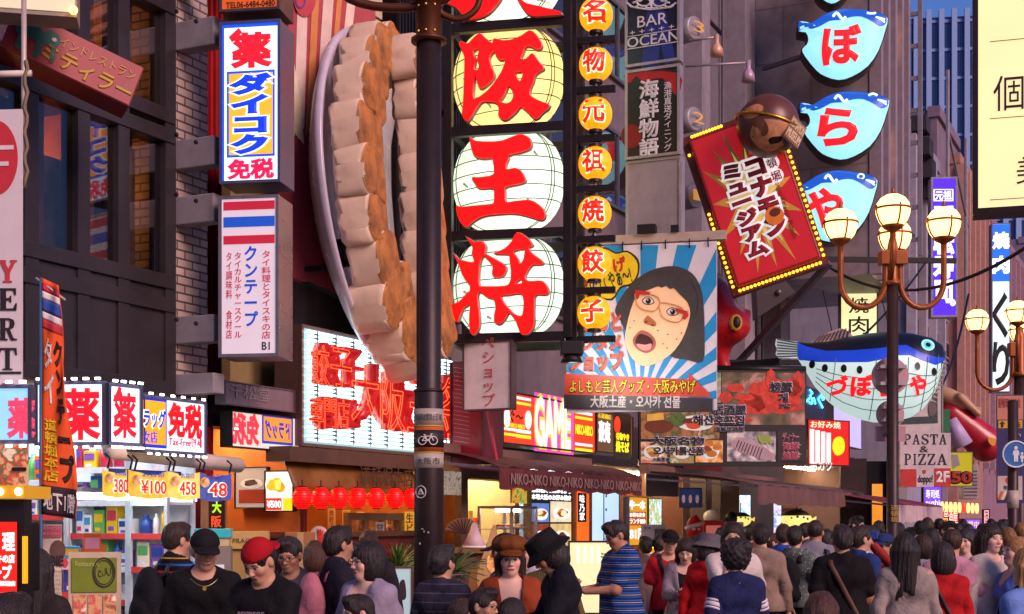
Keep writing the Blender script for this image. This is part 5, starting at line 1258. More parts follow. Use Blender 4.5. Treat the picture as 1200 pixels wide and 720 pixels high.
# ---- the street pole in front
Ypo = 11.3; k = Ypo / F_PX; rp = 14.6*k
t = thing('street_pole', 'thick dark brown street pole with a no bicycle parking band', 'pole', (u_(502.5)*Ypo, Ypo, 0))
POLE = mat('#2d2223', .45, .3, dirt=.35, spec=.4); RUST = mat('#5a3018', .5, .5, dirt=.3)
zr = lambda py: zz(py, Ypo)
MB().lathe([(rp*1.18, 0), (rp*1.18, zr(462)), (rp*1.05, zr(457)), (rp, zr(455)), (rp, zr(46))], 32).build('shaft', POLE, t, True)
MB().lathe([(rp*1.42, zr(50)), (rp*1.42, zr(46)), (rp*1.0, zr(45)), (rp*1.02, zr(44)), (rp*1.02, zr(4)), (rp*1.42, zr(2)), (rp*1.42, zr(-2)), (rp, zr(-3)), (rp, zr(-120))], 32).build('collar', RUST, t, True)
for a in (-60, -100, -140):
    for y in (10, 40): MB().ball((rp*1.03*math.cos(R(a)), rp*1.03*math.sin(R(a)), zr(y)), .012, 8, 6).build('bolt', mat('#c09a50', .3, .9), t)
MB().lathe([(rp*1.22, zr(460)), (rp*1.22, zr(457)), (rp*1.0, zr(456))], 32).build('ring', POLE, t, True)
pts = [(rp*.8, 0, zr(8)), (rp*1.9, .0, zr(22)), (rp*3.0, 0, zr(20)), (rp*3.9, 0, zr(8)), (rp*4.1, 0, zr(-12)), (rp*3.4, 0, zr(-30))]
MB().tube([Vector(p) for p in smooth_loop([(p[0], p[2]) for p in pts], 4)[:21] and [(a, 0, b) for a, b in smooth_loop([(p[0], p[2]) for p in pts], 4)[:21]]], .028, 10).build('scroll_arm', RUST, t, True)
MB().tube([(-rp*2.5 - .35*math.cos(a)*1.3, .0, zr(-14) + .16*math.sin(a)) for a in np.linspace(math.pi, 2*math.pi, 12)], .035, 10).build('lamp_arm', RUST, t, True)
rb = rp*1.2
def band(z0, z1, m, nm, dr=0.0): MB().lathe([(rb + dr, zr(z1)), (rb + dr, zr(z0))], 40).build(nm, m, t, True)
CRM = mat('#a89c92', .5, dirt=.2)
band(480, 499, CRM, 'band'); band(501, 530, mat('#b0562a', .5), 'band'); band(505, 525, mat('#241c1c', .5), 'band', .002); band(532, 549, CRM, 'band'); band(499.3, 500.7, mat('#c0a030', .5), 'band', .001); band(530.3, 531.7, mat('#c0a030', .5), 'band', .001)
cyl = lambda X, Z: -math.sqrt(max(1e-4, (rb + .004)**2 - min(X*X, rb*rb*.98)))
txt(t, None, '自転車放置禁止区域', None, mat('#4a4444', .5), local=(-rb*.92, rb*.92, zr(494), zr(486)), y=0, surf=cyl, depth=.002)
txt(t, None, '大阪市', None, mat('#4a4444', .5), local=(-rb*.8, rb*.8, zr(545), zr(537)), y=0, surf=cyl, depth=.002)
m = MB(); s = 5.2*k; zc = zr(516)
def wrap(x, z): return (x, cyl(x, z) - .004, z)
for cx_ in (-6.6*k, 6.2*k): m.tube([wrap(cx_ + s*.9*math.cos(a), zc - 1.5*k + s*.9*math.sin(a)) for a in np.linspace(0, 2*math.pi, 21)[:-1]], .0042, 5, True)
for a, b_ in (((-6.6, -1.5), (-3.2, 3.2)), ((-3.2, 3.2), (4.0, 3.6)), ((4.0, 3.6), (0, -1.8)), ((0, -1.8), (-3.2, 3.2)), ((4.0, 3.6), (6.2, -1.5)), ((4.0, 3.6), (3.4, 6.0)), ((3.4, 6.0), (5.2, 6.2)), ((-3.2, 3.2), (-3.8, 5.0)), ((-5, 5.2), (-2.6, 5.0)), ((0, -1.8), (-6.6, -1.5))):
    m.tube([wrap((a[0] + (b_[0]-a[0])*i/4)*k, zc + (a[1] + (b_[1]-a[1])*i/4)*k) for i in range(5)], .0042, 5)
m.build('bicycle_mark', mat('#d0c8c0', .5), t)
rb2 = rp*1.18; c2 = lambda X, Z: -math.sqrt(max(1e-4, (rb2 + .003)**2 - min(X*X, rb2*rb2*.98)))
m = MB(); zc = zr(577); x0 = -8.5*k
m.tube([(x0 + 6*k*math.cos(a), c2(x0 + 6*k*math.cos(a), 0) - .002, zc + 7*k*math.sin(a)) for a in np.linspace(0, 2*math.pi, 25)[:-1]], .005, 5, True)
for a, b_ in (((-3, -2.5), (0, 3.5)), ((0, 3.5), (3, -2.5)), ((-3.4, -2.5), (3.4, -2.5)), ((-1.2, 0), (1.6, 0))): m.tube([(x0 + a[0]*k, c2(x0 + a[0]*k, 0) - .003, zc + a[1]*k), (x0 + b_[0]*k, c2(x0 + b_[0]*k, 0) - .003, zc + b_[1]*k)], .006, 5)
m.build('sticker', mat('#b8b0b0', .5), t)
m = MB()
for px, py, w_, h_ in ((496, 620, 3, .8), (498, 623, .9, 2.5), (503, 624, 1.8, 1.8), (493, 637, 1.6, 2), (496, 712, 1, 5)):
    xx = (px - 502.5)*k; m.box(xx - w_*k/2, xx + w_*k/2, c2(xx, 0) - .006, c2(xx, 0) + .006, zr(py) - h_*k/2, zr(py) + h_*k/2)
m.build('scuff', mat('#a8a0a0', .6), t)
# ---- white blank banner with a shop name behind the frame
q = Q(543, 600, 402, 482, w=1.0, rot=PR)
t = sign_box('hanging_sign', 'white upright sign with pink lettering below the lantern tower', 'sign', q, mat('#c4bcb8', .5, dirt=.1), mat('#4a4044', .4, .4), .12, .015)
txt(t, q, 'ペショップ', (565, 396, 580, 476), mat('#b8404a', .5), vertical=True, bold=.0)
# ---- dark board signs
def board(name, label, px0, px1, y0, y1, panel, w=.9, rot=PR, depth=.12, frame=STEEL, fw=.03, cat='sign'):
    q = Q(px0, px1, y0, y1, w=w, rot=rot); return q, sign_box(name, label, cat, q, panel, frame, depth, fw)
q, t = board('board_sign', 'navy bar sign with an ornament and white capitals', 733, 797, -30, 80, mat('#16142e', .35), 2.0)
WH = mat('#c8c4cc', .5)
shape(t, q, [q.poly([(752, 80), (762, -20), (776, -20), (772, 80)])], mat('#1e2a78', .4), 'light_beam', -.007, .002, True); shape(t, q, [q.poly([(780, 78), (760, -25), (772, -25), (792, 70)])], mat('#232c80', .4), 'light_beam', -.011, .002, True)
txt(t, q, 'BAR', (747, 17, 782, 30), WH, y=-.016); txt(t, q, 'OCEAN', (735, 40, 795, 52), WH, y=-.016, bold=.01)
txt(t, q, '+ + + + +', (738, 33, 790, 37), WH, y=-.016); rect(t, q, (734, 53, 796, 54), WH, 'rule', -.016); rect(t, q, (734, 38.5, 796, 39.2), WH, 'rule', -.016)
m = MB()
def orn_(pts, r_=.012): m.tube([(q.loc(*p)[0], -.02, q.loc(*p)[1]) for p in pts], r_, 5)
for sgn in (-1, 1):
    for A, B, cx_, cy_ in ((9, 6, 8, 3), (6, 4, 20, 6), (4, 3, 3, 8), (5, 5, 14, -2)):
        orn_([(764 + sgn*(cx_ + A*math.cos(a)*(1 - a/12)), cy_ + B*math.sin(a)*(1 - a/12)) for a in np.linspace(0, 5.2, 14)])
    orn_([(764, 12), (764 + sgn*10, 11), (764 + sgn*22, 9), (764 + sgn*29, 4)])
orn_([(764, -8), (764, 12)]); m.build('ornament', WH, t)
q, t = board('board_sign', 'black seafood sign with white brush characters and red corners', 733, 797, 84, 188, mat('#171214', .4), 2.0)
CR = mat('#a01822', .5)
shape(t, q, [smooth_loop(q.poly([(735, 86), (795, 86), (795, 112), (785, 104), (776, 92), (755, 96), (746, 90), (738, 98)]))], CR, 'red_cloud', -.008, .003, True); shape(t, q, [q.poly(ellipse(740, 160, 12, 14)[0:20])], mat('#7a1218', .5), 'red_disc', -.008, .003, True)
txt(t, q, '海鮮物語', (749, 94, 771, 184), WH, y=-.014, vertical=True, bold=.035); txt(t, q, '漁港直送ダイニング', (778, 96, 787, 177), WH, y=-.014, vertical=True, bold=.015)
q, t = board('board_sign', 'blank pale mauve panel hanging under the black seafood sign', 734, 799, 190, 300, mat('#8f8289', .55, dirt=.2), 2.0)
# ---- the big comic poster
q = Q(664, 840, 291, 484, Y=16.4, rot=R(-14))
t = q.thing('poster', 'big poster of a shouting person in red glasses on blue rays', 'poster')
MB().box(0, q.w, 0, .03, 0, q.h).build('sheet', mat('#cfc8cc', .45, var=.06, bump=.1, bscale=2), t)
qq = lambda lp: [q.loc(*p) for p in lp]; K = 3.272; Z5 = lambda pts: qq(zp(655, 270, K, pts))
SKY_ = mat('#2288c0', .45); cxp, cyp = 750, 480
for i in range(14):
    a0 = R(8 + i*12.6); a1 = a0 + R(6.2); far = 260
    tri = [(cxp, cyp), (cxp + far*math.cos(a0), cyp - far*math.sin(a0)), (cxp + far*math.cos(a1), cyp - far*math.sin(a1))]
    bx0, by0, bx1, by1 = 664.5, 283.5, 839.5, 479
    def clip(poly, ins, cut):
        out = []
        for i_ in range(len(poly)):
            a, b_ = poly[i_], poly[(i_+1) % len(poly)]
            if ins(a): out.append(a)
            if ins(a) != ins(b_): out.append(cut(a, b_))
        return out
    cv = lambda xv: (lambda a, b_: (xv, a[1] + (b_[1]-a[1])*(xv-a[0])/(b_[0]-a[0]))); chh = lambda yv: (lambda a, b_: (a[0] + (b_[0]-a[0])*(yv-a[1])/(b_[1]-a[1]), yv))
    for ins, cut in ((lambda p: p[0] >= bx0, cv(bx0)), (lambda p: p[0] <= bx1, cv(bx1)), (lambda p: p[1] >= by0 + 4, chh(by0 + 4)), (lambda p: p[1] <= by1, chh(by1))):
        tri = clip(tri, ins, cut) if tri else tri
    if len(tri) > 2: shape(t, q, [tri], SKY_, 'ray', -.001, .002)
shape(t, q, [qq(smooth_loop([(667, 318), (672, 306), (690, 296), (708, 290), (722, 296), (735, 294), (748, 304), (749, 320), (742, 334), (728, 338), (718, 352), (700, 350), (690, 356), (676, 350), (678, 338), (668, 332)]))], mat('#2a2018', .5), 'bubble_edge', -.004, .002, True)
shape(t, q, [qq(smooth_loop([(669, 318), (674, 308), (691, 298), (708, 292), (722, 298), (735, 296), (746, 306), (747, 320), (740, 332), (727, 336), (717, 350), (700, 348), (690, 354), (678, 349), (680, 337), (670, 331)]))], mat('#e0c018', .45), 'speech_bubble', -.008, .002, True)
txt(t, q, 'お', (674, 320, 690, 338), mat('#c02a28', .5), y=-.012, bold=.04); txt(t, q, 'げ', (719, 302, 733, 318), mat('#c02a28', .5), y=-.012, bold=.04, roll=R(10)); txt(t, q, 'みてってやぁ～!', (680, 320, 740, 340), mat('#2a2018', .5), y=-.012, bold=.02, roll=R(14))
HAIR = mat('#3e3836', .5, var=.25, scale=6); FACE = mat('#f2c496', .5, var=.1, scale=4)
shape(t, q, [smooth_loop(Z5([(215,308),(240,255),(280,205),(320,172),(370,148),(440,138),(500,158),(535,200),(553,270),(558,400),(552,503),(490,497),(425,480),(400,400),(300,300),(262,385),(238,350)]), 3)], HAIR, 'hair', -.005, .003, True)
shape(t, q, [smooth_loop(Z5([(318,225),(400,205),(470,245),(502,300),(498,350),(472,420),(430,475),(370,512),(320,520),(280,490),(255,430),(260,370),(285,280)]), 3)], FACE, 'face', -.010, .003, True)
shape(t, q, [smooth_loop(Z5([(292,232),(330,180),(420,158),(500,190),(532,270),(520,330),(505,300),(490,272),(465,248),(440,222),(428,228),(412,214),(395,222),(380,216),(350,228),(318,236)]), 2)], HAIR, 'fringe', -.015, .003, True)
for cx_, cy_ in ((343, 272), (436, 314)):
    shape(t, q, [smooth_loop(Z5([(cx_ - 24, cy_ - 2), (cx_ - 8, cy_ - 17), (cx_ + 12, cy_ - 13), (cx_ + 24, cy_ + 6), (cx_ + 6, cy_ + 15), (cx_ - 14, cy_ + 12)]))], mat('#4a3020', .5), 'eye_edge', -.014, .002, True)
    shape(t, q, [smooth_loop(Z5([(cx_ - 20, cy_ - 1), (cx_ - 7, cy_ - 13), (cx_ + 11, cy_ - 10), (cx_ + 20, cy_ + 5), (cx_ + 5, cy_ + 11), (cx_ - 12, cy_ + 9)]))], mat('#d8d0c8', .4), 'eye_white', -.017, .002, True)
    shape(t, q, [Z5(ellipse(cx_ + 1, cy_, 10, 11))], mat('#1a1210', .3), 'iris', -.020, .002, True); shape(t, q, [Z5(ellipse(cx_ - 2, cy_ - 4, 3, 3, 8))], WHITE, 'glint', -.023, .001, True)
    m = MB(); m.tube([(p[0], -.022, p[1]) for p in smooth_loop(Z5([(cx_ - 44, cy_ - 34), (cx_ + 30, cy_ - 18), (cx_ + 44, cy_ + 10), (cx_ + 22, cy_ + 40), (cx_ - 26, cy_ + 30), (cx_ - 46, cy_ + 4)]))], .006, 5, True); m.build('glasses_rim', mat('#c88a4a', .4), t)
RG = mat('#b83028', .4)
for pts in ([(292,230),(316,232),(352,240),(346,250),(312,248),(304,268),(296,262)], [(448,300),(494,312),(498,330),(484,346),(474,338),(478,324),(448,312)]): shape(t, q, [Z5(pts)], RG, 'glasses_corner', -.026, .002, True)
shape(t, q, [smooth_loop(Z5([(326,345),(340,328),(352,335),(374,356),(368,370),(345,364),(328,358)]))], mat('#a8683a', .5), 'nose', -.014, .002, True)
for cx_, cy_ in ((336, 352), (360, 364)): shape(t, q, [Z5(ellipse(cx_, cy_, 6, 3.5, 10))], mat('#5a2a18', .5), 'nostril', -.017, .001, True)
shape(t, q, [smooth_loop(Z5([(283,425),(298,398),(318,384),(350,396),(372,425),(366,456),(335,472),(300,456)]))], mat('#a8554e', .45), 'lips', -.014, .002, True)
shape(t, q, [smooth_loop(Z5([(294,424),(312,398),(348,410),(362,430),(352,452),(322,456),(300,442)]))], mat('#3a1414', .4), 'mouth', -.017, .002, True)
shape(t, q, [smooth_loop(Z5([(300,436),(330,440),(356,436),(350,458),(325,462),(305,450)]))], mat('#c8908a', .4), 'tongue', -.020, .002, True)
m = MB()
for cx_, cy_ in ((289, 348), (273, 375), (418, 400), (452, 418), (415, 452), (400, 436), (470, 395), (380, 385)):
    p = Z5([(cx_, cy_)])[0]; m.ball((p[0], -.014, p[1]), (.008, .003, .008), 8, 5)
m.build('moles', mat('#3a2018', .5), t)
shape(t, q, [Z5([(24, 550), (498, 572), (498, 548), (580, 630), (580, 640), (22, 632)])], mat('#c84430', .45), 'red_arrow', -.012, .003, True)
shape(t, q, [Z5([(20, 630), (590, 645), (590, 697), (20, 685)])], mat('#3a3438', .45), 'dark_strip', -.013, .003, True)
txt(t, q, 'よしもと芸人グッズ・大阪みやげ', (668, 445, 815, 461), mat('#e0c828', .45), y=-.019, bold=.02, outline=(mat('#2a2018', .5), .045), roll=R(-1.5)); txt(t, q, '大阪土産・오사카 선물', (692, 464, 797, 478), mat('#cfc8c4', .45), y=-.019, bold=.03, roll=R(-1.5))
PK = mat('#c85a50', .45)
for s_, px in (('よしもと', (666, 368, 728, 388)), ('エンタメ', (666, 394, 728, 410)), ('ショップ', (668, 414, 730, 434))): txt(t, q, s_, px, PK, y=-.006, bold=.05, outline=(mat('#e0d8d4', .45), .05))
m = MB(); m.box(-.02, q.w + .1, .0, .1, q.h + .02, q.h + .12)
m.build('rail', mat('#b8a494', .45, .3), t)
for px in (700, 730, 752, 780, 808, 830): MB().tube([(q.loc(px, 285)[0], .02, q.h + .06), (q.loc(px, 285)[0], -.03, q.h), (q.loc(px, 285)[0], .0, q.h - .06)], .008, 5).build('tie', BLACK, t)
MB().box(q.w*.48, q.w*.6, -.05, .1, q.h + .12, q.h + .22).box(q.w*.7, q.w*.75, -.03, .06, q.h + .12, q.h + .2).build('rail_clamp', DARK, t)
Yv = 15.0; t = thing('floodlight', 'lit floodlight hung under the column of small lanterns', 'floodlight', (u_(670)*Yv, Yv, zz(412, Yv)))
MB().box(-.12, .12, -.1, .12, -.04, .1).build('housing', BLACK, t, bevel=.012); MB().lathe([(.12, -.12), (.09, -.05), (.06, -.04)], 18, (0, 0, 0)).build('shade', DARK, t, True); MB().lathe([(.0, -.118), (.112, -.116)], 18).build('lens', emit('#f4e8ff', 6, True, 0), t)
MB().bar((0, 0, .1), (.1, 0, .32), .03).build('hanger', BLACK, t)
sl_ = bpy.data.lights.new('floodlight_beam', 'SPOT'); sl_.energy = 55; sl_.spot_size = R(110); sl_.spot_blend = .8; sl_.shadow_soft_size = .1; sl_.color = (1, .92, .88)
lo_ = bpy.data.objects.new('floodlight_beam', sl_); C.objects.link(lo_); lo_.parent = t; lo_.location = (0, -.05, -.2); lo_.rotation_euler = (Vector((1.0, 1.1, .75))).to_track_quat('-Z', 'Y').to_euler()
# ================================================================== further along: arcade, food boards, fish, lamps
q = Q(588, 697, 457, 520, w=.8, rot=FA)
t = sign_box('lit_sign', 'red and pink lit arcade sign with tall striped capitals', 'lit sign', q, emit('#e03418', .95), mat('#3a2a2a', .4, .4), .3, .02)
rect(t, q, (626, 464, 672, 531), emit('#e04aa4', .8, False, .2, 3), 'pink_field', -.01)
txt(t, q, 'GAME', (627, 470, 668, 523), emit('#f6e0fa', .95, False, .1), y=-.016, bold=.03, outline=(emit('#d8c820', .9, False, 0), .05))
for x0, x1, ys in ((605, 622, (466, 472, 505, 511)), (674, 694, (483, 489, 520, 526))):
    for i, y0 in enumerate(ys): rect(t, q, (x0, y0, x1, y0 + 3), emit(('#f0e0e8', '#e8d020')[i % 2], 1, False, 0), 'stripe', -.01)
rect(t, q, (590, 503, 622, 506), emit('#f0e0e8', 1, False, 0), 'stripe', -.01); rect(t, q, (590, 509, 622, 512), emit('#e8d020', 1, False, 0), 'stripe', -.01)
for cx_ in (593, 618): shape(t, q, [q.poly(ellipse(cx_, 490 + (cx_-593)*.1, 3.8, 11))], emit('#f6efd8', 1, False, 0), 'oval_face', -.012, .003, True)
txt(t, q, 'ぐ〜', (597, 482, 613, 495), emit('#301010', .1, False, 0), y=-.012, bold=.03); txt(t, q, 'NIKO NIKO', (597, 497, 615, 502), emit('#e8d020', 1, False, 0)); txt(t, q, 'NIKO-NIKO', (674, 499, 694, 510), emit('#e8d020', 1, False, 0), bold=.04, outline=(emit('#801010', .6, False, 0), .05))
q = Q(698, 741, 481, 530, w=.8, rot=FA)
t = sign_box('lit_sign', 'dark brown lit sign with a white crane shaped character and a red sun', 'lit sign', q, emit('#6a4a30', .45), mat('#3a2a2a', .4, .4), .3, .02)
rect(t, q, (719, 484, 739, 538), emit('#1a1412', .2, False), 'black_half', -.01); shape(t, q, [q.poly(ellipse(722, 498, 3.6, 10))], emit('#f03018', 1, False, 0), 'red_sun', -.016, .003, True)
txt(t, q, '豪庵', (702, 494, 715, 518), emit('#f2f0f4', 1.1, False, 0), bold=.03); txt(t, q, '心斎橋店', (701, 485, 716, 491), emit('#e0b828', .9, False, 0)); txt(t, q, '名物やき', (722, 508, 737, 516), emit('#f0d020', 1, False, 0), y=-.016, bold=.05); txt(t, q, '焼そば', (722, 518, 737, 530), emit('#e8e020', 1, False, 0), y=-.016, bold=.05)
# striped shop awnings
def awning(label, px0, px1, y0, y1, w, drop, out, col, col2, fr=''):
    pa, pb = FP(s_at(px0, w + out), w), FP(s_at(px1, w + out), w); L = (pb - pa).length; zt = zz(y0, pa.y)
    hgt = zt - zz(y1, pa.y)
    t = thing('awning', label, 'awning', (pa.x, pa.y, zt - hgt), FA)
    n = 26; v = []
    for i in range(n + 1):
        for j in range(7): f = j/6; v.append((L*i/n, -out*f + .0, hgt*(1 - f) + .04*math.sin(f*3.14) - .012*math.sin(i*2.1)*f))
    o = MB().add(v, [(i*7 + j, (i+1)*7 + j, (i+1)*7 + j + 1, i*7 + j + 1) for i in range(n) for j in range(6)]).build('canvas', mat(col, .6, dirt=.35, bump=.2, bscale=10), t, True); o.modifiers.new('thick', 'SOLIDIFY').thickness = .012
    v = []; 
    for i in range(n*2 + 1): v += [(L*i/n/2, -out - .005 + .008*math.sin(i*1.7), .0), (L*i/n/2, -out - .008 + .02*math.sin(i*1.7), -drop - .015*math.sin(i*.9))]
    o = MB().add(v, [(2*i, 2*i+2, 2*i+3, 2*i+1) for i in range(n*2)]).build('valance', mat(col2, .6, dirt=.3), t); o.modifiers.new('thick', 'SOLIDIFY').thickness = .008
    for xx in (.05, L - .05): MB().bar((xx, 0, hgt - .1), (xx, -out, -.02), .03).build('arm', GREY, t)
    if fr: txt(t, None, fr, None, mat('#8f766e', .6), local=(L*.05, L*.98, -drop*.78, -drop*.25), y=-out - .035)
    MB().box(-.05, L + .05, -.08, .06, hgt - .02, hgt + .10).build('case', mat('#7a5a50', .5, dirt=.3), t); return t
awning('maroon awning with white capitals under the arcade sign', 585, 752, 530, 549, .75, .22, .8, '#4a2220', '#5a2826', 'NIKO-NIKO NIKO-NIKO NIKO-NIKO NIKO-NIKO')
awning('weathered mauve awning of the corner seafood shop', 888, 1012, 553, 570, 1.2, .25, 1.6, '#5a3f3c', '#6a4a46')
awning('plum awning far along the row beside the pasta sign', 1046, 1105, 572, 592, 1.6, .3, 2.0, '#7a2a38', '#b8a0a4')
# ---- the food billboard
q = Q(749, 945, 481, 546, Y=20.5, rot=R(4)); k = 20.5/F_PX
t = q.thing('billboard', 'black billboard of food pictures with a red crab', 'billboard')
MB().box(0, q.w, 0, .12, 0, q.h).box(q.loc(838, 480)[0], q.w, 0, .1, q.h + .002, q.loc(838, 434)[1]).build('board', mat('#191416', .5), t)
def pic(px, cols, sc_=4, sd=0, nm='picture', k_=.05): return rect(t, q, px, photo_print(cols, sc_, k_, sd), nm, -.003, .003)
pic((751, 483, 843, 515), ['#2a1a10', '#5a3018', '#a87040', '#3a4a20', '#c8a880'], 3, 1.1); pic((751, 518, 782, 543), ['#7a4038', '#c07860', '#e0c0a0', '#5a8048'], 7, 3.1); pic((785, 517, 813, 543), ['#4a3024', '#b08058', '#6a9040', '#d8c0a0'], 7, 5.3); pic((815, 516, 847, 542), ['#5a2c10', '#b8702a', '#e0a858', '#f0dcc0'], 6, 7.7)
pic((846, 437, 943, 498), ['#1c1410', '#33241c', '#4a4a2a', '#7a5044', '#b08a78'], 2.5, 2.2); pic((838, 437, 845, 472), ['#8a6a60', '#b09a90', '#4a7a40'], 5, 1.7); pic((852, 506, 909, 541), ['#2a2628', '#57525a', '#a09aa0', '#d8ccc8'], 5, 9.1)
for cx_, cy_, rx_, ry_ in ((766, 530, 12, 8), (799, 530, 11, 8), (831, 529, 12, 9), (815, 496, 22, 9)): dish(t, q, cx_, cy_, rx_, ry_, FOOD, .3, -.006)
CRAB = mat('#c03420', .4, var=.4, scale=9, bump=.3, bscale=20)
for c_, r_ in (((905, 465), (32, 21)), ((880, 474), (16, 12)), ((925, 455), (14, 10)), ((862, 455), (10, 5)), ((872, 466), (12, 4)), ((935, 450), (8, 14)), ((903, 445), (6, 12)), ((930, 478), (12, 4)), ((868, 492), (14, 3)), ((850, 466), (8, 6))):
    shape(t, q, [q.poly([(c_[0] + r_[0]*math.cos(a)*(1 + .1*math.sin(5*a)), c_[1] + r_[1]*math.sin(a)*(1 + .12*math.sin(7*a))) for a in np.linspace(0, 2*math.pi, 25)[:-1]])], CRAB, 'crab', -.008 - .002*(c_[0] % 5), .002, True)
shape(t, q, [q.poly(ellipse(772, 500, 17, 8))], mat('#6a3018', .4), 'bowl', -.008, .003, True); shape(t, q, [q.poly([(758, 486), (777, 484), (778, 492), (758, 494)])], mat('#e0b850', .4), 'bun', -.011, .003, True); shape(t, q, [q.poly(ellipse(794, 492, 10, 8))], mat('#4a6a2a', .5, var=.5, scale=20), 'greens', -.008, .003, True)
shape(t, q, [smooth_loop(q.poly([(856, 520), (868, 513), (884, 517), (900, 527), (908, 536), (898, 540), (880, 534), (866, 530)]))], mat('#a89098', .4), 'grilled_fish', -.008, .003, True)
m = MB()
for i in range(9): p = q.loc(866 + i*3.4, 516 + i*1.2); p2 = q.loc(862 + i*3.4, 526 + i*1.4); m.bar((p[0], -.014, p[1]), (p2[0], -.014, p2[1]), .02, .006)
m.build('grill_marks', mat('#4a2a28', .5), t)
for i in range(3): shape(t, q, [q.poly([(886 + i*5, 511), (890 + i*5, 509), (896 + i*5, 519), (892 + i*5, 521)])], mat('#8aa048', .4), 'cucumber', -.016, .003, True)
for cx_, cy_ in ((826, 528), (834, 532), (840, 524), (830, 520)): shape(t, q, [q.poly(ellipse(cx_, cy_, 6, 4))], mat('#c07a2a', .4, var=.3, scale=12), 'fried_bite', -.008 - .001*(cx_ % 7), .002, True)
LT = mat('#cfd0dc', .45); DK = mat('#1c1a2c', .5)
def bt(s_, px, b_=.03): txt(t, q, s_, px, DK, y=-.024, bold=b_, outline=(LT, .05))
bt('螃蟹', (903, 448, 928, 459)); bt('게', (913, 461, 923, 471)); bt('かに', (914, 473, 926, 478)); bt('居酒屋', (836, 475, 874, 485)); bt('해산호프집', (813, 487, 872, 498)); bt('海鮮居酒屋', (838, 500, 872, 506), .01); bt('大阪名物', (763, 512, 825, 521)); bt('오사카특산품', (766, 524, 825, 533)); bt('大阪美食', (765, 536, 785, 541), .01)
rect(t, q, (911, 505, 943, 541), mat('#241c20', .5), 'dark_panel', -.008, .003)
for i, s_ in enumerate(('ディナー', '海鮮', '焼鮮')): txt(t, q, s_, (917, 508 + i*11, 936, 517 + i*11), mat('#a8485a', .5), y=-.013, bold=.04, outline=(mat('#d8c0c8', .5), .04))
MB().tube([(q.loc(840, 434)[0], .05, q.loc(840, 432)[1]), (q.w, .05, q.loc(840, 432)[1])], .05, 8).build('rail', BLACK, t, True)
q = Q(757, 795, 545, 582, Y=21.5, rot=R(6)); t = sign_box('grey_panel', 'plain grey metal panel hanging below the food billboard', 'panel', q, mat('#5a5258', .3, .4, dirt=.3), GREY, .1, .01)
# ---- red lit sign and blue neon beyond
q = Q(946, 995, 491, 545, Y=26, rot=R(32)); t = sign_box('lit_sign', 'bright red lit sign with pale strips and a yellow blob', 'lit sign', q, emit('#e81410', .95), mat('#5a1a18', .4), .25, .02)
for i in range(4): rect(t, q, (949 + i*6.5, 503 + i*1.5, 954 + i*6.5, 543 - i*.2), emit('#e8e8e4', .9, False, .2, 8), 'pale_strip', -.01)
shape(t, q, [smooth_loop(q.poly([(977, 515), (984, 512), (989, 518), (988, 530), (980, 534), (975, 526)]))], emit('#f0c810', 1, False, 0), 'yellow_blob', -.012, .003, True)
txt(t, q, 'お好み焼', (950, 494, 985, 502), emit('#fff0c0', 1, False, 0)); txt(t, q, '串カツ', (950, 541, 975, 552), emit('#fff0f0', 1, False, 0), bold=.02)
q = Q(943, 974, 452, 492, Y=34, rot=FA); t = sign_box('neon_sign', 'small blue neon sign half hidden by the fish lantern', 'neon sign', q, mat('#28304a', .4), GREY, .15, .01)
txt(t, q, 'ふぐ', (945, 458, 966, 476), emit('#48b0ff', 2.0, True, 0), y=-.03, neon=.03)
q = Q(976, 1009, 462, 520, Y=32, rot=FA); t = sign_box('lit_signboard', 'plain lilac lit panel under the fish lantern', 'lit panel', q, emit('#b8b0ea', .7), GREY, .15, .02)
# ---- museum sign: tilted red rectangle with bulbs and a ball
Ym = 21.0; k = Ym/F_PX; t = thing('museum_sign', 'tilted red and gold sign edged with yellow bulbs', 'sign', (u_(884)*Ym, Ym, zz(233, Ym)))
t.rotation_euler = (0, R(-18), R(-9)); wm, hm = 102*k/2, 184*k/2
MB().box(-wm, wm, 0, .45, -hm, hm).build('casing', mat('#8a1018', .4, dirt=.2), t, bevel=.02); MB().box(-wm + .04, wm - .04, -.008, -.002, -hm + .04, hm - .04).build('panel', emit('#c4161e', .38, False, .12, 3), t)  # glow put into the red panel colour to brighten the sign
st = []; nn = 15
for i in range(nn*2):
    a = math.pi*2*i/(nn*2) + .1; r_ = (1.12 if i % 4 == 0 else .95) if i % 2 == 0 else .46
    st.append((max(-.93, min(.93, r_*math.cos(a)))*wm, max(-.93, min(.93, r_*1.0*math.sin(a)))*hm))
shape(t, None, [st], mat('#c89a3a', .4, var=.2, scale=3), 'starburst', -.010, .004, True)
st2 = [(p[0]*.72, p[1]*.72) for p in st]; shape(t, None, [st2], emit('#e0c070', .4, False, .15, 4), 'starburst_core', -.016, .004, True)  # core of the star given the same added glow
WTE = emit('#f0e4e8', .55, False, 0); RDE = mat('#8a1420', .4)  # white letter edges brightened by an added glow
txt(t, None, 'コナモン', None, RDE, local=(wm*.04, wm*.46, -hm*.52, hm*.46), y=-.024, vertical=True, bold=.08, outline=(WTE, .12))
txt(t, None, 'ミュージアム', None, RDE, local=(-wm*.50, -wm*.08, -hm*.70, hm*.50), y=-.026, vertical=True, bold=.08, outline=(WTE, .12))
for i, ch in enumerate('道頓堀'):
    c_ = (wm*.62, hm*(.52 - .17*i)); shape(t, None, [ellipse(c_[0], c_[1], .11, .11)], WTE, 'badge', -.022, .004, True); txt(t, None, ch, None, RDE, local=(c_[0] - .07, c_[0] + .07, c_[1] - .07, c_[1] + .07), y=-.03, bold=.02)
txt(t, None, 'Dotonbori Konamon Museum', None, mat('#5a1a1a', .5), local=(wm*.60 - .5, wm*.60 + .5, -hm*.22 - .04, -hm*.22 + .04), y=-.022, roll=R(-90))
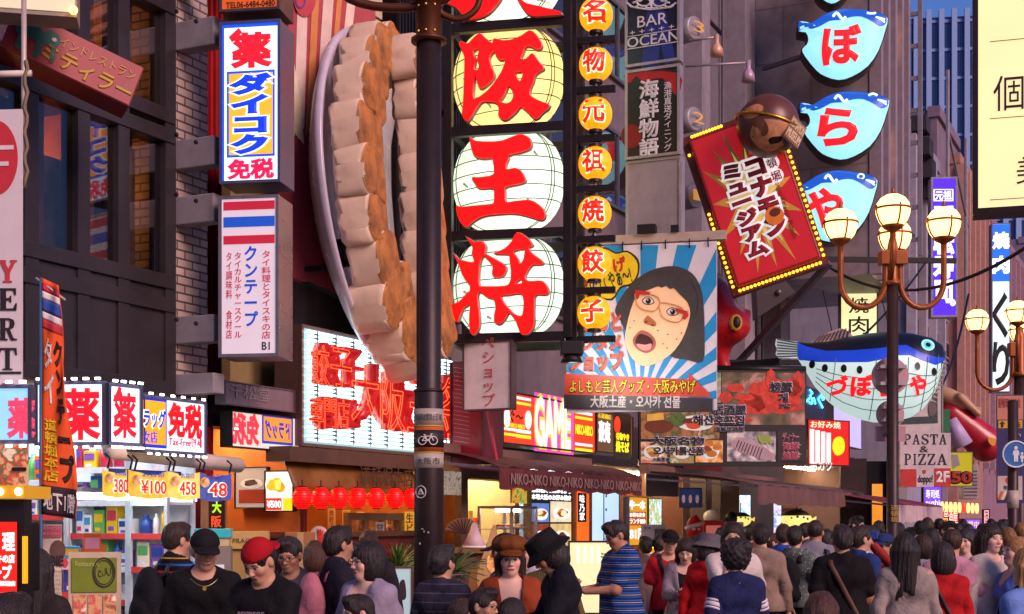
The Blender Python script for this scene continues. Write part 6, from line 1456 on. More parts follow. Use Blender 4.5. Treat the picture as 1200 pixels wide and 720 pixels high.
shape(t, None, [ellipse(wm*.30, -hm*.30, .14, .14)], mat('#d87a20', .4), 'ball_mark', -.04, .004, True); shape(t, None, [ellipse(wm*.34, -hm*.26, .08, .06)], mat('#5a2a18', .4), 'ball_mark', -.046, .004, True)
bulb = emit('#ffb428', 1.8, False, 0)
def bulbs(a, b_, n):
    for i in range(n): f = (i + .5)/n; MB().ball((a[0] + (b_[0]-a[0])*f, .08, a[1] + (b_[1]-a[1])*f), .023, 8, 6).build('bulb', bulb, t, True)
e = .05; bulbs((-wm - e, hm - .1), (-wm - e, hm - .3), 1); bulbs((-wm + .05, hm + e), (-.15*wm, hm + e), 11); bulbs((wm + e, hm*.55), (wm + e, -hm), 21); bulbs((wm, -hm - e), (-wm, -hm - e), 22); bulbs((-wm - e, -hm), (-wm - e, .05*hm), 16)
MB().box(-wm - .09, wm + .09, .12, .4, -hm - .09, hm + .09).build('bulb_rail', mat('#5a2018', .5), t)
Ygl = 20.6; k = Ygl/F_PX
g = thing('globe', 'brown ball shaped like a globe with a gold belt above the red sign', 'giant model', (u_(900)*Ygl, Ygl, zz(148, Ygl))); rg = 36.5*k
gm = mat('#5a3226', .35, var=.2, scale=2, spec=.5)
MB().ball((0, 0, 0), rg, 40, 24).build('ball', gm, g, True)
LAND = mat('#b07a58', .45, var=.35, scale=6, bump=.3, bscale=20); rs_ = random.Random(3)
def patch(pts, m, rr, nm):
    o = shape(g, None, [smooth_loop([(x*rg, z*rg) for x, z in pts])], m, nm, 0, .0, True)
    bm = bmesh.new(); bm.from_mesh(o.data); bmesh.ops.triangulate(bm, faces=bm.faces[:])
    for _ in range(3): bmesh.ops.subdivide_edges(bm, edges=[e_ for e_ in bm.edges if e_.calc_length() > .08], cuts=1); bmesh.ops.triangulate(bm, faces=[f_ for f_ in bm.faces if len(f_.verts) > 3])
    for v in bm.verts: v.co.y = -math.sqrt(max(.001, rr*rr - v.co.x**2 - v.co.z**2))
    bm.to_mesh(o.data); bm.free()
patch([(-.55, -.1), (-.2, -.05), (.3, -.12), (.7, -.2), (.72, -.45), (.4, -.75), (.0, -.92), (-.4, -.8), (-.68, -.45)], LAND, rg*1.006, 'pale_land'); patch([(-.9, .35), (-.5, .5), (-.3, .35), (-.45, .1), (-.75, .05)], LAND, rg*1.006, 'pale_land')
patch([(-.6, .0), (-.3, -.05), (-.15, -.4), (-.3, -.55), (-.45, -.3), (-.62, -.2)], gm, rg*1.012, 'dark_land'); patch([(-.1, -.6), (.3, -.55), (.25, -.7), (-.05, -.75)], DARK, rg*1.012, 'dark_land'); patch([(.35, -.62), (.6, -.55), (.55, -.72), (.38, -.72)], mat('#3a4a9a', .4), rg*1.012, 'blue_patch')
MB().tube([(rg*1.02*math.cos(a), -rg*1.02*abs(math.sin(a))*(1 if math.sin(a) > 0 else -1), rg*(.05 - .28*math.cos(a)) ) for a in np.linspace(0, 2*math.pi, 41)[:-1]], .02, 6, True).build('belt', mat('#c8962a', .3, .8), g, True)
lb = thing('letter_plate', 'small bronze plate with raised capitals stuck on the globe', 'plate', (u_(931)*(Ygl - .3), Ygl - .3, zz(155, Ygl - .3)), R(10)); lb.rotation_euler = (0, R(30), R(35)); lb.scale = (.78, .78, .78)
MB().box(-.2, .2, -.03, .03, -.24, .24).build('panel', mat('#8a6a48', .4, .4), lb)
for i, s_ in enumerate(('KONAMON', 'MUSEUM')): txt(lb, None, s_, None, mat('#d8c0a0', .4), local=(-.18 + .19*i, -.02 + .19*i, -.22, .22), y=-.034, roll=0, bold=.02) if False else txt(lb, None, s_, None, mat('#d8c0a0', .4), local=(-.18, .18, -.2 + .22*(1-i), -.02 + .22*(1-i)), y=-.034, bold=.02)
# support arms of the red sign
MB().bar((u_(852)*23, 23, zz(440, 23)), (u_(972)*21.4, 21.4, zz(308, 21.4)), .09).build('sign_strut', GREY)
o = bpy.data.objects['sign_strut']; tag(o, 'long grey diagonal strut bracing the tilted red sign', 'strut')
m = MB()
for a, b_ in (((860, 260), (800, 300)), ((846, 330), (800, 300)), ((840, 425), (970, 425)), ((960, 304), (1120, 306))): tag(MB().bar((u_(a[0])*22.5, 22.5, zz(a[1], 22.5)), (u_(b_[0])*22.5, 22.5, zz(b_[1], 22.5)), .08).build('sign_bracket', DARK), {860: 'short dark steel bar behind the red sign, sloping up to it', 846: 'short dark steel bar above the octopus head', 840: 'dark horizontal steel bar above the food billboard', 960: 'dark horizontal steel bar crossing behind the street lamp'}[a[0]], 'bracket')
pass
Yx = 23.5; t = thing('speaker_box', 'dark triangular box under the tilted red sign', 'box', (u_(912)*Yx, Yx, zz(350, Yx)))
k = Yx/F_PX; MB().prism([(-24*k, -22*k), (20*k, 8*k), (4*k, 26*k), (-26*k, 20*k)], 0, .5).build('casing', mat('#3a3032', .5, dirt=.3), t); MB().ball((0, -.02, .1), .05, 8, 6).build('knob', GREY, t)
# ---- red octopus sculpture behind the poster
Yo = 22.0; k = Yo/F_PX; t = thing('octopus', 'red octopus head sculpture with a round yellow eye behind the poster', 'sculpture', (u_(845)*Yo, Yo, zz(370, Yo)))
OCT = mat('#b0161c', .3, var=.2, scale=3, spec=.6)
Fo, ao = field([('e', V3(-12*k, .3, 0), V3(36*k, .6, 56*k), np.eye(3), .1, 1), ('e', V3(10*k, -.05, -12*k), V3(24*k, .3, 22*k), np.eye(3), .15, 1), ('c', V3(-10*k, .2, -30*k), V3(6*k, .1, -62*k), .2, .1, .15, 1.0), ('c', V3(20*k, .1, -6*k), V3(30*k, -.05, 2*k), .1, .07, .08, 1.0)], .035)
v, q_ = nets(Fo, ao); to_obj('head', relax(v, q_, 2), q_, OCT, t)
p = (13*k, -.36, -12*k); MB().ball(p, (.10, .05, .13), 18, 12).build('eye', mat('#c8902a', .3), t, True); MB().ball((p[0] + .01, p[1] - .035, p[2]), (.06, .03, .09), 16, 10).build('pupil', BLACK, t, True)
# round numbered signs
for i, (cy, n_) in enumerate(((30, '3'), (137, '2'), (228, '1'))):
    q = Q(803, 828, cy - 14, cy + 14, w=.9, rot=FA - R(22)); t = q.thing('round_sign', f'round teal sign with the number {("three", "two", "one")[i]} on the grey columns', 'sign', 'round numbered floor signs'); cz = q.h/2
    MB().lathe([(0, -.02), (cz*.86, -.02), (cz*.86, 0)], 28, (q.w*.4, 0, cz), 0, 'y').build('face', emit('#3f6a78', .35, False), t, True); MB().lathe([(cz*.86, .03), (cz, .03), (cz, -.22), (cz*.9, -.22), (cz*.9, .0)], 28, (q.w*.4, 0, cz), 0, 'y').build('rim', STEEL, t, True)
    txt(t, None, n_, None, emit('#c88a3a', .6, False, 0), local=(q.w*.4 - .13, q.w*.4 + .13, cz*.55, cz*1.45), y=-.1)
# wall lamps on long arms
for px, py, ax_, c in ((840, 55, 808, '#c89a80'), (877, 85, 804, '#a890a4')):
    Yz = 20.5; k = Yz/F_PX; t = thing('wall_lamp', ('pale conical wall lamp on the upper long arm', 'mauve conical wall lamp hanging from the lower long arm')[px > 860], 'lamp', (u_(px)*Yz, Yz, zz(py, Yz)), 0, 'conical wall lamps')
    MB().lathe([(.10, -.13), (.085, -.03), (.05, .03), (.035, .06), (.035, .17), (0, .18)], 18).build('shade', mat(c, .4, .2), t, True); MB().lathe([(0, -.11), (.09, -.125)], 14).build('lens', mat('#c8b080', .3), t)
    MB().tube([(0, 0, .14), ((ax_ - px)*k, .1, .12)], .018, 6).build('arm', STEEL, t, True)
# ---- fish shaped lit signs
def fish_sign(label, px0, px1, y0, y1, ch, eye):
    Yk = 26.0; q = Q(px0, px1, y0, y1, Y=Yk, rot=R(-8)); t = q.thing('fish_lamp', label, 'lit sign', 'fish shaped lit signs')
    W, Hh = q.w, q.h; P = lambda pts: [(x*W, z*Hh) for x, z in pts]
    out = P([(0, .86), (.06, .84), (.14, .82), (.3, .94), (.5, 1.0), (.72, .97), (.9, .92), (1.0, .84), (.97, .66), (.9, .40), (.78, .18), (.6, .04), (.45, 0), (.3, .06), (.20, .15), (.07, .36), (.04, .46), (.09, .52), (.11, .60), (.08, .70), (0, .72)])
    o2 = smooth_loop(out, 2)
    cas = shape(t, None, [o2], mat('#4a3a38', .35, .5), 'casing', .42, .40, True, .02); cw, ch_ = W*.5, Hh*.52; ang = [math.atan2(p[1] - ch_, p[0] - cw) for p in o2]; rad = [math.hypot(p[0] - cw, p[1] - ch_) for p in o2]; od = np.argsort(ang); aa = np.array(ang)[od]; ra_ = np.array(rad)[od]
    def dome(X, Z): s_ = math.hypot(X - cw, Z - ch_)/max(.05, float(np.interp(math.atan2(Z - ch_, X - cw), aa, ra_, period=2*math.pi))); return -.01 - .2*math.sqrt(max(0, 1 - min(1, s_)**2.6))
    m = MB(); nr = 9; no = len(o2)
    for s_ in np.linspace(1, 0, nr):
        for p in o2: X, Z = cw + (p[0] - cw)*s_, ch_ + (p[1] - ch_)*s_; m.v.append((X, -.01 - .2*math.sqrt(max(0, 1 - s_**2.6)), Z))
    for i_ in range(nr - 1):
        for j_ in range(no): m.f.append((i_*no + j_, i_*no + (j_+1) % no, (i_+1)*no + (j_+1) % no, (i_+1)*no + j_)); m.m.append(0)
    m.build('lit_face', emit('#98e0ea', .8, True, .12, 1.2), t, True)
    bo = shape(t, None, [smooth_loop(P([(0.0, .855), (.06, .84), (.14, .82), (.3, .935), (.5, .992), (.72, .965), (.9, .915), (.985, .84), (.97, .74), (.90, .70), (.82, .76), (.70, .84), (.58, .84), (.46, .80), (.34, .80), (.22, .72), (.12, .70), (0, .72)]), 2)], emit('#1650b8', .7, False, .2, 2), 'blue_back', 0, 0, True); drape(bo, lambda X, Z: dome(X, Z) - .012)
    m = MB(); cy_ = .90
    if eye == 'round': shape(t, None, [[(W*.80 + .045*W*math.cos(a), Hh*.88 + .045*Hh*math.sin(a)) for a in np.linspace(0, 2*math.pi, 17)[:-1]], [(W*.80 + .025*W*math.cos(a), Hh*.88 + .025*Hh*math.sin(a)) for a in np.linspace(0, 2*math.pi, 17)[:-1]]], emit('#d8f4ff', 1, False, 0), 'eye', -.15, .004, True)
    else: m.tube([(W*(.76 + .1*f), dome(W*(.76 + .1*f), Hh*.9) - .02, Hh*(.90 + (.025 if eye == 'arch' else -.012)*math.sin(f*3.14))) for f in np.linspace(0, 1, 9)], .02, 5)
    m.tube([(X_, dome(X_, Z_) - .02, Z_) for X_, Z_ in ((W*.96, Hh*.80), (W*.91, Hh*.815), (W*.86, Hh*.83), (W*.92, Hh*.795), (W*.96, Hh*.76))], .018, 5)
    m.tube([(W*(.38 + .14*f), dome(W*(.38 + .14*f), Hh*.86) - .02, Hh*(.86 + .05*math.sin(f*6))) for f in np.linspace(0, 1, 9)], .025, 5); m.build('drawn_lines', emit('#d8f4ff', 1, False, 0), t)
    return q, t, W, Hh, dome
RF = emit('#e01820', .95, False, 0)
for lab, px0, px1, y0, y1, ch, eye, cx_ in (('fish shaped lit sign cut off by the picture edge, highest of four', 945, 1010, -80, 6, 'づ', 'line', .5), ('fish shaped lit sign with a red character bearing two dots', 936, 1040, 14, 96, 'ぼ', 'line', .48), ('fish shaped lit sign with an arched eye and a curled red character', 938, 1042, 110, 189, 'ら', 'arch', .42), ('fish shaped lit sign with a round eye behind the tilted red sign', 928, 1028, 202, 285, 'や', 'round', .38)):
    q, t, W, Hh, dome = fish_sign(lab, px0, px1, y0, y1, ch, eye)
    txt(t, None, ch, None, RF, local=(W*(cx_ - .21), W*(cx_ + .19), Hh*.20, Hh*.70), y=-.02, bold=.045, surf=dome)
    MB().bar((W*.1, .5, Hh*.5), (-.6, 1.2, Hh*.5), .07).build('bracket', GREY, t)
# ---- the big puffer fish lantern
Yp = 21.0; k = Yp/F_PX; Zs = 3.6; t = thing('fish_lantern', 'huge blue and white puffer fish lantern with red lettering', 'lantern', (u_(1020)*Yp, Yp, zz(440, Yp)), R(-6))
fx = lambda p: (900 + p/Zs - 1020)*k; fz = lambda p: (440 - (380 + p/Zs))*k
def itp(tab, x): return float(np.interp(x, [a for a, _ in tab], [b for _, b in tab]))
TOP = [(128, 72), (180, 76), (250, 72), (330, 54), (420, 40), (500, 35), (600, 42), (680, 62), (725, 92), (742, 118)]; BOT = [(128, 138), (160, 190), (200, 258), (250, 318), (310, 368), (380, 400), (450, 416), (540, 410), (600, 394), (650, 358), (695, 292), (722, 215), (738, 150), (743, 122)]
BL = [(128, 72), (160, 95), (240, 120), (350, 123), (450, 118), (520, 106), (560, 104), (620, 138), (680, 153), (745, 150)]; WL = [(128, 148), (200, 166), (300, 174), (400, 177), (470, 165), (520, 150), (570, 150), (620, 172), (680, 188), (720, 170), (745, 150)]
nx_ = 90; v = []; f = []; mi = []
def fpt(x, a):
    tz, bz = itp(TOP, x), itp(BOT, x); c = (tz + bz)/2; hh = (bz - tz)/2; dpt = min(hh/Zs*k*.85, .62)*(1 if x > 150 else .8)
    return (fx(x), -dpt*math.cos(a), fz(c - hh*math.sin(a)))
xs_ = [128 + 615*(.5 - .5*math.cos(math.pi*i/nx_)) for i in range(nx_ + 1)]; ns = (8, 5, 12); half = sum(ns)
for x in xs_:       # rings whose joints follow the edges of the black back and the blue band
    tz, bz = itp(TOP, x), itp(BOT, x); c = (tz + bz)/2; hh = (bz - tz)/2
    ab = math.asin(max(-.96, min(.985, (c - itp(BL, x))/hh))); aw = math.asin(max(-.98, min(.96, (c - itp(WL, x))/hh))); aw = min(aw, ab - .02)
    st_ = [math.pi/2, ab, aw, -math.pi/2]; front = []
    for z_ in range(3): front += [st_[z_] + (st_[z_+1] - st_[z_])*q_/ns[z_] for q_ in range(ns[z_])]
    ring = front + [-math.pi/2] + [math.pi - a for a in front[:0:-1]]
    for a in ring: v.append(fpt(x, a))
na = 2*half; z3 = [0]*ns[0] + [1]*ns[1] + [2]*ns[2]; z3 = z3 + z3[::-1]
for i in range(nx_):
    for j in range(na): f.append((i*na + j, (i+1)*na + j, (i+1)*na + (j+1) % na, i*na + (j+1) % na)); mi.append(z3[j])
f += [tuple(range(na)), tuple(nx_*na + j for j in range(na))[::-1]]; mi += [1, 2]
b = MB(); b.v, b.f, b.m = v, f, mi; b.build('body', [emit('#10121c', .35, False, .2), emit('#1438b0', .75, False, .15, 1.5), emit('#c4dcd8', .62, True, .06, 1.0)], t, True)
def fsurf(X, Z):
    x = (X/k + 1020 - 900)*Zs; tz, bz = itp(TOP, x), itp(BOT, x); c = fz((tz + bz)/2); hh = abs(fz(tz) - fz(bz))/2; s_ = max(-.98, min(.98, (Z - c)/max(.01, hh)))
    return -min((bz - tz)/2/Zs*k*.85, .62)*math.sqrt(1 - s_*s_)
m = MB()
for x in (270, 430, 560, 640, 690): m.tube([(lambda p: (p[0], p[1]*1.01 - .004, p[2]))(fpt(x + 10*math.sin(a*1.5), a)) for a in np.linspace(-1.4, .35, 20)], .006, 5)
for g_ in (.3, .48, .66, .84): m.tube([(lambda X, Z: (X, fsurf(X, Z) - .006, Z))(fx(x), fz(itp(WL, x) + (itp(BOT, x) - itp(WL, x))*g_)) for x in np.linspace(200, 725, 30)], .006, 5)
m.build('wire', mat('#5a7068', .5), t)
for x, z in ((183, 174), (232, 194), (305, 200), (367, 208), (600, 196), (673, 216), (718, 184)):
    s_ = .8 if x > 700 else 1; o = shape(t, None, [[(fx(x) + 13/Zs*k*s_*math.cos(a)*.9, fz(z) + 17/Zs*k*math.sin(a)) for a in np.linspace(0, 2*math.pi, 17)[:-1]]], mat('#14181a', .4), 'spot', 0, 0, True)
    for vv in o.data.vertices: vv.co.y = fsurf(vv.co.x, vv.co.z) - .012
for rr, c, dy in ((29, emit('#9fe8e0', .7, False, 0), .012), (20, emit('#5ad0d0', .6, False, 0), .02), (11, mat('#101418', .3), .028)):
    o = shape(t, None, [[(fx(652) + rr/Zs*k*math.cos(a), fz(102) + rr/Zs*k*.9*math.sin(a)) for a in np.linspace(0, 2*math.pi, 25)[:-1]]], c, 'eye', 0, 0, True)
    for vv in o.data.vertices: vv.co.y = fsurf(vv.co.x, vv.co.z) - dy
for ch, x0, x1, z0, z1 in (('づ', 244, 318, 232, 302), ('ぼ', 336, 415, 234, 312), ('ら', 442, 512, 236, 314), ('や', 572, 636, 236, 312)): txt(t, None, ch, None, RF, local=(fx(x0), fx(x1), fz(z1), fz(z0)), y=-.02, bold=.05, surf=fsurf, depth=.006)
FIN = mat('#a8908c', .5, var=.3, scale=12); TAIL = emit('#c8d4d4', .45, False, .2)
fan = [(128, 72), (40, 58), (36, 80), (44, 100), (38, 120), (50, 138), (128, 140)]; shape(t, None, [[(fx(a), fz(c)) for a, c in fan]], TAIL, 'tail', .04, .08, True)
m = MB()
for i in range(7): m.tube([(fx(128), -.06, fz(78 + i*9)), (fx(42), -.06, fz(60 + i*12.5))], .012, 5)
m.build('tail_ray', mat('#4a5058', .5), t)
fin = [(180, 74), (220, 48), (260, 28), (305, 12), (330, 18), (350, 36), (362, 50), (250, 72)]; shape(t, None, [[(fx(a), fz(c + 4)) for a, c in fin]], FIN, 'back_fin', .04, .06, True)
m = MB()
for i in range(9): m.tube([(fx(200 + i*17), -.04, fz(74 - i*2.5)), (fx(225 + i*15), -.04, fz(48 - i*4.3))], .01, 5)
m.build('fin_ray', mat('#5a4a50', .5), t)
m = MB()
for i in range(11): z = 150 + i*18; m.tube([(fx(738 - i*5.5), -.1, fz(z)), (fx(750 - i*5.5), -.16, fz(z + 8))], [.03, .004], 5)
m.build('spike', mat('#a89088', .5), t)
MB().bar((fx(60), .1, fz(150)), (fx(-140), .4, fz(158)), .1).build('bracket', DARK, t)
for x in (280, 520): MB().tube([(fx(x), 0, fz(60)), (fx(x - 30), .5, fz(-170))], .008, 5).build('hanging_wire', BLACK, t)
# ---- upright lit signs over the street
q = Q(984, 1029, 305, 400, Y=29, rot=R(-6)); t = sign_box('lit_sign', 'cream lit grill sign with a black stamp behind the street lamp', 'lit sign', q, emit('#e6dfa4', .85), mat('#4a4038', .4), .3, .03)
BK = emit('#141410', .05, False, 0); z = q.box(991, 309, 1023, 341)
for s_ in (0, ): shape(t, q, [[q.loc(991, 310), q.loc(1023, 309), q.loc(1022, 341), q.loc(992, 340)], [q.loc(995, 314), q.loc(1019, 313), q.loc(1018, 337), q.loc(996, 336)]], BK, 'stamp_frame', -.01, .004, True)
txt(t, q, '牛角', (997, 315, 1017, 335), BK, bold=.035); txt(t, q, '焼', (995, 349, 1018, 367), BK, bold=.01); txt(t, q, '肉', (995, 371, 1018, 392), BK, bold=.01)
q = Q(1091, 1122, 208, 372, Y=38, rot=R(-6)); t = sign_box('lit_sign', 'violet lit sushi sign with white characters beyond the street lamp', 'lit sign', q, emit('#4a20d8', .95), mat('#8f8a9a', .4, .4), .4, .05)
shape(t, q, [[q.loc(1094, 222), q.loc(1117, 222), q.loc(1117, 236), q.loc(1094, 236)], [q.loc(1095, 223), q.loc(1116, 223), q.loc(1116, 235), q.loc(1095, 235)]], WTXT, 'stamp_frame', -.01, .004, True)
txt(t, q, '元祖', (1096, 224, 1115, 234), WTXT, bold=.03); txt(t, q, '回転寿司', (1095, 243, 1117, 354), WTXT, vertical=True, bold=.05); txt(t, q, '。', (1114, 352, 1119, 358), WTXT, bold=.05)
q = Q(1162, 1184, 262, 460, Y=44, rot=R(-6)); t = sign_box('lit_sign', 'tall blue and white lit grill sign with brush strokes below', 'lit sign', q, emit('#cfe4ea', .85), mat('#6a6a80', .4), .4, .03)
rect(t, q, (1162.5, 263, 1183.5, 330), emit('#1660e0', .95, False), 'blue_half'); txt(t, q, '焼', (1164, 273, 1182, 291), WTXT, y=-.02, bold=.05); txt(t, q, '肉', (1164, 301, 1182, 320), WTXT, y=-.02, bold=.05); txt(t, q, 'くり', (1164, 345, 1182, 450), BK, vertical=True, bold=.03)
# ---- cream sign at the top corner, other side of the street
q = Q(1140, 1260, 0, 252, Y=12.5, rot=R(8)); q = Q(1140, 1262, -60, 251, Y=12.5, rot=R(-17))
t = sign_box('lit_sign', 'big cream lit sign with fine brown characters in a dark frame', 'lit sign', q, emit('#f2d9a0', .82, True, .05, 1), mat('#2a1c18', .4, .3), .3, .045)
BRN = emit('#3a241c', .1, False, 0)
for y0 in (44, 135, 231): rect(t, q, (1160, y0, 1262, y0 + .8), BRN, 'rule', -.01)
txt(t, q, '個室', (1164, 86, 1240, 128), BRN, bold=-.01); txt(t, q, '美味', (1191, 182, 1262, 214), BRN, bold=-.01)
# ================================================================== street lamps
GLB = emit('#ffc274', 1.9, True, .1, 3); BRS = mat('#8a4a1c', .4, .3, dirt=.2); LPOLE = mat('#3a2a2a', .45, .4, dirt=.3)
def globe(t, c, r, finial=True):
    g = MB().lathe([(r*.62, -r*.86), (r*.82, -r*.6), (r*.97, -r*.2), (r, .08*r), (r*.94, r*.42), (r*.72, r*.74), (r*.4, r*.93), (0, r*.98)], 26, c).build('globe', GLB, t, True)
    m = MB(); m.tube([(c[0] + r*1.015*math.cos(a), c[1] + r*1.015*math.sin(a), c[2] + .12*r) for a in np.linspace(0, 2*math.pi, 29)[:-1]], .014, 6, True)
    for a in (0, 90, 180, 270):
        ca, sa = math.cos(R(a - 80)), math.sin(R(a - 80)); m.tube([(c[0] + rr*r*1.015*ca, c[1] + rr*r*1.015*sa, c[2] + zq*r) for rr, zq in ((.62, -.86), (.82, -.6), (.97, -.2), (1, .12), (1.0, .3))], .012, 6)
    m.build('band', BRS, g, True)
    MB().lathe([(.0, -r*1.32), (r*.16, -r*1.32), (r*.2, -r*1.2), (r*.5, -r*1.05), (r*.66, -r*.9), (r*.64, -r*.84), (0, -r*.82)], 20, c).build('cup', BRS, g, True)
    if finial: MB().lathe([(r*.34, r*.9), (r*.2, r*1.0), (r*.08, r*1.12), (r*.12, r*1.2), (r*.04, r*1.36), (0, r*1.4)], 14, c).build('finial', BRS, g, True)
def lamp_post(label, px, Y, globes, y_col, r_px, n_disc=0, base_y=None):
    k = Y/F_PX; t = thing('street_lamp', label, 'street lamp', (u_(px)*Y, Y, 0)); Z_ = lambda y: zz(y, Y)
    rp = 6.5*k
    MB().lathe([(rp*1.9, 0), (rp*1.9, .25), (rp*1.25, .4), (rp*1.1, 1.0), (rp, Z_(y_col))], 20).build('post', LPOLE, t, True)
    MB().lathe([(rp, Z_(y_col)), (rp*1.5, Z_(y_col) + .02), (rp*1.4, Z_(y_col - 4)), (rp*1.0, Z_(y_col - 8)), (rp*.95, Z_(y_col - 46)), (rp*.5, Z_(y_col - 58)), (0, Z_(y_col - 60))], 18).build('lamp_head', BRS, t, True)
    for gx, gy, dy in globes:
        c = ((gx - px)*k, dy, Z_(gy)); r = r_px*k
        sgn = 1 if gx > px else -1; top = c[2] - r*1.3; zb = Z_(y_col - 6); x0 = sgn*rp*1.3; xm = c[0]
        if abs(xm) > 3*rp:
            pts = [(x0 + (xm - x0)*.5*(1 - math.cos(a)), dy*(a/math.pi), zb - .32*math.sin(a)) for a in np.linspace(0, math.pi, 12)] + [(xm, dy, zb + (top - zb)*f) for f in (.3, .6, 1)]
            pts = [(x0, 0, Z_(y_col - 36)), (x0, 0, Z_(y_col - 20))] + pts
        else: pts = [(sgn*rp, dy*.4, zb), (xm, dy, zb + (top - zb)*.4), (xm, dy, top)]
        MB().tube(pts, .035, 10).build('arm', BRS, t, True)
        if abs(xm) > 3*rp: MB().box(x0 - .07, x0 + .07, -.09, .09, Z_(y_col - 40), Z_(y_col - 24)).build('arm_socket', BRS, t, bevel=.01)
        globe(t, c, r)
    return t, k, Z_
t, k, Z_ = lamp_post('tall street lamp with four glowing globes and round discs on its post', 1046, 16.7, ((985, 264, 0), (1037, 255, -.35), (1058, 270, .35), (1106, 262, 0)), 335, 19.5)
for cy, r in ((440, 22), (485, 16.5)):
    d = thing('round_disc', ('large pink round sign seen from its plain back on the lamp post', 'smaller pink round sign below the large disc on the lamp post')[r < 20], 'sign', (u_(1046)*16.75, 16.75, zz(cy, 16.75)), 0, 'round signs seen from behind')
    MB().lathe([(0, .10), (r*k, .10), (r*k, .125), (0, .125)], 36, (0, 0, 0), 0, 'y').build('plate', mat('#b08a92', .5, dirt=.25), d) if False else MB().lathe([(0, -.125), (r*k, -.125), (r*k, -.10), (0, -.10)], 36, (0, .0, 0), 0, 'y').build('plate', mat('#b08a92', .5, dirt=.25), d)
    for dz in (-.45, .45): MB().box(-r*k*.7, r*k*.7, -.05, .1, dz*r*k - .02, dz*r*k + .02).build('clamp', STEEL, d)
    MB().box(r*k*.2, r*k*.8, .126, .128, -.02, .03).build('label_mark', mat('#4a5aa8', .5), d) if False else None
d = thing('sign_tab', 'small pink rectangular plate under the round discs', 'sign', (u_(1046)*16.75, 16.75 + .09, zz(508, 16.75))); MB().box(-18*k, 18*k, 0, .02, -.09, .09).build('plate', mat('#a8808a', .5, dirt=.25), d); MB().box(-.1, .1, -.03, 0, -.015, .015).build('clamp', STEEL, d)
txt(t, None, '道頓堀', None, mat('#b8923a', .5), local=(-.045, .045, zz(612, 16.7), zz(592, 16.7)), y=-.09, vertical=True)
lamp_post('farther street lamp with glowing globes near the frame edge', 1195, 25.0, ((1145, 376, 0), (1183, 370, -.4), (1206, 385, .4), (1245, 376, 0)), 442, 13.5)
# ---- pole with the blue walking sign
Yn = 17.5; k = Yn/F_PX; t = thing('sign_pole', 'dark pole beside the frame edge with a pavement banner and blue sign', 'pole', (u_(1187)*Yn, Yn, 0)); MB().lathe([(7*k, 0), (6.2*k, 1), (6*k, zz(470, Yn)), (0, zz(468, Yn))], 18).build('post', LPOLE, t, True)
MB().lathe([(6.6*k, zz(596, Yn)), (6.6*k, zz(575, Yn))], 18).build('band', CRM, t, True)
rb3 = 6.7*k
d = thing('traffic_sign', 'round blue sign with a white walking adult and child', 'traffic sign', (u_(1186)*Yn, Yn - .13, zz(533, Yn)))
MB().lathe([(0, -.0), (15.5*k, 0), (15.5*k, .02), (0, .02)], 36, (0, .02, 0), 0, 'y').build('plate', mat('#1a5a9a', .4), d); m = MB()
m.tube([(15*k*math.cos(a), -.002, 15*k*math.sin(a)) for a in np.linspace(0, 2*math.pi, 37)[:-1]], .012, 5, True); m.build('rim', mat('#c8d0d8', .4), d)
WS = mat('#c8ccd0', .45); S = lambda pts: [(x*k, z*k) for x, z in pts]
shape(d, None, [smooth_loop(S([(-3, 4), (0, 4.6), (3, 4), (4, -1), (3, -1.5), (2.4, 1), (2.2, -8.5), (.4, -8.5), (0, -3), (-.4, -8.5), (-2.4, -8.5), (-2.4, 1), (-3, -1.5), (-4, -1)]), 2)], WS, 'adult', -.004, .004, True); shape(d, None, [S(ellipse(0, 7.2, 2.1, 2.3))], WS, 'adult_head', -.004, .004, True)
shape(d, None, [smooth_loop(S([(5.5, -1.5), (8.5, -1.5), (9.2, -5), (8.2, -5), (8, -9), (6, -9), (5.8, -5), (4.8, -5)]), 2)], WS, 'child', -.004, .004, True); shape(d, None, [S(ellipse(7, .6, 1.5, 1.6))], WS, 'child_head', -.004, .004, True)
q = Q(1168, 1200, 463, 590, Y=17.9, rot=R(-5)); b_ = q.thing('banner', 'navy and salmon street banner with an arrow on the edge pole', 'banner')
MB().box(0, q.w, 0, .015, 0, q.h).build('cloth', mat('#2e2c5c', .7, var=.2), b_); rect(b_, q, (1168.5, 464, 1199, 492), mat('#b87860', .6), 'salmon_part', -.002); rect(b_, q, (1170, 493, 1198, 502), mat('#d09a28', .6), 'yellow_part', -.002)
txt(b_, q, '道頓堀商店会', (1170, 467, 1196, 478), mat('#a83a40', .6), y=-.008); txt(b_, q, '20m先', (1181, 494, 1196, 501), INK, y=-.008, bold=.02); shape(b_, q, [[(1173, 501), (1173, 497), (1171, 497), (1174.5, 493.5), (1178, 497), (1176, 497), (1176, 501)]], INK, 'arrow', -.008, .002)
rect(b_, q, (1169, 558, 1198, 586), mat('#b8a8a0', .6), 'pale_part', -.002); shape(b_, q, [q.poly(ellipse(1182, 563, 4, 4))], mat('#b83038', .6), 'red_face', -.008, .002, True); txt(b_, q, '地下鉄', (1176, 569, 1190, 574), mat('#2c2c7a', .6), y=-.008)
for i in range(5): shape(b_, q, [[(1169 + i*4, 586), (1173 + i*4, 576), (1176 + i*4, 576), (1172 + i*4, 586)]], mat(('#c8502a', '#d8c8b0', '#3a2a28')[i % 3], .6), 'food_strip', -.008, .002)
txt(b_, q, '20m', (1180, 507, 1196, 512), mat('#c0b8c8', .6), y=-.008)
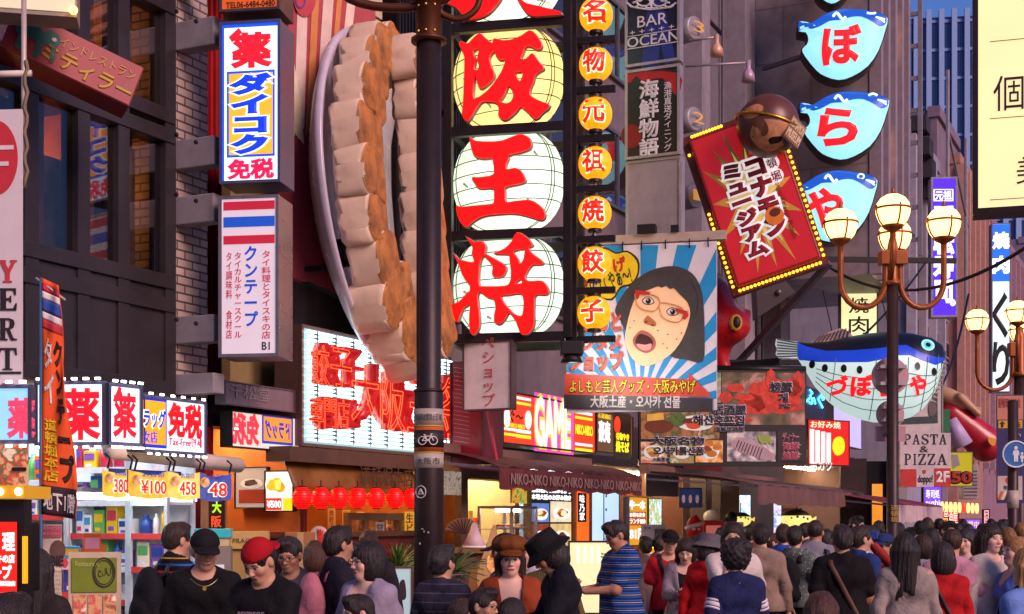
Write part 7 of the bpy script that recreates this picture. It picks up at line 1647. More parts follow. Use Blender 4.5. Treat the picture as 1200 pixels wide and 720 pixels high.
# ---- pasta sign group
q = Q(1038, 1105, 424, 510, Y=24, rot=R(-6)); t = sign_box('picture_sign', 'white sign with a rounded black outlined picture behind the puffer fish', 'sign', q, mat('#c0b4b0', .5), mat('#8a8480', .4), .15, .02)
q2 = q; shape(t, q, [[(1042, 430), (1098, 426), (1099, 496), (1042, 498)], [(1048, 436), (1092, 432), (1093, 488), (1048, 490)]], mat('#3a4444', .5), 'dark_border', -.01, .004)
shape(t, q, [smooth_loop([q.loc(*p) for p in ((1090, 470), (1096, 474), (1097, 484), (1090, 488), (1088, 480))])], mat('#6a5a58', .5), 'glass_mark', -.02, .004, True)
q = Q(1055, 1114, 508, 571, Y=23.6, rot=R(-6)); t = sign_box('restaurant_sign', 'white pasta and pizza sign with red corner squares', 'sign', q, mat('#c4b6b6', .5, dirt=.1), mat('#8a8480', .4), .15, .0)
IK2 = mat('#241c22', .5)
for i, ch in enumerate('PASTA'): serif(t, q, ch, (1059 + i*10.4, 509, 1068 + i*10.4, 521), IK2, y=-.01)
for i, (ch, x0, x1) in enumerate((('P', 1060, 1068), ('I', 1070, 1074.5), ('Z', 1076, 1085.5), ('Z', 1087, 1096.5), ('A', 1098, 1110))): serif(t, q, ch, (x0, 532, x1, 545), IK2, y=-.01)
txt(t, q, '&', (1078, 523, 1088, 530), IK2); rect(t, q, (1055.5, 550, 1074, 570.5), mat('#b83430', .5), 'red_square'); rect(t, q, (1095, 549, 1114, 570.5), mat('#b83430', .5), 'red_square'); txt(t, q, '2F', (1097, 553, 1112, 565), mat('#d8ccc8', .5), y=-.014, bold=.05); txt(t, q, 'doppo!', (1076, 557, 1093, 568), IK2, bold=.02); shape(t, q, [q.poly(ellipse(1083, 553, 2, 2.4))], mat('#b83430', .5), 'red_dot', -.01, .004, True)
q = Q(1096, 1113, 480, 507, Y=24.2, rot=R(-6)); t = sign_box('green_sign', 'green strip above the pasta sign', 'sign', q, mat('#1f6a40', .5), GREY, .1, .0)
q = Q(1113, 1140, 530, 570, Y=26, rot=R(-6)); t = sign_box('yellow_sign', 'yellow sign with a beer glass and fat red numerals', 'sign', q, emit('#c8b818', .45), GREY, .12, .01)
txt(t, q, '50', (1115, 554, 1138, 566), mat('#b03a20', .5), bold=.06, outline=(mat('#2a2a5a', .5), .05)); shape(t, q, [q.poly([(1114, 533), (1122, 533), (1125, 545), (1116, 550)])], mat('#a8a098', .3), 'glass', -.01, .004, True)
# ---- giant hand in a red sleeve
Yh = 27; k = Yh/F_PX; t = thing('hand_sculpture', 'giant hand in a red sleeve holding sushi above the street', 'sculpture', (u_(1135)*Yh, Yh, zz(500, Yh))); SK = mat('#b89070', .4, var=.12)
pz = lambda px, py, y=0: V3((px - 1135)*k, y, (500 - py)*k)
Fo, ao = field([('c', pz(1108, 462, .1), pz(1126, 472, 0), .16, .17, .1, 1.0)] + [('c', pz(1122 + i*2, 466 + i*4, -.16 + i*.1), pz(1143 + i*2, 486 - i*2, -.2 + i*.1), .085, .06, .03, 1.0) for i in range(4)], .03)
v, q_ = nets(Fo, ao); to_obj('hand', relax(v, q_, 2), q_, SK, t)
Fo, ao = field([('c', pz(1116, 486, .1), pz(1157, 520, .1), .26, .34, .05, 1.0)], .04); v, q_ = nets(Fo, ao); to_obj('sleeve', v, q_, mat('#a01426', .3, spec=.6), t)
MB().tube([pz(1112, 492, -.15), pz(1126, 522, -.1)], [.1, .2], 14).build('sleeve_lining', mat('#b8a8d0', .4), t, True); shape(t, None, [smooth_loop([tuple(pz(a, c)[[0, 2]]) for a, c in ((1152, 514), (1160, 516), (1158, 524), (1152, 520))])], mat('#c8862a', .4), 'crest', -.3, .03, True)
# small far signs and lanterns
q = Q(1082, 1104, 570, 596, Y=40, rot=R(-8)); t = sign_box('lit_sign', 'small violet lit sign far down beneath the pasta sign', 'lit sign', q, emit('#6a40f0', 1.0), GREY, .2, .03); txt(t, q, '寿司処', (1085, 574, 1101, 584), WTXT); txt(t, q, 'sushi', (1085, 586, 1101, 592), WTXT)
q = Q(1125, 1150, 608, 622, Y=44, rot=R(-8)); t = sign_box('lit_sign', 'low lilac lit notice far down the street', 'lit sign', q, emit('#8a5ae0', .8), GREY, .2, .03); txt(t, q, '営業中', (1128, 611, 1147, 619), emit('#f0d040', 1, False, 0))
q = Q(1104, 1110, 585, 597, Y=45, rot=0); base = None
for i in range(9):
    Yl_ = 38 + i*.5; px = 1104 + i*5.1; k = Yl_/F_PX; lab = 'small glowing paper lantern in the far row above the crowd'
    if i == 5: lab = 'single red paper lantern in the far row of cream ones'
    t = thing('paper_lantern', lab, 'lantern', (u_(px)*Yl_, Yl_, zz(594 + i*.25, Yl_)), 0, 'far row of paper lanterns' if i != 5 else None)
    MB().lathe([(.03, 6*k), (1.5*k, 5*k), (2.1*k, 2.5*k), (2.3*k, 0), (2.1*k, -2.5*k), (1.5*k, -5*k), (.03, -6*k)], 14).build('paper', emit('#ff3018' if i == 5 else '#ffc070', 1.5), t, True); MB().lathe([(1.2*k, 5.2*k), (1.2*k, 6.3*k), (0, 6.3*k)], 10).build('rim', BLACK, t)
for label, px0, px1, y0, y1, c, tx in (('red lit shop front strip far down the street', 1104, 1124, 596, 616, '#e02818', '居酒屋'), ('pink lit upright sign far down the street', 1152, 1160, 597, 618, '#f0a0a8', '酒'), ('small cream lit fascia above the corner shop awning', 1008, 1028, 566, 577, '#e8e0b0', 'いちば'), ('amber lit doorway panel under the far plum awning', 1096, 1112, 606, 622, '#e89a40', '串')):
    q = Q(px0, px1, y0, y1, Y=42 if px0 > 1050 else 30, rot=R(-8)); t = sign_box('lit_sign', label, 'lit sign', q, emit(c, .9), DARK, .2, .03); txt(t, q, tx, (px0 + 2, y0 + 2, px1 - 2, y1 - 2), emit('#fff4e0' if c == '#e02818' else '#402010', .8 if c == '#e02818' else .1, False, 0))
q = Q(1012, 1036, 455, 482, Y=33, rot=R(-8))
Ysp = 30; t = thing('bare_lamp', 'bare bright bulb beside the lamp post', 'lamp', (u_(1036)*Ysp, Ysp, zz(572, Ysp))); MB().ball((0, 0, 0), .07, 12, 8).build('bulb', emit('#ffb060', 14, True, 0), t, True); MB().lathe([(.05, .05), (.08, .14), (0, .16)], 12).build('socket', DARK, t, True)
q = Q(1128, 1142, 545, 585, Y=30, rot=R(-8)); t = q.thing('air_conditioner', 'row of pale outdoor unit boxes on the salmon house', 'air conditioner')
MB().box(0, q.w*1.3, 0, .5, 0, q.h).build('casing', mat('#9a8888', .5, dirt=.3), t, bevel=.02); m = MB()
for i in range(8): m.box(.04, q.w*1.25, -.015, 0, q.h*(.1 + i*.1), q.h*(.13 + i*.1))
m.build('grille', GREY, t)
# overhead cables
for i, (a, b_, sag) in enumerate((((960, 305, 22), (1210, 285, 16), .5), ((1090, 300, 30), (1010, 395, 26), .1), ((700, 270, 15.4), (640, 300, 17), .15), ((1135, 345, 28), (1105, 450, 24), .2))):
    A = Vector((u_(a[0])*a[2], a[2], zz(a[1], a[2]))); B = Vector((u_(b_[0])*b_[2], b_[2], zz(b_[1], b_[2])))
    tag(MB().tube([A.lerp(B, f) - Vector((0, 0, sag*4*f*(1-f))) for f in np.linspace(0, 1, 16)], .022, 6).build('cable', BLACK), ('long black cable slung past the street lamp', 'thin cable running down to the cream grill sign', 'short cable looping behind the small lanterns', 'thin cable dropping toward the pasta sign')[i], 'cable')
# ================================================================== shop fronts at street level
# drugstore shelves and packets
PK_ = ['#e8c020', '#e86a20', '#d8e8f0', '#3070c0', '#40a0d0', '#c83050', '#f0f0f0', '#60b060', '#8050b0', '#f0a0b8', '#2a4a9a', '#e8e0c0']
rp_ = random.Random(11)
def shelf(label, px0, px1, Y, rot, zs, what, deep=.35, lit=True):
    q = Q(px0, px1, 500, 600, Y=Y, rot=rot); o = Vector((q.o.x, q.o.y, 0)); L = q.w; t = thing('shelf_unit', label, 'shelf', o, rot); ax = Vector((q.ax[0], q.ax[1], 0)); nn = Vector((q.ax[1], -q.ax[0], 0))
    ft = MB()
    ht = zs[-1] + (.4 if lit else .02)
    for xx in (-.015, L - .015): ft.box(xx, xx + .03, -.02, .01, 0, ht).box(xx, xx + .03, deep - .03, deep, 0, ht)
    ft.build('post', mat('#c8d0d8', .4, .2), t); MB().box(0, L, deep, deep + .02, 0, zs[-1] + (.4 if lit else -.03)).build('back', mat('#d0dce4', .5), t)
    for z in zs:
        MB().box(.016, L - .016, .012, deep - .002, z - .025, z).build('shelf_board', mat('#d8e0e4', .4), t); MB().box(.016, L - .016, -.012, .010, z - .035, z + .015).build('price_rail', mat(pick(['#e8e0a0', '#e0e8f0', '#d84040', '#e0e8f0'], rp_), .4), t)
        x = .03
        while x < L - .1:
            wd = rp_.uniform(.06, .14); hh = rp_.uniform(.13, .25); g = thing('packet', 'colourful packet on ' + what, 'packet', o + ax*(x + wd/2) - nn*.09 + Vector((0, 0, z)), rot, 'packets on ' + what); c = pick(PK_, rp_)
            if rp_.random() < .75:
                MB().box(-wd/2, wd/2, -.05, .05, 0.001, hh).build('packet_body', mat(c, .35), g, bevel=.006); MB().box(-wd*.4, wd*.4, -.054, -.051, hh*.5, hh*.85).build('packet_label', mat(pick(PK_, rp_), .35), g); MB().box(-wd*.3, wd*.2, -.054, -.051, hh*.15, hh*.3).build('packet_label', mat(pick(PK_, rp_), .35), g)
            else:
                MB().lathe([(0, .001), (wd*.42, .001), (wd*.42, hh*.75), (wd*.2, hh*.85), (wd*.2, hh), (0, hh)], 14).build('packet_body', mat(c, .25), g, True)
            x += wd + rp_.uniform(.006, .03)
    if lit: MB().box(.05, L - .05, -.06, -.01, zs[-1] + .36, zs[-1] + .4).build('shelf_lamp', emit('#f0faff', 5), t)
    return t
shelf('tall white drugstore shelf full of packets behind the orange flag', 82, 150, Ypr(82, 205, .55), PR, (.5, .8, 1.08, 1.36, 1.64, 1.92, 2.2), 'the tall white shelf'); shelf('drugstore shelf of blue packets near the glass door', 153, 196, Ypr(153, 205, .55), PR, (.5, .8, 1.08, 1.36, 1.64, 1.92), 'the shelf by the glass door'); shelf('low white rack of packets at the drugstore entrance', 70, 138, 10.9, R(20), (.3, .6, .9, 1.2, 1.42), 'the low white rack', lit=False)
shelf('drugstore shelf near the frame edge under the blue sign', -20, 78, Ypr(-20, 205, .6), PR, (.6, .9, 1.2, 1.5, 1.8, 2.1), 'the shelf at the frame edge')
q = Q(196, 238, 572, 690, w=-.3, rot=FA); t = q.thing('glass_door', 'pale glass sliding door at the drugstore side', 'door'); MB().box(0, .06, 0, .06, 0, q.h).box(q.w - .06, q.w, 0, .06, 0, q.h).box(q.w*.48, q.w*.54, 0, .06, 0, q.h).box(.06, q.w - .06, .0, .06, q.h - .06, q.h - .001).build('frame', STEEL, t); MB().box(.06, q.w - .06, .02, .03, 0, q.h - .06).build('pane', glass('#c8e0f0', .4, .95), t)
MB().box(q.w*.6, q.w*.9, -.01, .0, q.h*.62, q.h*.74).build('notice', mat('#3060a0', .5), t)
q = Q(241, 264, 583, 690, w=.15, rot=FA); t = sign_box('upright_board', 'black upright board with a green character beside the door', 'sign', q, mat('#2a1210', .5), mat('#8a5a38', .5), .06, .015); txt(t, q, '大', (249, 588, 259, 601), emit('#a0e020', .9, False, 0), bold=.04); txt(t, q, '阪たこ', (248, 605, 259, 645), emit('#d84a20', .7, False, 0), vertical=True, bold=.03)
Yl_ = 10.3; t = thing('ceiling_light', 'long white fluorescent tube over the drugstore shelves', 'lamp', FP(s_at(90, .2), .2, zz(585, Yw(90, .2))), FA); L = s_at(225, .2) - s_at(90, .2)
MB().box(0, L*.48, -.05, .05, 0, .05).box(L*.52, L, -.05, .05, 0, .05).build('diffuser', emit('#f4fbff', 5), t); MB().box(-.02, L + .02, -.07, .07, .052, .09).build('casing', WHITE, t)
# posters bottom left
q = Q(-10, 32, 506, 584, w=1.5, rot=R(-4)); t = q.thing('wall_poster', 'poster crowded with dancing figures under the blue lit sign', 'poster'); MB().box(0, q.w, 0, .02, 0, q.h).build('sheet', photo_print(['#3a2a20', '#b89a70', '#d8b080', '#c84a30', '#4a6a40', '#e8d0b0'], 14, .12, 4.0), t); rect(t, q, (14, 548, 31, 552), mat('#1a1818', .5), 'black_strip')
q = Q(-20, 20, 612, 695, w=2.3, rot=R(-4)); t = sign_box('lit_sign', 'low red lit sign with white lettering at the frame edge', 'lit sign', q, emit('#f01a10', 1.0), BLACK, .3, .0)
txt(t, q, '理', (3, 625, 17, 645), WTXT, bold=.03); txt(t, q, 'キの店', (-4, 650, 17, 660), WTXT, bold=.02); txt(t, q, 'ープ', (-8, 663, 13, 678), WTXT, bold=.05); txt(t, q, '道頓堀店', (-8, 681, 18, 687), WTXT, bold=.01)
MB().box(-.05, q.w + .03, .02, .12, -zz(695, q.o.y), q.h + .12).build('cabinet', mat('#161214', .5), t); MB().box(q.w + .032, q.w + .05, -.01, .019, .05, q.h*.8).build('amber_edge', emit('#f0a018', .9), t)
m = MB().box(-.05, q.w + .06, -.06, .3, q.h + .125, q.h + .19); m.build('lamp_strip', emit('#c88a18', .6), t)
for i in range(3): MB().ball((.02 + i*.1, -.07, q.h + .158), .02, 10, 8).build('bulb', emit('#ffe0a0', 4), t, True)
q = Q(25, 72, 615, 760, Y=8.9, rot=R(14)); t = q.thing('sandwich_board', 'tall cream notice board headed BIE with a pink top', 'notice board'); MB().box(-.02, q.w, 0, .04, 0, q.h).build('board', mat('#c8b8a8', .5, dirt=.1), t); MB().box(-.06, -.021, -.02, .06, -.4, q.h + .01).build('edge', mat('#a89aa8', .5), t)
rect(t, q, (30, 616, 72, 630), mat('#b0485a', .5), 'pink_head'); txt(t, q, 'すぐそこ地下へどうぞ', (38, 617, 70, 621), WH, y=-.012); txt(t, q, 'タイ料理とタイカルチャー', (44, 624, 70, 627), WH, y=-.012)
shape(t, q, [q.poly(ellipse(68, 645, 9, 12))], mat('#5a4038', .5, var=.4, scale=20), 'picture', -.008, .003, True); txt(t, q, 'BIE', (60, 652, 74, 663), INK, bold=.05); shape(t, q, [q.poly(ellipse(76, 660, 4, 6))], mat('#b83a40', .5), 'picture', -.008, .003, True)
txt(t, q, 'トムヤムクン', (34, 636, 52, 640), mat('#8a5a60', .5)); txt(t, q, 'ガパオライス', (38, 644, 52, 648), mat('#8a5a60', .5))
for i in range(9): txt(t, q, ('ランチ８００円', 'グリーンカレー', 'パッタイ')[i % 3], (65, 668 + i*5, 80, 671 + i*5), mat(('#a83a48', '#4a4a6a', '#5a4a40')[i % 3], .5))
q = Q(83, 138, 651, 770, Y=9.2, rot=R(12)); t = q.thing('notice_board', 'olive green halal restaurant board with a round seal', 'notice board'); MB().box(-.015, q.w + .02, .001, .04, 0, q.h + .02).build('board', mat('#b8a890', .5), t); rect(t, q, (84, 654, 137, 694), mat('#6a7a1e', .5), 'green_field')
txt(t, q, 'Restaurant', (88, 658, 116, 664), mat('#a8b060', .5), bold=.02, y=-.014); m = MB(); c_ = q.loc(122, 671)
for r_ in (.075, .062): m.tube([(c_[0] + r_*.9*math.cos(a), -.016, c_[1] + r_*1.25*math.sin(a)) for a in np.linspace(0, 2*math.pi, 33)[:-1]], .005 if r_ > .07 else .003, 5, True)
m.build('seal_ring', INK, t); txt(t, q, 'حلال', (115, 666, 130, 676), INK, y=-.014, bold=.02)
for i in range(3): rect(t, q, (86 + i*17.5, 697, 101 + i*17.5, 770), photo_print(['#2a1a18', '#8a4a30', '#c8966a', '#b03a40', '#e0d0b8'], 10, .1, i*3.3), 'photograph')
# red recess shop: menu boards, boxes, counter
q = Q(276, 314, 548, 596, Y=Ypr(276, 350, .12), rot=PR); t = sign_box('menu_board', 'grey menu board with a dark dish picture in the red shop', 'menu board', q, emit('#b0a8a0', .45), DARK, .05, .01)
dish(t, q, 296, 567, 13, 6, ['#3a3030', '#5a4a40', '#2a2624'], .3); rect(t, q, (280, 574, 310, 590), mat('#8a3a34', .5), 'text_field')
q = Q(311, 345, 552, 600, Y=Ypr(311, 350, .25), rot=PR); t = sign_box('lit_menu', 'bright lit menu picture of golden food in the red shop', 'lit sign', q, emit('#f4ecd8', .9), BLACK, .06, .012); dish(t, q, 326, 568, 14, 15, ['#f0a828', '#e88a18', '#f8d060', '#d86a10'], 1.0); rect(t, q, (312, 584, 330, 598), emit('#e83020', .9, False), 'red_strip'); rect(t, q, (332, 584, 343, 598), emit('#f0c820', .9, False), 'yellow_strip'); txt(t, q, '¥500', (313, 587, 329, 595), WTXT, y=-.014, bold=.03)
def carton(label, px, py_top, py_bot, wpx, w, col, lid=None, tape=True, rz=0.0, printed='', depth=.42, group=None):
    Y = Yw(px, w); k = Y/F_PX; z0, z1 = zz(py_bot, Y), zz(py_top, Y); t = thing('carton' if not lid else 'crate', label, 'box', (u_(px)*Y, Y + .1, z0), R(8) + rz, group); W = wpx*k
    MB().box(-W/2, W/2, 0, depth, 0.001, z1 - z0).build('box', mat(col, .7, var=.1, bump=.1, bscale=8), t, bevel=.006)
    if lid: MB().box(-W/2 - .015, W/2 + .015, -.02, depth + .02, z1 - z0 - .05, z1 - z0 + .03).build('lid', mat(lid, .4), t, bevel=.01)
    elif tape: MB().box(-.03, .03, -.003, .0, (z1-z0)*.0 + .002, z1 - z0 - .002).build('tape', mat('#b89868', .3), t)
    if printed: txt(t, None, printed, None, mat('#5a4a38', .6), local=(-W*.3, W*.3, (z1-z0)*.35, (z1-z0)*.6), y=-.004)
    return t
carton('cream crate with a turquoise lid by the drugstore', 240, 624, 641, 50, .5, '#b8a878', '#30b0b8'); carton('large yellowish carton with printed letters beside the turquoise crate', 286, 623, 644, 52, .6, '#b89a58', printed='FRAGILE'); carton('open cream box standing under the yellowish carton', 290, 644, 712, 56, .6, '#9a8048'); carton('plain brown carton topmost of the stack behind the dark jacket', 350, 624, 654, 36, .5, '#9a6a40'); carton('plain brown carton lowest of the stack behind the dark jacket', 350, 654, 712, 40, .5, '#8a5e38'); carton('grey carton supporting the turquoise crate', 240, 641, 712, 54, .5, '#7a7068')
shelf('wire rack of bagged goods in front of the red shop', 204, 266, 11.2, R(12), (.35, .65, .95, 1.2), 'the wire rack by the red shop', lit=False)
for i, (px, c) in enumerate(((384, '#d8d0c8'), (378, '#e0d8d8'))):
    pass
Y_ = Yw(372, .1); k = Y_/F_PX; t = thing('paper_fan', 'white and red folding fan standing on the counter', 'fan', (u_(374)*Y_, Y_, zz(640, Y_)), R(10)); m = MB(); 
fanp = [(0, 0)] + [(15*k*math.cos(a), 26*k*math.sin(a)*.9) for a in np.linspace(R(20), R(165), 15)]; m.prism(fanp, 0, .02); m.build('paper', mat('#d8c8c0', .6), t)
for a in np.linspace(R(25), R(95), 6): MB().bar((0, -.012, .02), (12*k*math.cos(a), -.012, 20*k*math.sin(a)), .012).build('rib', mat('#d83020', .5), t)
for i in range(4):
    Yb_ = Yw(340, -.4); t = thing('bottle', 'small sauce bottle on the red shop shelf', 'bottle', (u_(322 + i*6)*Yb_, Yb_, zz(623, Yb_)), 0, 'sauce bottles in the red shop'); MB().lathe([(0, 0), (.035, 0), (.035, .11), (.014, .15), (.014, .18), (0, .18)], 12).build('glass', mat(('#d8d0c0', '#3060b0', '#c83020', '#e0d8c8')[i], .2), t, True); MB().lathe([(.016, .18), (.016, .205), (0, .205)], 10).build('cap', WHITE, t)
q = Q(318, 362, 623, 640, w=-.4, rot=FA); t = thing('counter', 'dark wooden counter across the red shop', 'counter', FP(s_at(262, -.2), -.2, 0), FA); Lc = s_at(490, -.2) - s_at(262, -.2); zc = zz(623, Yw(330, -.3)); MB().box(0, Lc, -.25, .35, zc - .06, zc - .004).build('top', mat('#5a3424', .4), t); MB().box(.05, Lc - .05, -.18, .3, 0, zc - .06).build('front', mat('#6a1a18', .5, dirt=.3), t)
for i, s_ in enumerate(('焼餃子', 'ラーメン', '天津飯', '生ビール', '炒飯', '唐揚げ')):
    px = 384 + i*17; q = Q(px, px + 9, 596 + i*2, 622 + i*1.5, Y=Ypr(px, 532, .06), rot=PR); t = q.thing('menu_strip', ('red lettered dish strip reading fried dumplings', 'dish strip reading noodles', 'dish strip reading crab rice', 'dish strip reading draught beer', 'dish strip reading fried rice', 'dish strip reading fried chicken')[i] + ' on the restaurant wall', 'menu strip', 'dish strips on the restaurant wall'); MB().box(0, q.w, 0, .01, 0, q.h).build('paper', mat('#d8c8a0', .6), t); txt(t, q, s_, (px + 2, 598 + i*2, px + 7, 620 + i*1.5), mat('#a01a18', .6), vertical=True, y=-.004, bold=.01)
# dumpling restaurant front: doors, curtains, plants, menu stand
q = Q(408, 486, 601, 720, w=-.2, rot=FA); t = q.thing('shop_door', 'pale timber sliding doors of the dumpling restaurant', 'door')
m = MB()
for f in (0, .25, .5, .75, .97): m.box(q.w*f, q.w*f + .06, 0, .06, 0, q.h)
m.box(.06, q.w, .0, .058, q.h - .08, q.h - .001).build('frame', mat('#8a6a48', .5), t); MB().box(.06, q.w, .02, .03, .01, q.h - .08).build('pane', glass('#d8b890', .3, .8), t)
rect(t, q, (440, 612, 450, 650), mat('#d8d0c8', .5), 'paper_slip'); txt(t, q, '営業中', (441, 614, 449, 648), INK, vertical=True, y=-.014); rect(t, q, (474, 600, 486, 650), emit('#d89a20', .6), 'yellow_banner'); txt(t, q, '生ビール', (476, 602, 484, 648), mat('#c02020', .5), vertical=True, y=-.014, bold=.03)
def plant(label, px, pyb, Y, hgt, spread, col, n=70, blade=.26, seed=1):
    r_ = random.Random(seed); t = thing('potted_plant', label, 'plant', (u_(px)*Y, Y, 0)); zb = zz(pyb, Y)
    MB().lathe([(.10, 0), (.16, zb*.98), (.17, zb), (.15, zb), (.14, zb - .05), (0, zb - .06)], 16).build('pot', mat('#5a4438', .6), t, True); m = MB()
    for i in range(n):
        a = r_.uniform(0, 6.28); el_ = r_.uniform(.15, 1.35); L_ = r_.uniform(.6, 1.1)*spread; dx, dy = math.cos(a), math.sin(a); sx, sy = -dy, dx; pts = []
        for j in range(6): f = j/5; rr = L_*f*math.cos(el_)*(1 + .3*f); pts.append((dx*rr, dy*rr, zb - .03 + hgt*math.sin(el_)*f*1.1 - .5*spread*f*f*.8))
        wv = r_.uniform(.008, .018); v = []
        for j, p in enumerate(pts): w_ = wv*(1.1 - (j/5)**2); v += [(p[0] - sx*w_, p[1] - sy*w_, p[2]), (p[0] + sx*w_, p[1] + sy*w_, p[2] + .01)]
        m.add(v, [(2*j, 2*j+2, 2*j+3, 2*j+1) for j in range(5)], r_.randrange(2))
    m.build('foliage', [mat(col, .5, var=.4, scale=15), mat('#3a5a22', .5, var=.4, scale=15)], t)
plant('bushy green potted plant at the dumpling restaurant door', 466, 668, 13.6, .38, .30, '#52702c', 90, seed=2); plant('dark palm leaved plant just behind the street pole', 530, 672, 13.4, .40, .32, '#1f3020', 70, seed=3)
q = Q(453, 484, 664, 730, Y=12.6, rot=R(6)); t = sign_box('menu_stand', 'white tilted menu stand beside the street pole', 'menu stand', q, emit('#a8c0c4', .5), mat('#5a3a38', .4), .04, .02); shape(t, q, [smooth_loop(q.poly([(468, 684), (474, 680), (476, 700), (470, 702)]))], INK, 'brush_mark', -.01, .003, True)
# next small shop: warm lit shelves, fan and cones
q = Q(536, 600, 602, 642, w=-.8, rot=FA); t = q.thing('lit_showcase', 'warm lit showcase of souvenirs beneath the dark beam', 'showcase'); MB().box(0, q.w, .3, .34, 0, q.h).build('backlight', emit('#ffc040', 1.4, True, .4, 9), t)
for i in range(3): MB().box(0, q.w, 0, .3, q.h*(.02 + i*.33), q.h*(.02 + i*.33) + .02).build('shelf_board', mat('#c89a50', .5), t)
for i in range(12):
    c = pick(['#d84020', '#e8b020', '#f0d080', '#8a2a1a', '#e87a30'], rb_); p = FP(s_at(538 + i*5, -.6), -.6, q.o.z + q.h*(.03 + (i % 3)*.33)); g = thing('souvenir', 'small wrapped souvenir on the warm lit showcase shelves', 'souvenir', p, FA, 'souvenirs in the warm showcase'); MB().box(-.06, .06, -.05, .05, .02, rb_.uniform(.14, .24)).build('box', mat(c, .4), g, bevel=.01); MB().box(-.045, .045, -.054, -.051, .05, .12).build('wrapper_label', mat('#f0e0c0', .4), g)
Y_ = 15.8; k = Y_/F_PX; t = thing('paper_fan', 'tan folding fan displayed above the white cone', 'fan', (u_(543)*Y_, Y_, zz(626, Y_)), R(5)); MB().prism([(0, 0)] + [(22*k*math.cos(a), 19*k*math.sin(a)) for a in np.linspace(R(12), R(168), 15)], 0, .02).build('paper', mat('#c8a880', .6), t)
for a in np.linspace(R(15), R(165), 12): MB().bar((0, -.012, .0), (21*k*math.cos(a), -.012, 18*k*math.sin(a)), .012).build('rib', mat('#5a3a28', .5), t)
t = thing('paper_cone', 'white paper cone standing on the souvenir stall', 'cone', (u_(556)*15.5, 15.5, zz(640, 15.5))); MB().lathe([(14*k, 0), (7*k, 13*k), (.02, 27*k)], 24).build('cone', mat('#c8b0b4', .6), t, True); MB().lathe([(15*k, -.02), (15*k, 0), (13*k, .004)], 24).build('rim', WHITE, t, True)
t = thing('stall_table', 'wooden souvenir stall table loaded with goods', 'table', (u_(556)*15.5, 15.6, 0)); zt = zz(640, 15.5) - .025; MB().box(-.6, .75, -.3, .5, zt - .05, zt).build('top', mat('#7a5434', .5), t)
for sx in (-.55, .65): MB().box(sx, sx + .06, -.25, -.19, 0, zt - .05).build('leg', mat('#5a3a24', .5), t); MB().box(sx, sx + .06, .4, .46, 0, zt - .05).build('leg', mat('#5a3a24', .5), t)
MB().box(-.54, .64, -.2, .35, .15, zt - .06).build('cupboard', mat('#8a5a30', .5, dirt=.2), t)
q = Q(562, 586, 618, 690, Y=14.6, rot=R(8)); t = q.thing('wooden_cutout', 'pale wooden cutout board with a round pizza picture', 'cutout board'); shape(t, q, [smooth_loop(q.poly([(578, 616), (582, 622), (584, 650), (586, 690), (562, 690), (560, 668), (570, 640)]))], mat('#b08a58', .6), 'board', .02, .03, True); shape(t, q, [q.poly(ellipse(577, 660, 7, 12))], photo_print(['#7a3018', '#d88830', '#e8d090'], 14, .1), 'picture', -.014, .003, True)
# dark red box and fittings between the shops
q = Q(520, 540, 552, 580, w=.3, rot=FA); t = sign_box('small_poster', 'cluster of small food posters left of the dark beam'.replace('left of', 'beside'), 'poster', q, photo_print(['#8a4a3a', '#c8b0a0', '#e8d8c8', '#5a7a4a'], 12, .15, 6.0), GREY, .03, .0)
# okonomiyaki shop: lit menu board etc
q = Q(621, 672, 568, 600, w=.15, rot=FA); q = Q(621, 672, 568, 650, w=.15, rot=FA); t = sign_box('lit_menu', 'big lit menu board with white lettering over food pictures', 'lit sign', q, emit('#20242e', .3), GREY, .1, .015)
txt(t, q, '道頓堀川を眺めながら', (623, 572, 669, 578), WTXT, bold=.03); txt(t, q, '本場大阪のお好み焼き', (623, 580, 669, 586), WTXT, bold=.03)
for x0, y0, x1, y1, c in ((623, 590, 643, 612, '#5a7ac0'), (645, 588, 669, 612, '#d8c8a8'), (623, 614, 643, 640, '#8a3a28'), (645, 614, 669, 640, '#c8b070')):
    rect(t, q, (x0, y0, x1, y1), emit(c, .8, False, .3, 6), 'picture'); dish(t, q, (x0 + x1)/2, (y0 + y1)/2 + 2, (x1 - x0)*.4, 7, FOOD, .85)
q = Q(600, 619, 569, 590, w=.1, rot=FA); t = sign_box('small_poster', 'small green and red flower poster beside the lit menu board', 'poster', q, photo_print(['#2a6a30', '#c82030', '#e8c040', '#40a050'], 9, .35, 3), GREY, .03, .0)
q = Q(600, 630, 596, 700, w=.9, rot=FA); t = q.thing('glass_case', 'tall glass showcase with food models at the shop entrance', 'showcase'); m = MB()
for xx in (0, q.w - .03): m.box(xx, xx + .03, 0, .03, 0, q.h).box(xx, xx + .03, .42, .45, 0, q.h)
m.box(0, q.w, 0, .45, q.h, q.h + .03).box(0, q.w, 0, .45, 0, .03).build('frame', STEEL, t); MB().box(.03, q.w - .03, .012, .018, .03, q.h - .001).build('pane', glass('#e8f0f8', .3, .95), t); MB().box(.05, q.w - .05, .2, .24, q.h - .04, q.h - .002).build('case_lamp', emit('#fff4e0', 8), t)
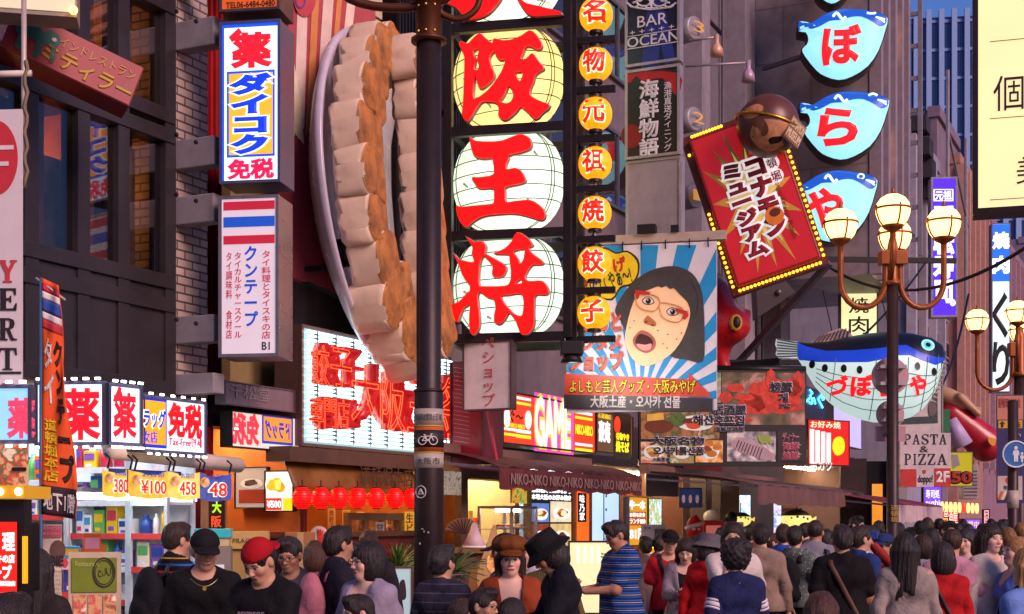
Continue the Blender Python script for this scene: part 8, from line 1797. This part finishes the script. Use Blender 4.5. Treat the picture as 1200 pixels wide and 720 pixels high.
for i in range(4):
    zsh = q.h*(.2 + .19*i); MB().box(.03, q.w - .03, .05, .42, zsh - .012, zsh).build('shelf_board', glass('#e8f0f8', .3, .9), t)
    for j in range(4):
        a = FP(0, 0); p = q.o + Vector((DX*(q.w*(.15 + .23*j)) + NX*.2, DY*(q.w*(.15 + .23*j)) + NY*.2, zsh)); g = thing('food_model', 'plastic food model on a plate in the glass showcase', 'food model', p, 0, 'food models in the glass showcase')
        MB().lathe([(0, .0), (.05, .0), (.085, .02), (.08, .024), (0, .012)], 16).build('plate', WHITE, g, True); MB().ball((0, 0, .03), (.06, .05, .03), 14, 8).build('food', mat(pick(['#b8702a', '#8a3a1a', '#e0b050', '#5a7a30'], rb_), .35, var=.5, scale=30), g, True)
q = Q(674, 690, 569, 640, w=.2, rot=FA); t = sign_box('orange_signboard', 'orange upright panel with a black label beside the pale blue sign', 'sign', q, emit('#f06018', .85), mat('#8a4a28', .4), .1, .01); rect(t, q, (677, 578, 687, 612), mat('#161214', .5), 'black_label'); txt(t, q, '味乃家', (679, 580, 685, 610), WTXT, vertical=True, y=-.014)
q = Q(692, 725, 571, 660, w=.2, rot=FA); t = sign_box('lit_signboard', 'pale blue lit panel with a thin central line', 'lit panel', q, emit('#b4d0ec', .9), GREY, .1, .015); rect(t, q, (707, 573, 708, 655), mat('#4a5a68', .5), 'line')
for i in range(4): rect(t, q, (709.5, 580 + i*16, 711, 583 + i*16), mat('#4a5a68', .5), 'small_mark')
q = Q(736, 758, 582, 640, w=.3, rot=FA); t = sign_box('lit_menu', 'yellow and orange lit menu panel near the striped shirt', 'lit sign', q, emit('#e09a28', .75), GREY, .08, .01); txt(t, q, '牛一本', (738, 587, 756, 597), WTXT, bold=.04); rect(t, q, (737, 600, 757, 616), emit('#b85a18', .6, False), 'orange_field'); txt(t, q, 'お得な定食', (738, 601, 756, 606), WTXT, y=-.014); txt(t, q, 'ランチ850', (738, 608, 756, 614), WTXT, y=-.014); txt(t, q, '81円', (738, 620, 756, 632), emit('#f8f0f0', 1, False, 0), bold=.04)
q = Q(759, 775, 584, 632, w=.3, rot=FA); t = sign_box('lit_signboard', 'pale picture panel beside the yellow lit menu', 'lit panel', q, photo_print(['#a8c8d8', '#d8e8f0', '#88a868', '#e0c070'], 8, .6, 8), GREY, .08, .01)
q = Q(666, 726, 634, 720, w=1.5, rot=R(-4)); t = sign_box('lit_menu', 'cream lit notice board with brush lettering behind the striped shirt', 'lit sign', q, emit('#f0dca8', .75), mat('#3a2a28', .4), .08, .02); txt(t, q, '活', (704, 648, 714, 660), INK, bold=.02); txt(t, q, 'ふぐ', (704, 674, 720, 712), INK, vertical=True, bold=.02)
for i in range(4): rect(t, q, (676 + i*8, 640, 679 + i*8, 660), emit('#fff0c8', 1.2, False), 'lamp_mark')
q = Q(627, 652, 650, 700, w=1.3, rot=R(-4)); t = sign_box('orange_board', 'orange notice board behind the black bucket hat', 'sign', q, emit('#f07010', .85), GREY, .05, .01); txt(t, q, 'たこ', (630, 660, 650, 674), mat('#e8d8c0', .5), bold=.02)
q = Q(753, 774, 638, 716, w=1.6, rot=R(-4)); t = sign_box('bulb_board', 'orange edged notice board studded with yellow bulbs', 'sign', q, emit('#e87818', .7), mat('#a84a18', .4), .08, .0); rect(t, q, (754, 648, 768, 714), emit('#b8d0d8', .7, False), 'pale_field')
for i in range(5): p = q.loc(756 + i*3.8, 641.5); MB().ball((p[0], -.02, p[1]), .02, 8, 6).build('bulb', emit('#ffd040', 4), t, True)
for i in range(8): p = q.loc(771.5, 645 + i*8); MB().ball((p[0], -.02, p[1]), .02, 8, 6).build('bulb', emit('#ffd040', 4), t, True)
q = Q(752, 780, 615, 645, w=.9, rot=R(10)); t = sign_box('portrait_board', 'white tag shaped board with two holes before a grey portrait', 'sign', q, mat('#a8a0a8', .5), GREY, .04, .0); rect(t, q, (767, 620, 780, 645), mat('#4a4444', .5, var=.4, scale=8), 'portrait')
for px in (756, 761): p = q.loc(px, 619); MB().ball((p[0], -.012, p[1]), .012, 8, 6).build('hole', BLACK, t)
# corner shop beyond: posts, red figure, posters, small fish lanterns
q = Q(802, 856, 566, 700, Y=25, rot=FA); t = thing('shop_pier', 'grey and maroon painted pier under the food billboard', 'pier', (u_(812)*24, 24.2, 0), R(-5)); k = 24/F_PX; MB().box(-10*k, 36*k, 0, .5, 2.55, zz(545, 24.2)).build('fascia', mat('#6a2422', .5, dirt=.3), t); MB().box(-10*k, -2*k, 0, .4, 0, 2.55).box(18*k, 24*k, 0, .4, 0, 2.55).box(36*k, 56*k, .1, .5, 0, 3.0).build('post', mat('#5a4a48', .5, dirt=.3), t)
q = Q(796, 823, 572, 595, Y=24, rot=R(-5)); t = sign_box('blue_sign', 'small blue sign with pale figures under the food billboard', 'sign', q, mat('#1c3a7a', .45), DARK, .06, .01)
for i in range(3): shape(t, q, [q.poly(ellipse(801 + i*8, 585, 2, 5))], mat('#b8a8b8', .5), 'figure', -.01, .003, True)
Yd_ = 22; k = Yd_/F_PX; t = thing('red_figure', 'glossy red figure with a white headband outside the corner shop', 'figure', (u_(814)*Yd_, Yd_, 0)); zc = zz(618, Yd_)
Fo, ao = field([('e', V3(0, 0, zc), V3(.13, .13, .17), np.eye(3), .05, 1), ('c', V3(-.02, 0, zc + .12), V3(.03, 0, zc + .2), .03, .012, .04, 1.0), ('c', V3(0, .03, zc - .15), V3(.1, .05, zc - .45), .09, .12, .1, 1.0), ('c', V3(.1, .05, zc - .45), V3(0, .05, .15), .14, .2, .1, 1.0)], .022); v, q_ = nets(Fo, ao); to_obj('body', relax(v, q_, 2), q_, mat('#c01410', .3), t); MB().tube([(.135*math.cos(a), .135*math.sin(a), zc + .03 + .04*math.cos(a)) for a in np.linspace(0, 6.28, 25)[:-1]], .028, 6, True).build('headband', mat('#d0c8c0', .6), t, True); MB().ball((-.03, -.125, zc - .03), (.03, .012, .02), 10, 6).ball((.05, -.12, zc - .03), (.02, .012, .015), 10, 6).build('eye', WHITE, t, True)
Yd_ = 23; k = Yd_/F_PX; t = thing('gift_machine', 'red and white toy dispenser outside the corner shop', 'dispenser', (u_(836)*Yd_, Yd_, 0)); MB().box(-.16, .16, 0, .4, 0, zz(610, Yd_)).build('cabinet', mat('#a81a20', .4), t, bevel=.02); MB().box(.17, .5, .05, .4, 0, zz(612, Yd_)).build('cabinet', mat('#b8a8b8', .4), t, bevel=.02); MB().box(-.12, .12, -.01, -.001, .9, zz(616, Yd_)).build('window', emit('#d06a60', .4), t)
MB().ball((0, .2, zz(606, Yd_)), (.14, .12, .12), 14, 8).build('toy', WHITE, t, True); MB().ball((.32, .2, zz(608, Yd_)), (.1, .1, .12), 14, 8).build('toy', BLACK, t, True)
def puffer(label, px, py, Y, r, group=None):
    t = thing('puffer_lantern', label, 'lantern', (u_(px)*Y, Y, zz(py, Y))); k = Y/F_PX; r = r*k; b = MB(); n, mm_ = 28, 16
    for i in range(mm_ + 1):
        for j in range(n): a, e_ = 2*math.pi*j/n, math.pi*i/mm_; b.v.append((r*1.15*math.sin(e_)*math.cos(a)*(1.1 if math.cos(a) < 0 else 1), r*.8*math.sin(e_)*math.sin(a), r*.78*math.cos(e_)))
    for i in range(mm_):
        for j in range(n): b.f.append((i*n + j, (i+1)*n + j, (i+1)*n + (j+1) % n, i*n + (j+1) % n)); b.m.append(1 if i < 6 else 0)
    b.build('body', [emit('#f0d878', .8, True, .1), mat('#2a2420', .5)], t, True)
    for px_, z in ((-.5, .1), (-.1, .18), (.35, .15), (.65, .05)): MB().ball((r*px_, -r*.72*math.sqrt(max(.1, 1 - (px_/1.15)**2)), r*z), (r*.15, r*.08, r*.12), 10, 6).build('spot', BLACK, t, True)
    MB().prism([(r*1.1, 0), (r*1.5, r*.25), (r*1.45, -r*.2)], -.02, .02).build('tail', emit('#f0d060', .8, False), t); MB().tube([(0, 0, r*.78), (0, 0, r*1.8)], .01, 5).build('cord', BLACK, t)
puffer('yellow glowing puffer fish lantern with black spots over the crowd', 934, 609, 22, 15); puffer('smaller yellow fish lantern seen behind the long haired man', 868, 609, 23.5, 11)
for i, (px, c) in enumerate(((866, 'a'), (906, 'b'))):
    q = Q(px, px + (14 if i == 0 else 10), 580 + i*8, 606 + i*30, Y=27 + i, rot=R(-6)); t = sign_box('lit_poster', ('blue and white lit picture inside the corner shop', 'tall narrow lit picture inside the corner shop')[i], 'lit poster', q, photo_print((['#2050a0', '#90c0e0', '#e8f0f0', '#c05060'], ['#a02848', '#e8c8d8', '#6080c0', '#f0f0e0'])[i], 6, .7, i*5), GREY, .06, .01)
q = Q(915, 940, 594, 680, Y=29, rot=R(-6)); t = q.thing('shop_shutter', 'brown slatted counter front inside the corner shop', 'counter'); m = MB()
for i in range(14): m.box(0, q.w, 0, .08, q.h*i/14, q.h*(i + .7)/14)
m.build('slats', mat('#6a3a28', .5), t)
q = Q(982, 1006, 600, 660, Y=27, rot=FA); t = thing('doorway', 'dark open doorway of the house with orange lit interior', 'doorway', (u_(985)*28, 28, 0), R(-8)); MB().box(0, .5, 0, .2, 0, 3.0).box(.9, 1.1, 0, .2, 0, 3.0).build('frame', mat('#3a2c28', .5), t); MB().box(.5, .9, .15, .2, 0, 2.95).build('dark_sheet', mat('#0c090a', .6), t); MB().box(.62, .82, .12, .148, 1.7, 2.5).build('lit_window', emit('#f09030', .8), t)  # near black sheet paints the shade inside the doorway
# ================================================================== the crowd
P = person
def logo_tee(root, k):      # small faded line of lettering on a chest
    o, d = k['lean'](V3(-.02, 0, 1.27)), (0, -1, 0)
    p = k['hug'](o, d, .02); txt(root, None, 'INDEPENDENT', None, mat('#8a7a90', .7), local=(p[0] - .09, p[0] + .09, p[2] - .014, p[2] + .014), y=p[1] - .004, name='chest_print', depth=.003)
def necklace(root, k):
    pts = [k['hug'](k['lean'](V3(x, 0, 1.42 - .9*(.0081 - x*x)*8)), (0, -1, .1), .012) for x in np.linspace(-.085, .085, 15)]
    MB().tube(pts, .0022, 5).build('necklace', mat('#c8b070', .3, .9), root, True); q = pts[7]; MB().lathe([(.0, 0), (.013, .0), (.013, .004), (0, .004)], 14, (q[0], q[1] - .004, q[2] - .014), 0, 'y').build('pendant', mat('#c8a050', .3, .9), root)
def sleeve_bars(root, k):
    for s in (-1, 1):
        a, e, _ = k['arms'][s]
        for f, c in ((.45, .016), (.56, .03), (.67, .016)):
            u = (e - a)/np.linalg.norm(e - a); c0 = a + (e - a)*f; m = MB(); m.tube([c0 - u*c/2, c0 + u*c/2], .0665, 20); m.build('sleeve_bar', cloth('#d0c8cc'), root, True)
def collar(col, wd=.075):
    def f(root, k):
        pts = [k['lean'](V3(wd*math.cos(a)*.98, .02 - wd*.9*math.sin(a), 1.455 - .02*math.sin(a))) for a in np.linspace(0, 2*math.pi, 25)[:-1]]
        MB().tube(pts, .016, 8, True).build('collar', cloth(col), root, True)
    return f
def watch(side):
    def f(root, k):
        a, e, wq = k['arms'][side]; u = (wq - e)/np.linalg.norm(wq - e); c0 = wq - u*.02; MB().tube([c0 - u*.01, c0 + u*.01], .033, 16).build('watch', BLACK, root, True)
    return f
PH = lambda lab, c='#202024': ('phone', c, lab)
# nearest, bottom of the picture
P(10, 690, 74, 160, 'person seen from behind at the frame corner, only a dark crown of hair showing', '#1a1818', tall=1.42)
P(46, 653, 52, 158, 'person with very long black hair before the tall cream notice board', '#2a2426', hair='long', female=True, tall=1.58)
P(422, 698, 52, -70, 'person with short dark hair, low in front of the lilac jacket', '#2a2830', hair='short', tall=1.32)
P(566, 698, 50, 40, 'person with glasses and black hair, low in front of the brown cap', '#30303a', hair='short', glasses=True, tall=1.34)
P(600, 709, 50, 150, 'person seen from behind, black hair just above the frame edge below the phone', '#26262c', hair='bob', female=True, tall=1.28)
P(540, 712, 48, 150, 'person with brown hair barely rising into view beside the street pole', '#3a3030', hair='short', hair_col='#2a1810', tall=1.26)
P(960, 708, 62, 175, 'person with light brown hair barely rising into view below the cross strap', '#3a2a26', hair='short', hair_col='#3a2014', tall=1.36)
# left group
P(239, 622, 47, 14, 'person in a black flat cap and black tee with a thin necklace', '#111012', hat='cap', hat_col='#18171a', sleeve='short', pitch=14, turn=8, extra=necklace)
P(311, 630, 51, -22, 'person in a backwards red cap and black printed tee looking down at a phone', '#121114', hat='cap_back', hat_col='#a0101c', sleeve='short', pitch=30, turn=-6, pose='phone', extra=logo_tee, hold=PH('black phone held low by the person in the red cap'))
P(206, 612, 41, 128, 'person with a backpack over a black shirt barred red and yellow', '#141318', sleeve='short', stripes=(.30, [(0, '#141318'), (.55, '#c02030'), (.60, '#141318'), (.72, '#2a58a8'), (.77, '#141318'), (.88, '#c8a020'), (.91, '#141318')]), straps=('both', '#1a1a1e', .05), pack='#17171b', glasses=True)
P(181, 632, 33, 150, 'person with cropped black hair in a navy top behind the striped black shirt', '#23284a', hair='short', pack='#2c3a78')
P(341, 631, 42, -12, 'person in glasses peering out behind the red cap', '#4a4450', glasses=True, pitch=15, skin='tan')
P(371, 638, 36, 165, 'person with brown shoulder length hair behind the dark jacket', '#8a5a60', hair='bob', hair_col='#3a1f14', female=True)
P(398, 618, 43, 112, 'person in a dark navy jacket with a pink backpack facing the dumpling shop', '#1e1d2a', inner='#c8c8d0', straps=('both', '#8a4a5a', .035), pack='#b06a78', skin='tan')
P(434, 624, 34, 170, 'person with wavy brown hair behind the bobbed hair', '#28242a', hair='short', hair_col='#3a2416')
P(413, 640, 38, -60, 'person with black hair in a black top between dark jacket and bobbed hair', '#141214', hair='short')
P(431, 639, 47, -38, 'person with bobbed black hair and glasses in a lilac jacket over a pink shirt', '#8f8496', inner='#d0689a', female=True, hair='bob', glasses=True, turn=-22, skin='pale')
# around the pole
P(519, 640, 42, 160, 'person in a dark plaid shirt half hidden by the street pole', '#2c2a38', stripes=(.07, [(0, '#2c2a38'), (.75, '#55506a'), (.85, '#2c2a38')]), tall=1.56)
P(593, 628, 38, -75, 'person in a dark cap and pink shirt with blue straps behind the brown cap', '#c890b0', hat='cap', hat_col='#1c1a24', straps=('both', '#2a4a78', .05))
P(598, 638, 43, 3, 'person in a soft brown cap with long hair, rust cardigan over a black top', '#8a3a1e', inner='#0e0c0e', open_neck=.035, female=True, hat='beret', hat_col='#6a3a18', hair='long', hair_col='#1e100a', fat=1.25, skin='pale', pose='phone_l', hold=PH('brown cased phone held by the person in the brown cap', '#5a3420'))
P(618, 640, 29, -55, 'person with lifted face and black hair beside the glass showcase', '#b8b0b8', pitch=-10, skin='light')
P(645, 632, 38, 170, 'person in an olive hoodie mostly hidden behind the black bucket hat', '#5a5230', hair='short', tall=1.6)
P(664, 621, 46, -82, 'person in a black bucket hat and navy shirt bowed over a phone', '#16161f', hat='bucket', hat_col='#121214', pitch=36, pose='phone', hair='bob', lean=6, legs='#20202a', hold=PH('white phone held by the person in the bucket hat', '#d8d8dc'), extra=watch(1))
P(728, 608, 34, -72, 'person in a blue striped polo shirt and glasses typing on a phone', '#16306a', stripes=(.062, [(0, '#142a5e'), (.30, '#2458a8'), (.48, '#101828'), (.60, '#c8a890'), (.68, '#101828'), (.82, '#2a60b0')]), sleeve='short', pitch=22, pose='phone', glasses=True, fat=1.3, skin='tan', hold=PH('dark phone held by the person in the striped polo'), legs='#20222e', extra=collar('#16306a'))
P(784, 623, 29, -5, 'person in a red tee and black cap with a black strap across the chest', '#b01c28', hat='cap', hat_col='#141418', sleeve='short', straps=('cross_r', '#17171a', .05), skin='light')
P(804, 632, 30, -12, 'person with long black hair, grey cardigan and black dress reading a phone', '#8a8088', inner='#131114', female=True, hair='long', pitch=22, pose='phone', skirt=True, legs='#131114', skin='pale', hold=PH('orange cased phone held by the person in the grey cardigan', '#b0603a'))
P(772, 629, 24, 160, 'person with dark hair behind the red tee near the bulb board', '#6a5a58')
P(816, 630, 28, 60, 'person with short hair glimpsed behind the long haired phone reader', '#4a3a3a')
P(829, 629, 32, 130, 'person in a grey bucket hat and red hooded top seen from behind', '#b8161f', hat='bucket', hat_col='#5a545a', hair='bob', pitch=10)
P(859, 612, 35, 8, 'person with chin length dark hair in a white tee, hand at the mouth', '#c8bcb6', hair='bob', hair_col='#1a0e0a', sleeve='short', turn=-16, pose='face', skin='light')
P(863, 638, 40, 178, 'person with bushy black hair in a navy top with white sleeve bars', '#20264e', hair='curly', sleeve='elbow', female=True, extra=sleeve_bars)
P(891, 614, 31, 172, 'person in a plain beige jacket seen from behind', '#8a7466', hair='short', skin='light')
P(906, 628, 22, 90, 'person in a lilac top between the beige jacket and backpack', '#8a78a8', hair='short')
P(918, 615, 27, 150, 'person in a blue shirt in front of the yellow puffer lantern', '#2a4a9a', sleeve='short')
P(933, 617, 29, 140, 'person in a black and white top with a large black backpack', '#5a6460', sleeve='short', pack='#141418', straps=('both', '#141418', .05), dots='#c8c8c0')
P(955, 609, 29, 178, 'person in a light grey tee with a dark bag strap seen from behind', '#7e7a86', sleeve='short', hair='crop', straps=('back_r', '#17171a', .05), skin='tan', pose='walk')
P(968, 622, 25, 165, 'person with dark brown hair between the grey tee and black tee', '#3a3038', hair='bob', female=True)
P(987, 616, 36, 170, 'person in a black tee with a brown leather strap across the back', '#121012', sleeve='short', straps=('cross_l', '#4a2a1c', .042), fat=1.15, skin='tan')
P(1004, 604, 22, 60, 'person with black hair standing tall at the dark doorway', '#2a2830', skin='light')
P(1009, 617, 32, 118, 'person in a blue top with a white edged strap facing away', '#26386e', straps=('both', '#d0ccd0', .04), sleeve='short')
P(1022, 617, 28, 172, 'person in a white shirt seen from behind beside the lamp post', '#c8bcc8', hair='short')
P(1036, 628, 30, -48, 'person in a blue cap and glasses lifting a phone to take a picture', '#8a2a24', hat='cap', hat_col='#24345e', glasses=True, pose='raise_l', skin='tan', hold=PH('blue edged phone raised above the crowd', '#2a62c0'))
P(1062, 627, 39, 168, 'person with long dark hair in a grey beige cardigan seen from behind', '#8e827c', hair='long', hair_col='#150d0c', female=True)
P(1081, 627, 29, 175, 'person with bobbed black hair in a white top seen from behind', '#c8c0c4', hair='bob', female=True, tall=1.6)
P(1115, 621, 36, 155, 'person with thinning brown hair in a pink shirt seen from behind', '#c08a9c', hair='crop', hair_col='#2e1c14', sleeve='short', fat=1.25)
P(1105, 640, 37, 172, 'person with cropped black hair in a red sweater with a black strap', '#a8181c', hair='bob', straps=('cross_l', '#201c20', .03), female=True)
P(1132, 621, 30, -30, 'person with centre parted long hair glancing aside near the pink shirt', '#3a3038', hair='long', female=True, skin='pale', turn=-10)
P(1161, 614, 36, 32, 'smiling person with very long brown black hair in a cream top', '#c0b4a8', hair='long', hair_col='#1c100c', female=True, skin='pale')
P(1166, 648, 34, 10, 'person with short black hair in a black top with white specks looking down', '#131217', hair='short', pitch=24, dots='#b8b8c0', skin='mid')
P(1188, 632, 37, -92, 'person with fair hair tied back and lifted chin in a blue off shoulder top', '#5a7ac0', hair='bun', hair_col='#8a6238', female=True, skin='pale', pitch=-12, open_neck=.04)
P(1203, 646, 48, -150, 'person with long fair hair at the frame edge holding a black camera strap', '#6a88c8', hair='blond', hair_col='#9a7040', female=True, skin='pale', open_neck=.04, straps=('back_l', '#151518', .035))
# farther heads
far = [(1078, 610, 22, 160, 'black spiky hair above the bobbed white top', '#5a4a58', 'short'), (1069, 619, 22, 60, 'pale cheek and black hair beside the long dark hair', '#7a6a70', 'short'), (1092, 620, 24, 170, 'dark bob in front of the red shop strip', '#3a3238', 'bob'), (1110, 611, 23, 5, 'face turned to us under the pasta sign', '#7a5a58', 'short'),
       (1121, 614, 20, 175, 'round black head beneath the far lanterns', '#4a4a5a', 'short'), (1134, 614, 20, 172, 'round black head beneath the lilac notice', '#5a4a50', 'crop'), (1143, 622, 21, 170, 'black hair behind the centre parted hair', '#6a3a40', 'bob'), (1150, 625, 21, 150, 'dark hair next to the smiling long haired person', '#38405a', 'short'), (1152, 614, 19, 168, 'small dark head below the pink upright sign', '#584a58', 'short'),
       (1171, 612, 21, 165, 'dark head close to the sign pole', '#40384a', 'short'), (1181, 620, 27, 172, 'light brown hair near the walking sign', '#8a8a98', 'short'), (1197, 612, 27, 168, 'sandy cropped hair and lilac shirt by the pole', '#8a90b8', 'crop'), (1101, 607, 17, 170, 'tiny dark head far beyond the plum awning', '#4a4048', 'short'), (1088, 606, 17, 175, 'tiny brown head far along the shop fronts', '#6a5a58', 'bob'), (1128, 608, 15, 170, 'tiny head far down the middle of the street', '#504a58', 'short'), (1162, 608, 16, 175, 'tiny head far off under the salmon house', '#4a3a40', 'short'), (1178, 608, 16, 170, 'tiny head far off beside the banner', '#6a6070', 'short'),
       (1053, 613, 20, 165, 'dark head just past the lamp post', '#5a5460', 'short'), (944, 613, 22, 160, 'dark head in front of the shutter counter', '#4a4450', 'short'), (880, 617, 22, 170, 'dark red hat like hair behind the white tee', '#6a2a30', 'short'), (845, 620, 22, 165, 'dark head near the toy dispenser', '#3a343c', 'short'), (756, 632, 24, -170, 'dark head by the bulb board', '#5a4a4a', 'short'), (1030, 610, 20, 172, 'dark head beyond the raised phone', '#6a6470', 'short')]
for px, tp, hh, fc, d_, c, hr in far:
    P(px, tp, hh, fc, 'person in the crowd, ' + d_, c, hair=hr, female=hr == 'bob', hair_col='#6a4a2a' if 'light brown' in d_ or 'sandy' in d_ else ('#2e1c14' if 'brown' in d_ else '#120d0b'), sleeve='short' if len(d_) % 2 else 'long', skin='light' if len(d_) % 3 else 'mid')
bpy.context.view_layer.update()
